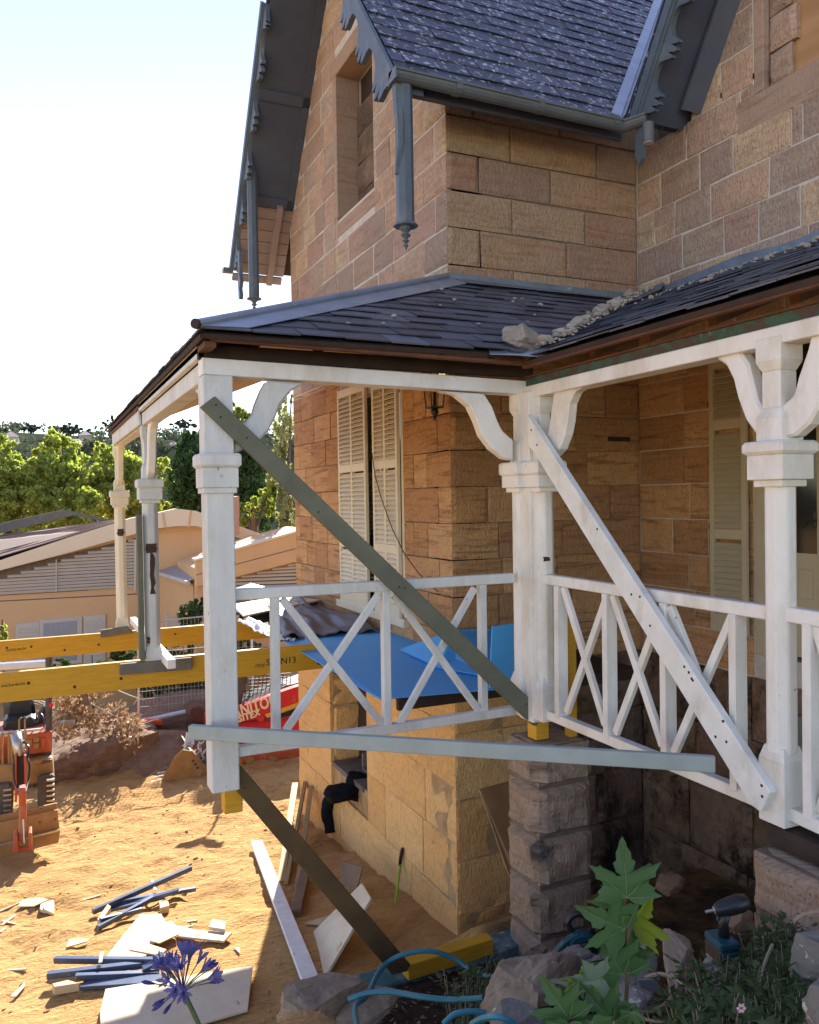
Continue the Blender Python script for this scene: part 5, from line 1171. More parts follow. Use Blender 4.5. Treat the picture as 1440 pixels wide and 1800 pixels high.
for i in range(3):
    mb = MB(); x, y = 337+i*4, 1337+i*6; pslab(mb, [(x, y), (x+4, y-2), (x+5, y+1.5), (x+1, y+3)], 14.085, .012); mb.build('slot', M['dark_steel'], bk)
sc_ = MB()
for i in range(26):
    x, y = rr.uniform(328, 364), rr.uniform(1298, 1336)
    if i < 3: sc_.bar(aty(326+i*2, 1318, 14.5), aty(331+i*4, 1288+i*4, 14.6), .03, .10)
    else: sc_.bar(aty(x, y, 14.5), aty(x+rr.uniform(-10, 10), y+rr.uniform(3, 12), 14.6), .02, .08, up=(rr.random(), rr.random(), rr.random()))
sc_ = sc_.build('white_scraps', M['plastic_white'], None); sc_['kind'] = 'stuff'; sc_['label'] = 'white plastic scraps heaped in the tan loader bucket'; sc_['category'] = 'scraps'
mb = MB(); mb.box(aty(338, 1345, 14.3), aty(356, 1318, 15.1)); o = mb.build('bucket_fill', M['dark_steel'], bk)
rb = MB(); pslab(rb, [(331, 1256), (337, 1245), (348, 1241), (358, 1243), (363, 1252), (372, 1262), (372, 1272), (350, 1272), (336, 1268)], 16.2, .6); rb = rb.build('digging_bucket', M['rusty'], None, bevel=.02); tag(rb, 'rusty digging bucket lying on the dark spoil beyond the loader bucket', 'bucket')
one('barrier_block', 'bright orange plastic barrier lying at the foot of the wire fence', 'barrier', M['orange_plastic'], lambda mb: pslab(mb, [(236, 1278), (240, 1271), (262, 1267), (283, 1266), (286, 1270), (286, 1276), (262, 1275)], 16.4, .25), bevel=.02)
# ---- spoil heaps and brush
M['spoil'] = basic('dark_spoil', (.27,.17,.11), (.17,.105,.075), .95, 6, bmp=.9, bscale=16, spots=((.46,.34,.22), .64, 9))
def heap(label, px, py, Y, sx, sy, sz, mat, seed, name='spoil_heap'):
    c = aty(px, py, Y); mb = MB(); c.z = gz(c.x, c.y)-.1; mb.rock(c, (sx, sy, sz*2), seed, 4, .28); o = mb.build(name, mat, None, smooth=False); return tag(o, label, 'heap', 'heaps of dug spoil')
heap('dark heap of spoil right of the brush pile', 290, 1320, 15.6, 2.6, 2.6, .55, M['spoil'], 3)
heap('heap of brown earth under the dry brush pile', 170, 1310, 15.8, 2.4, 2.2, .75, M['spoil'], 8)
heap('low dark heap along the foot of the fence', 330, 1300, 17.2, 4, 1.6, .7, M['spoil'], 14)
M['sand_rock'] = basic('pale_sandstone_rock', (.48,.37,.26), (.36,.27,.19), .95, 6, bmp=.5, bscale=18, hue=.15)
def rock1(label, p, size, seed, mat, sub=3, rough=.25, rot=0, name='rock', cat='rock', group=None):
    mb = MB(); mb.rock(p, size, seed, sub, rough, rot); o = mb.build(name, mat, None); return tag(o, label, cat, group)
for i, (px, py, s) in enumerate(((114, 1279, .34), (108, 1330, .16), (135, 1290, .12), (120, 1330, .07), (232, 1300, .12))):
    rock1(['pale rounded rock wedged in front of the dry brush pile', 'small pale rock at the foot of the brown earth heap', 'small pale stone beside the rounded rock', 'tiny stone beside the small pale rock', 'pale stone at the edge of the dark spoil'][i], aty(px, py, 14.9), (s, s*.8, s*.75), i+60, M['sand_rock'])

# ---- timber and offcuts on the ground
def gpt(px, py, dz=0): return grnd(px, py)+Vector((0, 0, dz))
def lie(label, p0, p1, wd, th, mat, name='timber', cat='timber', group=None, z0=.0, z1=.0, roll=0, bev=.004):
    a, b_ = gpt(*p0, th/2+z0+.01), gpt(*p1, th/2+z1+.01); mb = MB(); mb.bar(a, b_, wd, th, up=(math.sin(roll)*.6, -math.sin(roll)*.6, math.cos(roll))); o = mb.build(name, mat, None, bevel=bev); return tag(o, label, cat, group)
def flatb(label, px, th, mat, dz=0, name='plywood_sheet', cat='sheet', group=None):
    pts = [grnd(*p) for p in px]; zz = max(p.z for p in pts)*.5+sum(p.z for p in pts)/len(pts)*.5+.02+dz+th; pts = [Vector((p.x, p.y, zz)) for p in pts]
    mb = MB(); mb.prism(pts, (0, 0, -th)); o = mb.build(name, mat, None, bevel=.003); return tag(o, label, cat, group)
flatb('large pale plywood offcut lying between the two bundles of bars', [(152, 1725), (247, 1627), (284, 1627), (294, 1637), (240, 1707), (170, 1724)], .015, M['ply_dusty'], group='plywood on the ground')
flatb('dusty white board at the bottom under the blue flower', [(176, 1800), (186, 1762), (445, 1718), (436, 1784), (300, 1830), (180, 1850)], .02, M['ply_dusty'], .02, group='plywood on the ground')
flatb('shield shaped plywood offcut on top of the large one', [(262, 1672), (272, 1652), (300, 1635), (313, 1645), (315, 1655), (281, 1676)], .012, M['ply_pale'], .05, 'ply_offcut', 'offcut')
flatb('pale rectangular board right of the shield shaped offcut', [(312, 1643), (350, 1649), (408, 1652), (394, 1664), (314, 1656)], .02, M['ply_dusty'], .02, 'ply_offcut', 'offcut')
flatb('narrow pale offcut crossing the large plywood', [(226, 1684), (262, 1680), (294, 1689), (282, 1697), (228, 1689)], .015, M['ply_pale'], .06, 'ply_offcut', 'offcut')
for i, (px, lab) in enumerate((([(367, 1647), (374, 1637), (397, 1639), (396, 1648)], 'small block on the end of the rectangular board'), ([(116, 1669), (122, 1660), (157, 1657), (154, 1665)], 'pale strip of board lying alone on the sand'), ([(410, 1673), (422, 1670), (422, 1683)], 'small white triangle near the shadow edge'),
    ([(30, 1600), (40, 1587), (68, 1581), (87, 1589), (60, 1598)], 'kite shaped board among the scraps at the left'), ([(70, 1604), (72, 1596), (95, 1594), (96, 1602), (80, 1611)], 'little pale block at the left'), ([(78, 1611), (78, 1603), (96, 1601), (95, 1611)], 'little pale block in front of the other'), ([(20, 1760), (42, 1734), (45, 1738), (28, 1760)], 'thin wedge of wood at the lower left'), ([(535, 1630), (565, 1617), (580, 1618), (572, 1632)], 'white triangle of board beside the leaning board'))):
    flatb(lab, px, .03 if 'block' in lab else .012, M['ply_pale'] if i % 2 else M['ply_dusty'], .04 if i == 0 else 0, 'wood_scrap', 'scrap')
for p0, p1, lab in (((130, 1590), (178, 1576), 'thin stick on the sand left of the upper bar bundle'), ((0, 1605), (50, 1583), 'long stick among the scraps at the left'), ((2, 1630), (27, 1611), 'crossed stick at the left edge, steeper one'), ((3, 1622), (30, 1628), 'crossed stick at the left edge, flatter one'), ((0, 1710), (47, 1707), 'thin pale stick at the left edge'), ((0, 1642), (10, 1635), 'short stick end at the left edge'), ((300, 1636), (340, 1631), 'thin sticks behind the rectangular board'), ((328, 1624), (347, 1621), 'short dark stick right of the upper bundle'), ((45, 1450+280), (20, 1757), 'sliver of wood at the lower left')):
    lie(lab, p0, p1, .03, .015, M['ply_pale'], 'stick', 'stick')
M['bar_sky'] = basic('sky_tinted_steel_bars', (.12,.15,.21), (.08,.10,.16), .3, 6, bmp=.05, metal=.5, spots=((.4,.38,.34), .68, 12))  # the blue is reflected sky, painted into the bar colour
def bundle(pre, items):
    for i, (p0, p1, wd, th, z0, z1, lab) in enumerate(items): lie(pre+lab, p0, p1, wd, th, M['bar_sky'], 'steel_bar', 'bar', 'blue steel bars on the ground', z0, z1)
bundle('sky tinted bar of the upper bundle, ', [((163, 1614), (337, 1556), .05, .05, .03, .16, 'uppermost and longest'), ((186, 1612), (290, 1588), .11, .03, .05, .06, 'wide flat one in the middle'), ((172, 1641), (270, 1600), .05, .045, .02, .10, 'nearest to us'), ((235, 1603), (316, 1583), .06, .04, .06, .08, 'right hand one'), ((215, 1606), (345, 1580), .05, .04, .10, .08, 'crossing towards the right'), ((176, 1630), (250, 1612), .05, .04, .04, .05, 'short one at the left')])
bundle('sky tinted bar of the lower bundle, ', [((97, 1706), (285, 1712), .05, .05, .06, .08, 'topmost with a square end'), ((84, 1738), (252, 1716), .06, .05, .08, .07, 'long one reaching furthest left'), ((145, 1742), (285, 1733), .12, .03, .03, .03, 'flat one below'), ((133, 1733), (280, 1727), .05, .04, .05, .05, 'middle one'), ((250, 1722), (290, 1706), .14, .03, .08, .1, 'wide end plate')])
for p, lab in (([(171, 1626), (190, 1618), (196, 1622), (178, 1632)], 'pale block under the left end of the upper bundle'), ([(280, 1603), (296, 1598), (298, 1606), (282, 1612)], 'pale block under the right end of the upper bundle'), ([(92, 1751), (120, 1742), (140, 1745), (96, 1758)], 'wood strip below the lower bundle')): flatb(lab, p, .07, M['ply_pale'], 0, 'wood_scrap', 'scrap')
for (p0, p1, lab) in (((268, 1576), (274, 1590), 'white strap round the upper bundle'), ((180, 1710), (177, 1724), 'white strap round the lower bundle')): lie(lab, p0, p1, .03, .01, M['plastic_white'], 'strap', 'strap', None, .17, .14)
lie('long white plank on the sand across the shadow edge', (451, 1494), (546, 1742), .14, .04, M['paint_scuff'], 'plank', 'plank', None, .07, .06)
def lean(label, a, b_, wd, th, mat, name='timber', cat='timber', group=None, up=(0, 1, 0)):
    mb = MB(); mb.bar(a, b_, wd, th, up=up); o = mb.build(name, mat, None, bevel=.004); return tag(o, label, cat, group)
M['pine'] = basic('treated_pine', (.36,.25,.10), (.28,.19,.075), .7, 6, bmp=.2, spots=((.2,.12,.05), .7, 8))
lean('greenish pine stud leaning on the foundation, left of three', grnd(494, 1552), atx(519, 1378, X1-.03), .045, .09, M['pine'], group='pine studs leaning on the foundation', up=(-1, 0, 0))
lean('wide pine stud leaning on the foundation, middle of three', grnd(503, 1560), atx(536, 1378, X1-.03), .09, .045, M['pine'], group='pine studs leaning on the foundation', up=(-1, 0, 0))
lean('thin pine stud leaning on the foundation, right of three', grnd(520, 1590), atx(547, 1382, X1-.03), .03, .06, M['pine'], group='pine studs leaning on the foundation', up=(-1, 0, 0))
M['wood_dull'] = basic('dull_brown_timber', (.22,.14,.085), (.16,.10,.06), .8, 7, bmp=.2)
lie('short dull timber on the shaded ground behind the dark strut', (537, 1548), (521, 1614), .10, .09, M['wood_dull'], z0=.02)
one('leaning_board', 'dusty plywood board leaning on the foundation behind the dark strut', 'board', M['ply_dusty'], lambda mb: mb.prism([grnd(548, 1640), grnd(570, 1718), atx(652, 1578, 2.62), atx(636, 1552, 2.78)], (.02, .0, -.02)))
one('leaning_board', 'small dark square board behind the dusty leaning board', 'board', M['wood_dull'], lambda mb: mb.prism([atx(598, 1556, 2.80), atx(600, 1514, 2.95), atx(637, 1524, 2.98), atx(626, 1566, 2.85)], (.02, .01, 0)))
M['lime'] = basic('lime_green_handle', (.30,.48,.03), (.26,.42,.03), .4, 4, bmp=.02)
tl = thing('garden_tool', atx(685, 1668, X1-.25), 'long lime green tool handle with a black grip leaning on the foundation', 'tool handle')
mb = MB(); mb.tube([atx(685, 1668, X1-.35), atx(704, 1520, X1-.04)], .014, 8); mb.build('handle', M['lime'], tl, smooth=True)
mb = MB(); mb.tube([atx(703, 1522, X1-.042), atx(704, 1512, X1-.038), atx(707, 1494, X1-.03), atx(707.5, 1491, X1-.03)], [.018, .02, .02, .014], 8); mb.build('grip', M['vinyl'], tl, smooth=True)
# ================================================================== NEIGHBOURING HOUSES
M['render_or'] = basic('apricot_render', (.70,.44,.23), (.66,.41,.21), .85, 2, bmp=.08, bscale=50)
M['render_cream'] = basic('cream_fascia', (.78,.64,.46), (.75,.61,.43), .7, 2, bmp=.05)
M['louvre'] = basic('pale_louvre', (.60,.53,.45), (.55,.48,.41), .6, 3, bmp=.03)
M['tile'] = basic('brown_tile_roof', (.23,.155,.125), (.18,.12,.10), .85, 6, (1, 6, 6), .5, 6)
M['tin'] = basic('grey_tin_roof', (.36,.37,.40), (.31,.32,.35), .45, 3, (6, 1, 1), .3, 8, metal=.2)
nh = thing('neighbour_house', aty(150, 1180, 24), 'apricot rendered house with low gables and white louvres beyond the fence', 'house')
YN = 24.0
def nslab(name, px, mat, Y, dep, parent=nh, bev=.01):
    mb = MB(); pslab(mb, px, Y, dep); return mb.build(name, mat, parent, bevel=bev)
nslab('wall', [(-120, 1045), (0, 1003), (230, 940), (362, 905), (362, 1240), (-120, 1260)], M['render_or'], YN, .3)
nslab('fascia', [(-120, 1018), (0, 985), (120, 945), (230, 911), (270, 903), (310, 894), (345, 898), (400, 918), (476, 944), (474, 962), (400, 938), (345, 925), (310, 925), (270, 930), (230, 941), (120, 972), (0, 1003), (-120, 1040)], M['render_cream'], YN-.35, .35)
for a, b_ in (((284, 902), (290, 928)), ((334, 898), (331, 927))): nslab('joint_strip', [(a[0], a[1]), (a[0]+4, a[1]-1), (b_[0]+3, b_[1]), (b_[0]-1, b_[1])], M['render_or'], YN-.37, .02)
nslab('wall_band', [(-120, 1062), (245, 1043), (245, 1045), (-120, 1064)], M['mortar_dk'], YN-.012, .02)
nslab('wall_band', [(-120, 1047), (245, 1031), (245, 1034), (-120, 1050)], M['render_cream'], YN-.03, .04)
nslab('gable_recess', [(243, 942), (362, 929), (362, 1000), (243, 1040)], M['render_or'], YN+.0-.02, .02)
bl = nslab('louvre_panel', [(-120, 1046), (0, 1003), (228, 948), (240, 945), (240, 1033), (0, 1047), (-120, 1056)], M['mortar_dk'], YN-.03, .03)
for i in range(17):
    y = 950+i*5.7
    xl = max(-120, (228-(y-948)/(1003-948)*228) if y < 1003 else -120)
    yl = lambda x: y+(240-x)*.055+(0)
    if yl(xl) > 1047-(max(0, xl))*.058: 
        pass
    if y > 1030: break
    a, b_ = aty(xl+6, yl(xl+6)-.6 if xl > -100 else yl(xl), YN-.06), aty(238, y, YN-.06); mb = MB(); mb.bar(a, b_, .05, .055, up=(0, -.5, .8)); mb.build('louvre_slat', M['louvre'], bl)
for x0, x1 in ((98, 100.5), (236, 240)): nslab('louvre_mullion', [(x0, 948+(240-x0)*.25), (x1, 948+(240-x1)*.25), (x1, 1040), (x0, 1042)], M['louvre'], YN-.12, .05)
# window with louvred shutters
wnd = nslab('window', [(70, 1090), (145, 1084), (145, 1166), (70, 1170)], M['louvre'], YN-.06, .1)
nslab('pane', [(76, 1096), (135, 1091), (135, 1160), (76, 1163)], M['tin'], YN-.075, .02, wnd)
for x0, x1, y0 in ((28, 70, 1096), (147, 186, 1083)):
    sh_ = nslab('house_shutter', [(x0, y0), (x1, y0-3), (x1, 1170), (x0, 1172)], M['louvre'], YN-.06, .04)
    for i in range(12): nslab('slat', [(x0+5, y0+8+i*6), (x1-5, y0+5+i*6), (x1-5, y0+8.5+i*6), (x0+5, y0+11.5+i*6)], M['mortar'], YN-.075, .02, sh_, 0)
# tiled roof behind and tin roof to the right
mb = MB(); r0 = [aty(-120, 1018, YN-.3), aty(205, 917, YN-.3), aty(206, 914, YN+7), aty(110, 899, YN+7), aty(-120, 940, YN+7)]
mb.add([aty(-140, 1022, YN-.3), aty(205, 917, YN-.3), aty(200, 914, YN+6.5), aty(-140, 958, YN+6.5)], [(0,1,2,3)]); mb.add([q-Vector((0,0,.15)) for q in (aty(-140, 1022, YN-.3), aty(205, 917, YN-.3), aty(200, 914, YN+6.5), aty(-140, 958, YN+6.5))], [(3,2,1,0)])
mb.build('roof', M['tile'], nh)
nslab('rear_parapet', [(-140, 952), (0, 920), (68, 905), (112, 896), (130, 899), (200, 915), (200, 921), (130, 906), (0, 938), (-140, 976)], M['grey_board'], YN+6.4, .2)
for i in range(9):
    mb = MB(); a = aty(-120, 1014-i*7.2, YN-.3+i*.8); b_ = aty(205-i*.5, 917.5-i*.4, YN-.3+i*.8); mb.bar(a, b_, .06, .03); mb.build('tile_ridge', M['tile'], nh)
mb = MB(); c4 = [aty(274, 1005, 23.9), aty(362, 965, 23.9), aty(470, 950, 23.9), aty(370, 1022, 20.6), aty(330, 1020, 20.6)]
mb.add([aty(274, 1005, 23.9), aty(330, 1022, 20.8), aty(400, 1000, 20.8), aty(440, 950, 23.9)], [(0,1,2,3)]); mb.build('tin_roof', M['tin'], nh)
mb = MB(); mb.tube([aty(274, 1007, 23.8), aty(331, 1025, 20.7)], .06, 8); mb.build('gutter', M['louvre'], nh)
mb = MB(); a, b_ = aty(276, 1010, 23.9), aty(340, 1026, 20.9); mb.add([a, b_, Vector((b_.x, b_.y, -3.4)), Vector((a.x, a.y, -3.4)), a+Vector((.3,.1,0)), b_+Vector((.3,.1,0)), Vector((b_.x+.3, b_.y+.1, -3.4)), Vector((a.x+.3, a.y+.1, -3.4))], [(0,1,2,3),(7,6,5,4),(0,4,5,1)]); mb.build('side_wall', M['render_or'], nh)
nslab('side_window', [(292, 1080), (318, 1088), (318, 1120), (292, 1115)], M['louvre'], 21.9, .1)
nslab('chimney', [(409, 874), (421, 872), (421, 940), (409, 944)], basic('pink_chimney', (.50,.27,.19), bmp=.1), 23, .6)
n2_ = thing('neighbour_wing', aty(440, 1180, 20.5), 'orange rendered wing with a sloping parapet above brown louvres', 'house')
YW = 20.6
nslab('wall', [(345, 1000), (420, 968), (560, 930), (560, 1200), (345, 1240)], M['render_or'], YW, 3, n2_)
nslab('parapet', [(345, 986), (420, 965), (560, 925), (560, 978), (420, 1013), (345, 1032)], M['render_or'], YW-.25, .25, n2_)
nslab('coping', [(343, 983), (420, 962), (560, 922), (560, 926), (420, 966), (343, 987)], M['render_cream'], YW-.3, .5, n2_)
nslab('parapet_line', [(345, 1010), (420, 990), (560, 953), (560, 954.5), (420, 991.5), (345, 1011.5)], M['mortar_dk'], YW-.258, .01, n2_)
lp = nslab('louvre_panel', [(410, 1018), (560, 982), (560, 1060), (410, 1060)], M['mortar_dk'], YW-.03, .03, n2_)
for i in range(11):
    mb = MB(); y = 1046-i*6.6; x0 = 412 if y > 1016 else 412+(1016-y)*4.1
    mb.bar(aty(x0, y, YW-.06), aty(560, y-5, YW-.06), .05, .05, up=(0, -.5, .8)); mb.build('louvre_slat', M['louvre'], lp)
um = MB(); c = aty(441, 1025, 15.5)
um.add([c]+[c+Vector((.32*math.cos(k*math.pi/4), .32*math.sin(k*math.pi/4), -.10)) for k in range(8)], [(0, 1+k, 1+(k+1) % 8) for k in range(8)]); um.tube([c, Vector((c.x, c.y, -3.2))], .02, 6)
um = um.build('parasol', M['plastic_white'], None); tag(um, 'small white parasol top showing above the weathered top rail', 'parasol')
ct = MB(); ct.tube([aty(-10, 1172, 13.5), aty(86, 1166, 13.5)], .06, 8)
ct = ct.build('white_pipe', M['plastic_white'], None); tag(ct, 'white pipe lying behind the excavator seat under the yellow beam', 'pipe')
# ---- wire fence panels
M['fence_wire'] = basic('galvanised_wire', (.50,.47,.43), (.42,.39,.36), .5, 5, bmp=0)
def fence(label, x0, x1, ytop, ybot, Y, slope=-.09):
    t = thing('wire_fence', aty(x0, ybot, Y), label, 'fence', 'temporary wire fence panels')
    yy = lambda x, y: y+(x-x0)*slope
    for a, b_ in (((x0, ytop), (x0, ybot)), ((x1, yy(x1, ytop)), (x1, yy(x1, ybot)))):
        mb = MB(); mb.tube([aty(*a, Y), aty(*b_, Y)], .024, 8); mb.build('fence_post', M['render_cream'] if a[0] == x0 else M['fence_wire'], t)
    for y in (ytop, ybot-6): mb = MB(); mb.tube([aty(x0, y, Y), aty(x1, yy(x1, y), Y)], .018, 6); mb.build('rail', M['fence_wire'], t)
    w_ = MB(); n = int((x1-x0)/6.5)
    for i in range(1, n): x = x0+(x1-x0)*i/n; w_.tube([aty(x, yy(x, ytop), Y), aty(x, yy(x, ybot-6), Y)], .0045, 3, False)
    m_ = int((ybot-ytop)/13)
    for i in range(1, m_): y = ytop+(ybot-ytop)*i/m_; w_.tube([aty(x0, y, Y), aty(x1, yy(x1, y), Y)], .0045, 3, False)
    o = w_.build('wire_mesh', M['fence_wire'], t); o['kind'] = 'stuff'
fence('wire fence panel with a pale leaning post left of the corner post', 244, 395, 1095, 1270, 16.9, -.10)
fence('wire fence panel seen between the corner post and the first baluster', 400, 540, 1085, 1250, 17.0, -.08)
one('white_pipe', 'long white pipe lying along the foot of the wire fence', 'pipe', M['plastic_white'], lambda mb: mb.tube([aty(258, 1266, 16.6), aty(335, 1249, 16.6)], .045, 8), bevel=0)
one('rubbish_bag', 'blue grey plastic bag behind the wire fence', 'bag', basic('blue_grey_bag', (.22,.26,.33), bmp=.3), lambda mb: mb.rock(aty(268, 1250, 17.3), (.5, .4, .22), 4, 2, .4), bevel=0)

# ================================================================== VEGETATION
def leafmat(name, c1, c2, trans, c3=None):
    m, t, b = nodes(name); oi = N(t, 'ObjectInfo'); v = coords(t); 
    nt_ = noisetex(t, v, 1.2, 3, .6); wn = N(t, 'NewGeometry'); rp = ramp(t, [(0, c1), (.55, c2), (1, c3 or c2)]); t.links.new(wn.outputs['Random Per Island'], rp.inputs[0])
    b.inputs['Roughness'].default_value = .55; b.inputs['Specular IOR Level'].default_value = .35
    t.links.new(rp.outputs[0], b.inputs['Base Color'])
    tr = N(t, 'BsdfTranslucent'); hs = N(t, 'HueSaturation'); hs.inputs['Saturation'].default_value = 1.15; hs.inputs['Value'].default_value = 1.5; t.links.new(rp.outputs[0], hs.inputs['Color']); t.links.new(hs.outputs[0], tr.inputs['Color'])
    ms = N(t, 'MixShader'); ms.inputs[0].default_value = trans; t.links.new(b.outputs[0], ms.inputs[1]); t.links.new(tr.outputs[0], ms.inputs[2])
    t.links.new(ms.outputs[0], t.nodes['Material Output'].inputs['Surface']); return m
M['leaf_yg'] = leafmat('yellow_green_leaves', (.17,.23,.05), (.27,.32,.085), .6, (.42,.42,.13))
M['leaf_dark'] = leafmat('dark_green_leaves', (.022,.055,.018), (.04,.085,.025), .35, (.07,.12,.03))
M['leaf_olive'] = leafmat('pale_olive_leaves', (.20,.23,.10), (.30,.32,.15), .5, (.42,.42,.22))
M['leaf_mid'] = leafmat('mid_green_leaves', (.035,.07,.022), (.06,.105,.03), .4, (.10,.15,.04))
M['leaf_far'] = leafmat('far_grey_green_leaves', (.05,.065,.04), (.07,.085,.05), .3, (.09,.10,.06))
M['leaf_dry'] = leafmat('dry_brown_leaves', (.22,.14,.085), (.33,.22,.13), .3, (.46,.34,.22))
M['bark'] = basic('grey_bark', (.16,.13,.10), (.10,.08,.06), .95, 6, (3,3,.6), .5, 12)
def leaves(mb, c, rad, n, size, rr, flat=.0, aspect=.55):
    for _ in range(n):
        while True:
            d = Vector((rr.uniform(-1, 1), rr.uniform(-1, 1), rr.uniform(-1, 1)))
            if d.length < 1: break
        d = d*(.35+.65*rr.random()**.3/max(d.length, .2)*d.length)
        p = Vector((c[0]+d.x*rad[0], c[1]+d.y*rad[1], c[2]+d.z*rad[2]))
        a = Vector((rr.gauss(0, 1), rr.gauss(0, 1), rr.gauss(0, .6))).normalized(); u = a.orthogonal().normalized()
        q = Matrix.Rotation(rr.uniform(0, 6.28), 3, a) @ u; w_ = a.cross(q); s = size*rr.uniform(.6, 1.3)
        mb.add([p-q*s*.5, p+w_*s*aspect*.5+q*s*.05, p+q*s*.5, p-w_*s*aspect*.5+q*s*.05], [(0, 1, 2, 3)])
def tree(label, base, trunk_h, blobs, mat, n, size, seed, name='tree', cat='tree', group=None, trunk_r=.15):
    rr = random.Random(seed); t = thing(name, base, label, cat, group); base = Vector(base)
    tb = MB(); top = base+Vector((0, 0, trunk_h)); tb.tube([base, base.lerp(top, .5)+Vector((rr.uniform(-.2, .2)*trunk_r*3, 0, 0)), top], [trunk_r, trunk_r*.8, trunk_r*.6], 7)
    cr = MB(); tot = sum(b_[1][0]*b_[1][1]*b_[1][2] for b_ in blobs)**1
    for (c, r) in blobs:
        c = Vector(c)
        if len(blobs) < 14: tb.tube([top.lerp(base, .2), top.lerp(c, .5)+Vector((0, 0, -.1)), c], [trunk_r*.5, trunk_r*.35, trunk_r*.12], 5)
        vol = r[0]*r[1]*r[2]/tot; m_ = int(n*vol)
        # sub-clumps with gaps between them
        k = max(5, int(m_/55))
        for _ in range(k):
            while True:
                d = Vector((rr.uniform(-1, 1), rr.uniform(-1, 1), rr.uniform(-1, 1)))
                if .35 < d.length < 1: break
            s = rr.uniform(.16, .34); leaves(cr, (c.x+d.x*r[0], c.y+d.y*r[1], c.z+d.z*r[2]), (r[0]*s, r[1]*s, r[2]*s*.8), m_//k, size, rr)
    tb.build('trunk', M['bark'], t, smooth=True); cr.build('crown', mat, t); return t
def blobs_px(spec):      # (px, py, Y, half width px, half height px)
    out = []
    for px, py, Y, hw, hh in spec:
        c = aty(px, py, Y); k = Y/ray(px, py).y/FPX; out.append((c, (hw*k, max(hw, hh)*k*.8, hh*k)))
    return out
def gtree(label, spec, mat, n, size, seed, tr=.2, name='tree', cat='tree', group='trees behind the apricot house'):
    b_ = blobs_px(spec); cx = sum(q[0].x for q in b_)/len(b_); cy = sum(q[0].y for q in b_)/len(b_); zb = min(q[0].z-q[1][2] for q in b_); g0 = pit_z(cx, cy)
    return tree(label, (cx, cy, min(g0, zb-.5)), max(.8, (zb+.4)-min(g0, zb-.5)), b_, mat, n, size, seed, name, cat, group, tr)
gtree('yellow green tree at the far left behind the brown tiled roof', [(-20, 880, 40, 55, 65), (20, 840, 40, 45, 50), (-10, 800, 41, 40, 35), (45, 900, 39, 45, 45), (60, 830, 40, 25, 30)], M['leaf_yg'], 15000, .22, 1)
gtree('yellow green tree with a tall sunlit tip in the middle of the row', [(100, 800, 42, 34, 42), (95, 860, 41, 50, 60), (140, 850, 41, 38, 45), (110, 770, 42, 12, 14), (75, 795, 42, 18, 22), (130, 900, 39, 50, 45)], M['leaf_yg'], 16000, .22, 2)
gtree('yellow green tree directly behind the two far posts', [(200, 830, 43, 40, 45), (180, 870, 42, 40, 50), (240, 850, 42, 34, 50), (180, 790, 43, 20, 25), (230, 890, 41, 45, 40), (275, 830, 43, 25, 35), (290, 870, 42, 25, 35)], M['leaf_yg'], 16000, .22, 3)
gtree('dark green dense tree left of the corner post', [(335, 800, 33, 24, 40), (325, 850, 32, 28, 50), (355, 870, 32, 26, 45), (345, 770, 33, 10, 18)], M['leaf_dark'], 13000, .15, 4)
gtree('dark green tree between the corner post and the house', [(440, 850, 31, 34, 55), (430, 790, 31, 30, 45), (455, 900, 30, 26, 40), (420, 830, 31, 26, 40)], M['leaf_dark'], 15000, .14, 5)
gtree('bright yellow green treetop under the veranda lining', [(425, 735, 34, 20, 22), (405, 715, 34, 12, 14), (440, 760, 34, 14, 16)], M['leaf_yg'], 3500, .17, 6)
gtree('bright green bush above the cream fascia', [(425, 905, 27, 20, 18), (445, 892, 26, 14, 20), (470, 875, 27, 14, 30)], M['leaf_yg'], 3500, .13, 7)
gtree('pale olive tree hanging over close to the house corner', [(500, 750, 27, 16, 50), (492, 830, 27, 20, 50), (505, 900, 26.5, 20, 45), (490, 940, 26, 16, 25), (505, 965, 26, 16, 16), (512, 700, 27, 8, 22)], M['leaf_olive'], 9000, .12, 8)
gtree('mid green shrub behind the near yellow beam', [(335, 1090, 19.5, 22, 40), (350, 1060, 19.5, 14, 18), (320, 1130, 19.3, 24, 30), (300, 1160, 19, 20, 25)], M['leaf_mid'], 6000, .075, 9, .05, 'shrub', 'shrub', 'shrubs along the fence')
gtree('dark green shrub behind the wire fence', [(310, 1190, 18.2, 40, 40), (350, 1210, 18.2, 30, 45), (270, 1210, 18.3, 26, 30), (385, 1200, 18.2, 30, 40)], M['leaf_dark'], 9000, .08, 10, .05, 'shrub', 'shrub', 'shrubs along the fence')
gtree('leafy shrub seen under the blue sheets beside the corner post', [(425, 1125, 18.5, 26, 22), (450, 1140, 18.5, 20, 16), (415, 1150, 18.5, 16, 20)], M['leaf_mid'], 4000, .07, 11, .04, 'shrub', 'shrub', 'shrubs along the fence')
gtree('small yellow green shrub at the left edge above the far yellow beam', [(5, 1112, 17, 14, 14)], M['leaf_yg'], 900, .07, 12, .03, 'shrub', 'shrub', 'shrubs along the fence')
gtree('white flowered shrub below the neighbour window', [(100, 1168, 18, 22, 10), (170, 1172, 18.2, 20, 12), (215, 1150, 18.5, 22, 22)], M['leaf_mid'], 3500, .06, 13, .03, 'shrub', 'shrub', 'shrubs along the fence')
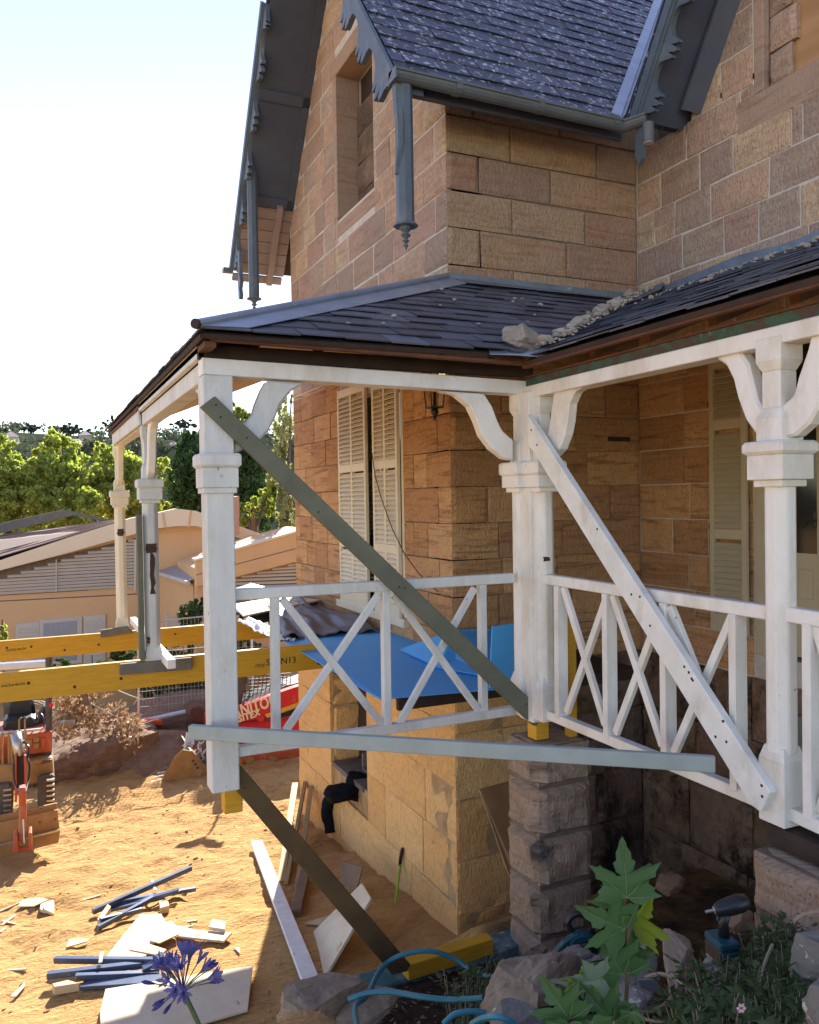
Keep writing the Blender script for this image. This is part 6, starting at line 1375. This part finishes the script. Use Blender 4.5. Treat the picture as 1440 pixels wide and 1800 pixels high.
# dry brush pile
bp = MB(); rr = random.Random(77)
for (px, py, Y, hw, hh) in ((120, 1215, 15.6, 40, 28), (170, 1230, 15.6, 44, 36), (105, 1255, 15.3, 30, 26), (200, 1270, 15.3, 34, 30), (150, 1275, 15.2, 40, 22), (225, 1290, 15.2, 18, 22)):
    for _ in range(6):
        c = aty(px+rr.uniform(-1, 1)*hw, py+rr.uniform(-1, 1)*hh, Y+rr.uniform(-.5, .5)); leaves(bp, c, (.28, .28, .2), 60, .10, rr, aspect=.5)
bp = bp.build('brush_pile', M['leaf_dry'], None); bp['kind'] = 'stuff'; bp['label'] = 'pile of dry brown cut branches and leaves'; bp['category'] = 'brush pile'
tw = MB()
for _ in range(40):
    a = aty(rr.uniform(85, 238), rr.uniform(1200, 1325), rr.uniform(14.8, 15.6)); d_ = Vector((rr.uniform(-1, 1), rr.uniform(-.5, .5), rr.uniform(-.5, .7)))*rr.uniform(.3, .8); tw.tube([a, a+d_*.5+Vector((0, 0, rr.uniform(-.05, .1))), a+d_], [.014, .01, .004], 4)
tw = tw.build('cut_branches', M['ply_dusty'], None); tw['kind'] = 'stuff'; tw['label'] = 'tangle of thin bare branches in the brush pile'; tw['category'] = 'branches'
one('branch', 'straight bare branch standing up out of the brush pile', 'branch', M['wood_dull'], lambda mb: mb.tube([aty(147, 1213, 15.2), aty(153, 1240, 15.1)], .05, 6), bevel=0)

# ================================================================== FAR HILL
hl = MB(); hx = [-260+i*12 for i in range(46)]; hy = [150+j*14 for j in range(22)]
def hz(x, y): return -14+39*smooth((y-150)/150)+2.6*noise.noise(Vector((x*.02, y*.02, 1)))*smooth((y-150)/60)-smooth((x-120)/200)*3
hl.add([(x, y, hz(x, y)) for y in hy for x in hx], [(j*46+i, j*46+i+1, (j+1)*46+i+1, (j+1)*46+i) for j in range(21) for i in range(45)])
M['hill'] = basic('far_hill_green', (.045,.055,.035), (.07,.08,.05), .95, .06, bmp=0, spec=0)
struct(hl.build('hills', M['hill'], None, smooth=True))
rr = random.Random(5); fw = MB()
for _ in range(420):
    x, y = rr.uniform(-110, 190), rr.uniform(170, 320); r = rr.uniform(1.6, 3.4); leaves(fw, (x, y, hz(x, y)+r*.7), (r, r, r*.8), 55, 1.0, rr, aspect=.8)
fw = fw.build('far_wood', M['leaf_far'], None); fw['kind'] = 'stuff'; fw['label'] = 'grey green trees covering the far hillside'; fw['category'] = 'wood'
def ftree(label, px, py, hw, hh, Y, seed, n=700, spread=False):
    spec = [(px+dx*hw, py+dy*hh, Y, hw*.5, hh*.4) for dx, dy in ((-.6, .1), (0, -.3), (.55, .05), (.2, .35), (-.25, .3))]
    gtree(label, spec, M['leaf_far'], n, 1.0, seed, .5, 'far_tree', 'tree', 'trees on the far skyline')
ftree('broad umbrella shaped tree on the far skyline', 123, 752, 26, 14, 300, 31, 1500)
ftree('tall tiered pine on the far skyline behind the roof end', 194, 742, 12, 18, 300, 32, 700)
ftree('low rounded trees at the left end of the far skyline', 8, 757, 14, 9, 300, 33); ftree('pair of crowns left of the umbrella shaped tree', 55, 752, 17, 9, 300, 34, 800); ftree('rounded crown right of the umbrella shaped tree', 160, 760, 16, 8, 300, 35)
ftree('crown on the skyline between the two far posts', 245, 755, 12, 8, 300, 36); ftree('dark crown on the skyline left of the corner post', 325, 745, 24, 14, 290, 37, 1200)
M['far_wall'] = basic('far_house_wall', (.55,.52,.49), bmp=0); M['far_roof'] = basic('far_roof_tile', (.40,.30,.27), bmp=0)
for i, (px, py, w_, h_, lab) in enumerate(((18, 768, 30, 9, 'pale far house at the left under the skyline trees'), (28, 787, 40, 9, 'far house with a reddish roof at the left edge'), (75, 775, 26, 8, 'pale far house behind the tall sunlit tip'), (150, 765, 22, 6, 'white roofed far house under the umbrella tree'), (138, 780, 44, 9, 'long pale far house beside the roof end'), (300, 782, 30, 9, 'far house seen between the far posts'), (255, 790, 26, 8, 'small far house just right of the end post'))):
    Y = 262 if h_ > 8 else 285; t = thing('far_house', aty(px, py+h_, Y), lab, 'house', 'houses on the far hill')
    mb = MB(); pslab(mb, [(px-w_/2, py), (px+w_/2, py-1), (px+w_/2, py+h_*1.4), (px-w_/2, py+h_*1.4)], Y, 8); mb.build('wall', M['far_wall'], t)
    mb = MB(); a = [aty(px-w_*.55, py+.5, Y-.5), aty(px+w_*.55, py-.5, Y-.5)]; mb.add([a[0], a[1], a[1]+Vector((-2, 4.5, 1.8)), a[0]+Vector((2, 4.5, 1.8)), a[1]+Vector((0, 9, 0)), a[0]+Vector((0, 9, 0))], [(0,1,2,3),(3,2,4,5),(0,3,5),(1,4,2)]); mb.build('roof', M['far_roof'], t)
    for k in range(3): 
        mb = MB(); x = px-w_*.35+k*w_*.32; pslab(mb, [(x, py+2.5), (x+w_*.12, py+2.3), (x+w_*.12, py+h_*.8), (x, py+h_*.8)], Y-.06, .1); mb.build('window', M['tin'], t)
# ================================================================== NEAR BANK: SLEEPERS, ROCKS, TOOLS, PLANTS
M['teal_timber'] = basic('teal_painted_timber', (.035,.11,.125), (.05,.14,.15), .6, 6, bmp=.2, spots=((.32,.33,.31), .62, 8), dirt=((.35,.36,.34), .5, 4))
zs = -1.50
a, b_ = atz(630, 1742, zs), atz(945, 1645, zs)
one('sleeper', 'teal painted timber sleeper on the bank in front of the foundation', 'sleeper', M['teal_timber'], lambda mb: mb.bar(a+Vector((0, .06, -.08)), b_+Vector((0, .06, -.08)), .20, .17), bevel=.012)
a2, b2 = atz(722, 1702, zs+.1), atz(872, 1655, zs+.1)
one('timber_block', 'bright yellow timber offcut lying on the teal sleeper', 'timber', M['lvl'], lambda mb: mb.bar(a2+Vector((0, .08, -.05)), b2+Vector((0, .08, -.05)), .09, .10), bevel=.004)
M['rock_buff'] = basic('buff_rock', (.34,.265,.19), (.22,.17,.125), .95, 4, (1,1,2.5), .9, 12, spots=((.13,.11,.09), .62, 5))
M['rock_grey'] = basic('grey_lichened_rock', (.22,.205,.19), (.13,.12,.11), .95, 4, bmp=.8, bscale=11, spots=((.42,.41,.39), .60, 12))
def rockp(label, px, py, d, size, seed, mat, rot=0, rough=.28, sub=4):
    p = EYE+ray(px, py)*d; return rock1(label, p, size, seed, mat, sub, rough, rot, 'boulder', 'rock')
rockp('large buff boulder in front of the grey pier', 945, 1752, 3.7, (.62, .40, .34), 71, M['rock_buff'], .4)
rockp('flat buff rock at the left end of the teal sleeper', 565, 1762, 4.35, (.48, .36, .20), 72, M['rock_buff'], .2)
rockp('flat buff rock just under the teal sleeper end', 640, 1776, 4.3, (.35, .3, .14), 73, M['rock_buff'], .8)
rockp('grey slab behind the maple sapling', 1085, 1716, 3.75, (.42, .36, .24), 74, M['rock_grey'], 1.1)
rockp('rounded dark rock at the bottom edge below the large boulder', 905, 1800, 3.1, (.26, .22, .16), 75, M['rock_grey'])
rockp('grey rock under the cordless driver', 1285, 1725, 3.0, (.22, .2, .17), 76, M['rock_grey'], .5)
rockp('long pale edging stone at the rim of the dark hole', 1190, 1690, 3.35, (.34, .16, .14), 77, M['rock_buff'], .9)
rockp('big grey rock filling the bottom right corner', 1475, 1790, 1.9, (.20, .24, .26), 78, M['rock_grey'], .3)
rockp('grey rock above the corner rock at the right edge', 1458, 1690, 2.5, (.16, .24, .18), 79, M['rock_grey'], .6)
rockp('pale grey rock below the edging stone', 1100, 1770, 3.0, (.26, .22, .14), 80, M['rock_grey'], .9)
rockp('dark rock in the soil under the hose', 1000, 1700, 4.1, (.30, .22, .16), 81, M['rock_grey'], .1)
one('tin_offcut', 'bent pale tin offcut beside the sapling stem', 'offcut', M['galv'], lambda mb: mb.prism([EYE+ray(px, py)*3.3 for px, py in ((1121, 1723), (1150, 1722), (1165, 1740), (1131, 1752))], (.0, .003, .003)))
# hose
M['hose'] = basic('teal_hose', (.045,.20,.26), (.035,.17,.22), .35, 4, bmp=.03)
def curve(pts, n=8):
    out = []; P = [pts[0]]+pts+[pts[-1]]
    for i in range(1, len(P)-2):
        for k in range(n):
            t_ = k/n; p0, p1, p2, p3 = P[i-1], P[i], P[i+1], P[i+2]
            out.append(.5*((2*p1)+(p2-p0)*t_+(2*p0-5*p1+4*p2-p3)*t_*t_+(3*p1-p0-3*p2+p3)*t_**3))
    out.append(pts[-1]); return out
def pxd(l): return [EYE+ray(px, py)*d for px, py, d in l]
one('hose', 'teal hose looping over the sleeper and down past the boulders', 'hose', M['hose'], lambda mb: mb.tube(curve(pxd([(915, 1722, 4.2), (870, 1718, 4.5), (830, 1706, 4.6), (800, 1686, 4.65), (760, 1672, 4.65), (715, 1676, 4.65), (684, 1690, 4.65), (664, 1712, 4.55), (652, 1738, 4.4), (640, 1756, 4.2), (628, 1764, 4.1), (624, 1780, 4.0), (630, 1815, 3.7)])), .014, 8), 'garden hoses', 0)
one('hose', 'teal hose lying across the dark soil in front of the sleeper', 'hose', M['hose'], lambda mb: mb.tube(curve(pxd([(612, 1756, 4.15), (650, 1745, 4.15), (690, 1744, 4.1), (740, 1752, 4.0), (790, 1757, 3.95), (850, 1754, 3.85)])), .014, 8), 'garden hoses', 0)
one('hose', 'teal hose end curling at the bottom edge of the picture', 'hose', M['hose'], lambda mb: mb.tube(curve(pxd([(780, 1800, 3.5), (800, 1783, 3.5), (830, 1778, 3.5), (855, 1781, 3.5)])), .013, 8), 'garden hoses', 0)
one('hose', 'short teal hose bend below the large boulder', 'hose', M['hose'], lambda mb: mb.tube(curve(pxd([(830, 1800, 3.05), (850, 1790, 3.0), (880, 1788, 2.95), (905, 1800, 2.95)])), .012, 8), 'garden hoses', 0)
M['root'] = basic('pale_dead_stem', (.30,.25,.19), (.22,.18,.14), .9, 8, bmp=.3)
for i, (pts, lab) in enumerate((([(1136, 1718, 3.2), (1160, 1712, 3.15), (1185, 1720, 3.1), (1190, 1738, 3.05), (1170, 1765, 2.95), (1140, 1778, 2.9), (1118, 1780, 2.85)], 'pale loop of dead vine on the soil right of the sapling'), ([(1180, 1712, 3.1), (1200, 1730, 3.0), (1228, 1752, 2.9), (1238, 1765, 2.85), (1210, 1792, 2.75), (1150, 1795, 2.75), (1110, 1782, 2.8)], 'long dead vine stem curving along the bottom'), ([(1395, 1620, 2.6), (1410, 1608, 2.6), (1440, 1602, 2.55)], 'dark root at the right edge beside the stone pier'), ([(1358, 1660, 2.75), (1342, 1700, 2.7), (1336, 1740, 2.65), (1342, 1780, 2.6)], 'pale upright stem in the weeds'))):
    one('dead_stem', lab, 'stem', M['root'], lambda mb: mb.tube(curve(pxd(pts)), .0055 if i else .008, 6), 'dead stems', 0)
# circular saw and cordless driver
M['tool_teal'] = basic('teal_tool_plastic', (.01,.07,.095), (.008,.055,.075), .4, 5, bmp=.03)
p = EYE+ray(1022, 1660)*4.3; sw = thing('circular_saw', p-Vector((0, 0, .1)), 'teal circular saw lying beside the grey pier', 'saw')
vx_, vy_ = RT, UP
def disc(mb, c, r0, r1, th, n=20): mb.lathe(c, [(r0, 0), (r0, th*.6), (r1, th)], n, -FW)
mb = MB(); disc(mb, p, .085, .07, .05); mb.prism([p+vx_*x+vy_*y for x, y in ((-.02, .085), (-.10, .03), (-.19, -.07), (-.185, -.095), (-.06, -.08), (.0, -.085))], -FW*.045); mb.build('guard', M['tool_teal'], sw, bevel=.004)
mb = MB(); disc(mb, p-FW*.05+vx_*.012, .04, .03, .02); mb.build('motor_cap', M['vinyl'], sw); mb = MB(); disc(mb, p-FW*.072+vx_*.012, .018, .015, .004); mb.build('hub', M['tool_teal'], sw)
mb = MB(); mb.tube(curve([p+vx_*(-.05)+vy_*.07, p+vx_*(-.07)+vy_*.12, p+vx_*(-.02)+vy_*.16, p+vx_*.05+vy_*.13, p+vx_*.06+vy_*.06]), .016, 8); mb.build('handle', M['vinyl'], sw)
M['cream_decal2'] = M['decal']
text_mesh('Makita', .034, M['decal'], Matrix.Translation(p-FW*.052+vx_*(-.135)+vy_*(-.055)) @ Matrix(((vx_.x, vy_.x, -FW.x, 0), (vx_.y, vy_.y, -FW.y, 0), (vx_.z, vy_.z, -FW.z, 0), (0,0,0,1))) @ Matrix.Rotation(.75, 4, 'Z'), parent=sw, name='lettering')
d = 3.0; dv_ = thing('cordless_driver', EYE+ray(1260, 1680)*d, 'black and teal cordless driver standing on its battery on a rock', 'power tool')
Q = lambda px, py, k=0: EYE+ray(px, py)*(d+k)
mb = MB(); mb.lathe(Q(1256, 1601), [(.017, 0), (.024, .012), (.030, .035), (.033, .06), (.033, .10), (.026, .125), (.012, .132)], 14, (Q(1290, 1591)-Q(1256, 1601)).normalized()); mb.build('motor_housing', M['vinyl'], dv_, smooth=True)
mb = MB(); mb.tube([Q(1240, 1603), Q(1256, 1600)], .006, 6); mb.build('bit', M['steel'], dv_)
mb = MB(); mb.lathe(Q(1255, 1601), [(.013, 0), (.020, .01), (.022, .02)], 12, (Q(1290, 1591)-Q(1256, 1601)).normalized()); mb.build('nose', M['steel'], dv_)
mb = MB(); mb.tube([Q(1275, 1602), Q(1272, 1622), Q(1273, 1645)], [.022, .018, .021], 10); mb.build('grip', M['vinyl'], dv_, smooth=True)
mb = MB(); mb.tube([Q(1263, 1608), Q(1262, 1617)], .007, 6); mb.build('trigger', M['tool_teal'], dv_)
mb = MB(); c0 = Q(1269, 1652); 
def obox(mb, c, hx_, hy_, hz_, yaw):
    cr_, sr_ = math.cos(yaw), math.sin(yaw); X_ = Vector((cr_, sr_, 0)); Y_ = Vector((-sr_, cr_, 0)); Z_ = Vector((0, 0, 1))
    vs = [c+X_*hx_*sx+Y_*hy_*sy+Z_*hz_*sz for sz in (-1, 1) for sx, sy in ((-1, -1), (1, -1), (1, 1), (-1, 1))]; mb.add(vs, [(0,3,2,1),(4,5,6,7),(0,1,5,4),(1,2,6,5),(2,3,7,6),(3,0,4,7)])
obox(mb, c0, .04, .055, .014, -.2); mb.build('foot', M['tool_teal'], dv_, bevel=.006)
mb = MB(); obox(mb, c0-Vector((0, 0, .042)), .039, .054, .026, -.2); bt_ = mb.build('battery', M['vinyl'], dv_, bevel=.006)
mb = MB(); obox(mb, c0-Vector((.0, .004, .030)), .036, .056, .010, -.2); mb.build('battery_latch', M['tool_teal'], bt_, bevel=.003)
text_mesh('makita', .014, M['decal'], facing(c0+Vector((-.030, -.0565, -.053)), (math.cos(-.2), math.sin(-.2), 0)), parent=bt_)
mb = MB(); q = EYE+ray(1262, 1715)*2.95; mb.tube([q, q+RT*.05+UP*.05-FW*.0], .017, 10); o = mb.build('cut_stub', M['rubber'], None); tag(o, 'short dark cut pipe end on the rock below the cordless driver', 'pipe')
one('short_stick', 'round stick poking up in the dark hole behind the sapling', 'stick', M['wood_dull'], lambda mb: mb.tube([EYE+ray(1130, 1632)*4.2, EYE+ray(1146, 1705)*4.1], .02, 8), bevel=0)
rockp('broken sandstone lump in the dark hole', 1172, 1556, 4.6, (.17, .15, .13), 82, M['wood_dull'], .2, .35, 3)
rockp('broken brown stone against the right pier', 1300, 1615, 3.35, (.16, .12, .09), 83, M['wood_dull'], .5, .35, 3)
# ---- maple sapling
def leaf_poly(): 
    h = [(0, 0), (.10, -.09), (.24, -.12), (.36, -.05), (.60, .0), (.47, .08), (.49, .14), (.38, .21), (.40, .29), (.50, .34), (.50, .42), (.62, .58), (.46, .53), (.42, .57), (.33, .48), (.24, .46), (.15, .38), (.17, .50), (.20, .58), (.13, .62), (.13, .72), (.07, .82), (.055, .9), (0, 1)]
    return h
def add_leaf(t, base, up, right, size, mat, vmat, fold=.25, curl=.25, name='leaf'):
    up, right = Vector(up).normalized(), Vector(right); right = (right-up*right.dot(up)).normalized(); n = right.cross(up).normalized(); h = leaf_poly(); mb = MB()
    P = lambda x, y: base+(right*x+up*y+n*(abs(x)*fold-curl*(y*y)+.03*math.sin(x*9+y*7)))*size
    spine = [P(0, i/11) for i in range(12)]
    for sg in (1, -1):
        pts = [P(sg*x, y) for x, y in h[1:-1]]; mid = [P(sg*x*.5, max(0, .5*y+.1)) for x, y in h[1:-1]]
        # fan from the leaf base and the midrib
        vs = spine+pts; ns = len(spine); fs = []; j = 0
        for k in range(len(pts)-1):
            tgt = min(11, max(j, int(max(0, h[k+1][1])*8)))
            while j < tgt: fs.append((j, ns+k, j+1)); j += 1
            fs.append((j, ns+k, ns+k+1))
        while j < 11: fs.append((j, ns+len(pts)-1, j+1)); j += 1
        fs.append((0, ns, 0)[:0] or (0, ns, ns+1)); mb.add(vs, [f if sg > 0 else tuple(reversed(f)) for f in fs])
    o = mb.build(name, mat, t, smooth=True)
    vb = MB()
    for tip in ((0, .97), (.56, .54), (-.56, .54), (.54, .02), (-.54, .02)):
        pp = [P(tip[0]*k/5, tip[1]*k/5)+n*.004*1 for k in range(6)]; vb.tube([q-n*.002 for q in pp], [.0009, .0008, .0007, .0006, .0005, .0003], 4, False)
    vb.build('vein', vmat, o); return o
M['maple'] = leafmat('maple_leaf_green', (.035,.085,.035), (.05,.11,.04), .3, (.06,.13,.045)); M['maple_y'] = leafmat('young_leaf_yellow_green', (.13,.20,.02), (.17,.24,.03), .45); M['maple_pale'] = leafmat('leaf_underside', (.12,.18,.13), (.15,.21,.15), .3)
M['vein'] = basic('leaf_vein', (.17,.24,.11), bmp=0)
D = 2.15; S = lambda px, py, k=0: EYE+ray(px, py)*(D+k)
mp_ = thing('maple_sapling', S(1098, 1830), 'young maple sapling with lobed green leaves rising from the bottom edge', 'sapling')
mb = MB(); mb.tube(curve([S(1096, 1840), S(1100, 1770), S(1104, 1700), (S(1105, 1650)), S(1102, 1600), S(1100, 1575)]), [.006]*41, 6); mb.build('stem', basic('sapling_stem', (.10,.085,.045), bmp=.2), mp_, smooth=True)
mb = MB(); mb.tube(curve([S(1080, 1840), S(1078, 1780), S(1074, 1745), S(1060, 1720), S(1045, 1705)]), .004, 6); mb.build('side_stem', M['root'], mp_, smooth=True)
px1 = D/FPX
for (bx, by, tx, ty, sz, kind, fold, curl, k, tilt) in ((1101, 1577, 1096, 1477, 100, 'maple', .10, .1, -.05, 0), (1098, 1632, 1030, 1600, 95, 'maple', .15, .2, -.02, .4), (1112, 1628, 1146, 1550, 76, 'maple_y', .9, .1, .03, .8), (1094, 1712, 1060, 1648, 92, 'maple', .25, .15, .0, .2), (1108, 1690, 1116, 1636, 62, 'maple', .5, .1, .05, .2), (1058, 1718, 990, 1722, 80, 'maple_pale', .5, .5, -.05, .9), (1092, 1580, 1040, 1590, 60, 'maple', .4, .4, .06, .2),
    (1000, 1790, 966, 1740, 82, 'maple', .2, .2, -.12, .1), (1078, 1795, 1030, 1745, 88, 'maple', .2, .2, -.08, .2), (1012, 1735, 1024, 1700, 46, 'maple_y', .8, .1, -.04, .5), (1000, 1800, 990, 1850, 70, 'maple', .2, .3, -.15, .2), (1110, 1778, 1100, 1810, 40, 'maple', .3, .3, -.1, .2), (1040, 1795, 1060, 1850, 60, 'maple', .2, .3, -.14, .2), (1106, 1640, 1135, 1600, 60, 'maple_pale', .6, .3, .06, .4)):
    b0, t0 = S(bx, by, k), S(tx, ty, k); u = t0-b0-FW*tilt*.5*(t0-b0).length; r_ = u.cross(-FW)*-1
    add_leaf(mp_, b0, u, (-FW).cross(u)*-1, sz*px1*1.02, M[kind], M['vein'], fold, curl)
# ---- agapanthus
M['petal'] = leafmat('violet_blue_petals', (.10,.095,.26), (.14,.135,.34), .35, (.17,.165,.36)); M['stalk'] = basic('green_stalk', (.08,.12,.05), bmp=0); M['bud'] = basic('dark_violet_bud', (.03,.025,.13), (.05,.04,.2), .5, 6, bmp=0)
def agapanthus(label, px, py, d, scale, seed, cutoff=1):
    rr = random.Random(seed); c = EYE+ray(px, py)*d; t = thing('agapanthus', c-Vector((-.02, 0, .7)), label, 'flower', 'blue agapanthus flowers')
    mb = MB(); mb.tube(curve([c+RT*.14*scale-UP*.40*scale, c+RT*.07*scale-UP*.16*scale, c]), [.006]*17, 8); mb.build('stem', M['stalk'], t, smooth=True)
    for i in range(30):
        el = rr.choice([.5, .35, .8, .2, 1.1, .65, -.5, -.2])+rr.uniform(-.2, .2); az = rr.choice([3.3, 2.9, .3, .0, .6, 1.6, 4.7, 2.4])+rr.uniform(-.3, .3); dr_ = (RT*math.cos(az)*math.cos(el)+FW*math.sin(az)*math.cos(el)+UP*math.sin(el)).normalized(); L = rr.uniform(.055, .085)*scale
        e = c+dr_*L+UP*.008*scale; sk = MB(); sk.tube([c, c+dr_*L*.5+UP*.008*scale, e], [.0013, .0012, .0016], 5); sk.build('pedicel', M['stalk'] if i % 3 else M['bud'], t)
        if i % 3 == 2 or el < -.4: 
            b_ = MB(); b_.lathe(e, [(.002, 0), (.0055*scale, .014), (.006*scale, .026), (.001, .04*scale)], 7, dr_); b_.build('bud', M['bud'], t, smooth=True)
        else:
            f = MB(); o1 = dr_.orthogonal().normalized(); o2 = dr_.cross(o1)
            for k in range(6):
                a = k*math.pi/3+rr.uniform(-.1, .1); rd = o1*math.cos(a)+o2*math.sin(a); sd = dr_.cross(rd)
                q0 = e; q1 = e+(dr_*.020+rd*.007)*scale; q2 = e+(dr_*.036+rd*.017)*scale; q3 = e+(dr_*.045+rd*.028)*scale; w1_, w2_ = sd*.0045*scale, sd*.006*scale
                f.add([q0-w1_*.4, q0+w1_*.4, q1+w1_, q1-w1_, q2+w2_, q2-w2_, q3], [(0,1,2,3),(3,2,4,5),(5,4,6)])
            f.build('floret', M['petal'], t)
agapanthus('violet blue agapanthus head against the dusty white board', 322, 1742, 2.05, .86, 3)
# ---- weeds on the bank
rr = random.Random(91)
def weed(stm, lf_, px, py, d, n, size, rad, seed):
    rr = random.Random(seed); b0 = EYE+ray(px, py)*d; g0 = Vector((b0.x, b0.y, gz(b0.x, b0.y))); H = max(.08, b0.z-g0.z)
    for k in range(5):
        a = rr.uniform(0, 6.28); top = b0+Vector((math.cos(a)*rad*rr.uniform(.2, 1), math.sin(a)*rad*rr.uniform(.2, 1), rr.uniform(-.3, .3)*rad)); mid = g0.lerp(top, .55)+Vector((rr.uniform(-.02, .02), 0, .01)); stm.tube([g0, mid, top], [.003, .0022, .001], 4)
        for j in range(n//5):
            s = rr.random()**.6; p = g0.lerp(mid, s*2) if s < .5 else mid.lerp(top, s*2-1); p = p+Vector((rr.gauss(0, .02), rr.gauss(0, .02), rr.gauss(0, .012)))
            a_ = rr.uniform(0, 6.28); u = Vector((math.cos(a_), math.sin(a_), rr.uniform(-.3, .7))).normalized(); w_ = u.cross(Vector((rr.gauss(0, .4), rr.gauss(0, .4), 1))).normalized(); sz = size*rr.uniform(.6, 1.3); nn_ = u.cross(w_)
            lf_.add([p, p+u*sz*.45+w_*sz*.25+nn_*sz*.05, p+u*sz, p+u*sz*.45-w_*sz*.25+nn_*sz*.05], [(0,1,2,3)])
def weed_patch(label, name, mat, spots, n, size, rad, seed):
    sm_, lm = MB(), MB()
    for i, (px, py, d) in enumerate(spots): weed(sm_, lm, px, py, d, n, size, rad, seed+i)
    k = len(lm.v); lm.mi = 1; lm.add(sm_.v, sm_.f)
    o = lm.build(name, mat, None, mats=[mat, M['root']]); o['kind'] = 'stuff'; o['label'] = label; o['category'] = 'weeds'
M['weed_dark'] = leafmat('dark_weed_leaves', (.03,.055,.022), (.045,.08,.028), .35, (.08,.12,.04))
sp1 = []
for i in range(75):
    px, py = rr.uniform(1195, 1440), rr.uniform(1600, 1805)
    if px < 1305 and py < 1695: continue
    sp1.append((px, py, 3.3-(py-1590)/210*1.05+rr.uniform(-.15, .1)))
weed_patch('thick dark green weeds on the bank at the bottom right', 'weeds', M['weed_dark'], sp1, 80, .038, .10, 200)
weed_patch('brighter low weeds along the bottom edge right of the sapling', 'weeds', M['leaf_mid'], [(rr.uniform(1150, 1420), rr.uniform(1755, 1815), 2.45) for _ in range(26)], 70, .030, .09, 300)
weed_patch('dark ivy sprigs between the sleeper and the boulders', 'ivy', M['weed_dark'], [(lambda y: (rr.uniform(790, 990), y, 4.45-(y-1665)/95*.8))(rr.uniform(1660, 1765)) for _ in range(26)], 45, .045, .10, 400)
pf = MB(); c = EYE+ray(1303, 1772)*2.1
for k in range(6):
    a = k*1.05; u = (RT*math.cos(a)*.7+UP*math.sin(a)).normalized(); w_ = u.cross(FW); e = c+u*.002; pf.add([e, e+u*.006+w_*.005-FW*.002, e+u*.012, e+u*.006-w_*.005-FW*.002], [(0,1,2,3)])
M['pink'] = leafmat('pink_petals', (.62,.40,.50), (.68,.46,.55), .4); pf = pf.build('pink_flower', M['pink'], None); tag(pf, 'tiny pink flower among the weeds near the bottom edge', 'flower')
# leaf litter and grit on the near soil
lt_ = MB()
for _ in range(1500):
    px, py = rr.uniform(560, 1440), rr.uniform(1690, 1830); d_ = ray(px, py); 
    x_, y_ = None, None; t_ = 1.6
    while t_ < 5.2:
        q = EYE+d_*t_
        if q.z < gz(q.x, q.y)+.012: break
        t_ += .04
    q = EYE+d_*t_
    if t_ >= 5.2: continue
    s = rr.uniform(.006, .022); a = rr.uniform(0, 6.28); u = Vector((math.cos(a), math.sin(a), rr.uniform(-.2, .4))); w_ = Vector((-math.sin(a), math.cos(a), rr.uniform(-.3, .3))); lt_.add([q, q+u*s+w_*s*.4, q+u*s*2, q+u*s-w_*s*.4], [(0,1,2,3)])
lt_ = lt_.build('leaf_litter', M['leaf_dry'], None); lt_['kind'] = 'stuff'; lt_['label'] = 'scattered dead leaves on the near soil'; lt_['category'] = 'leaf litter'
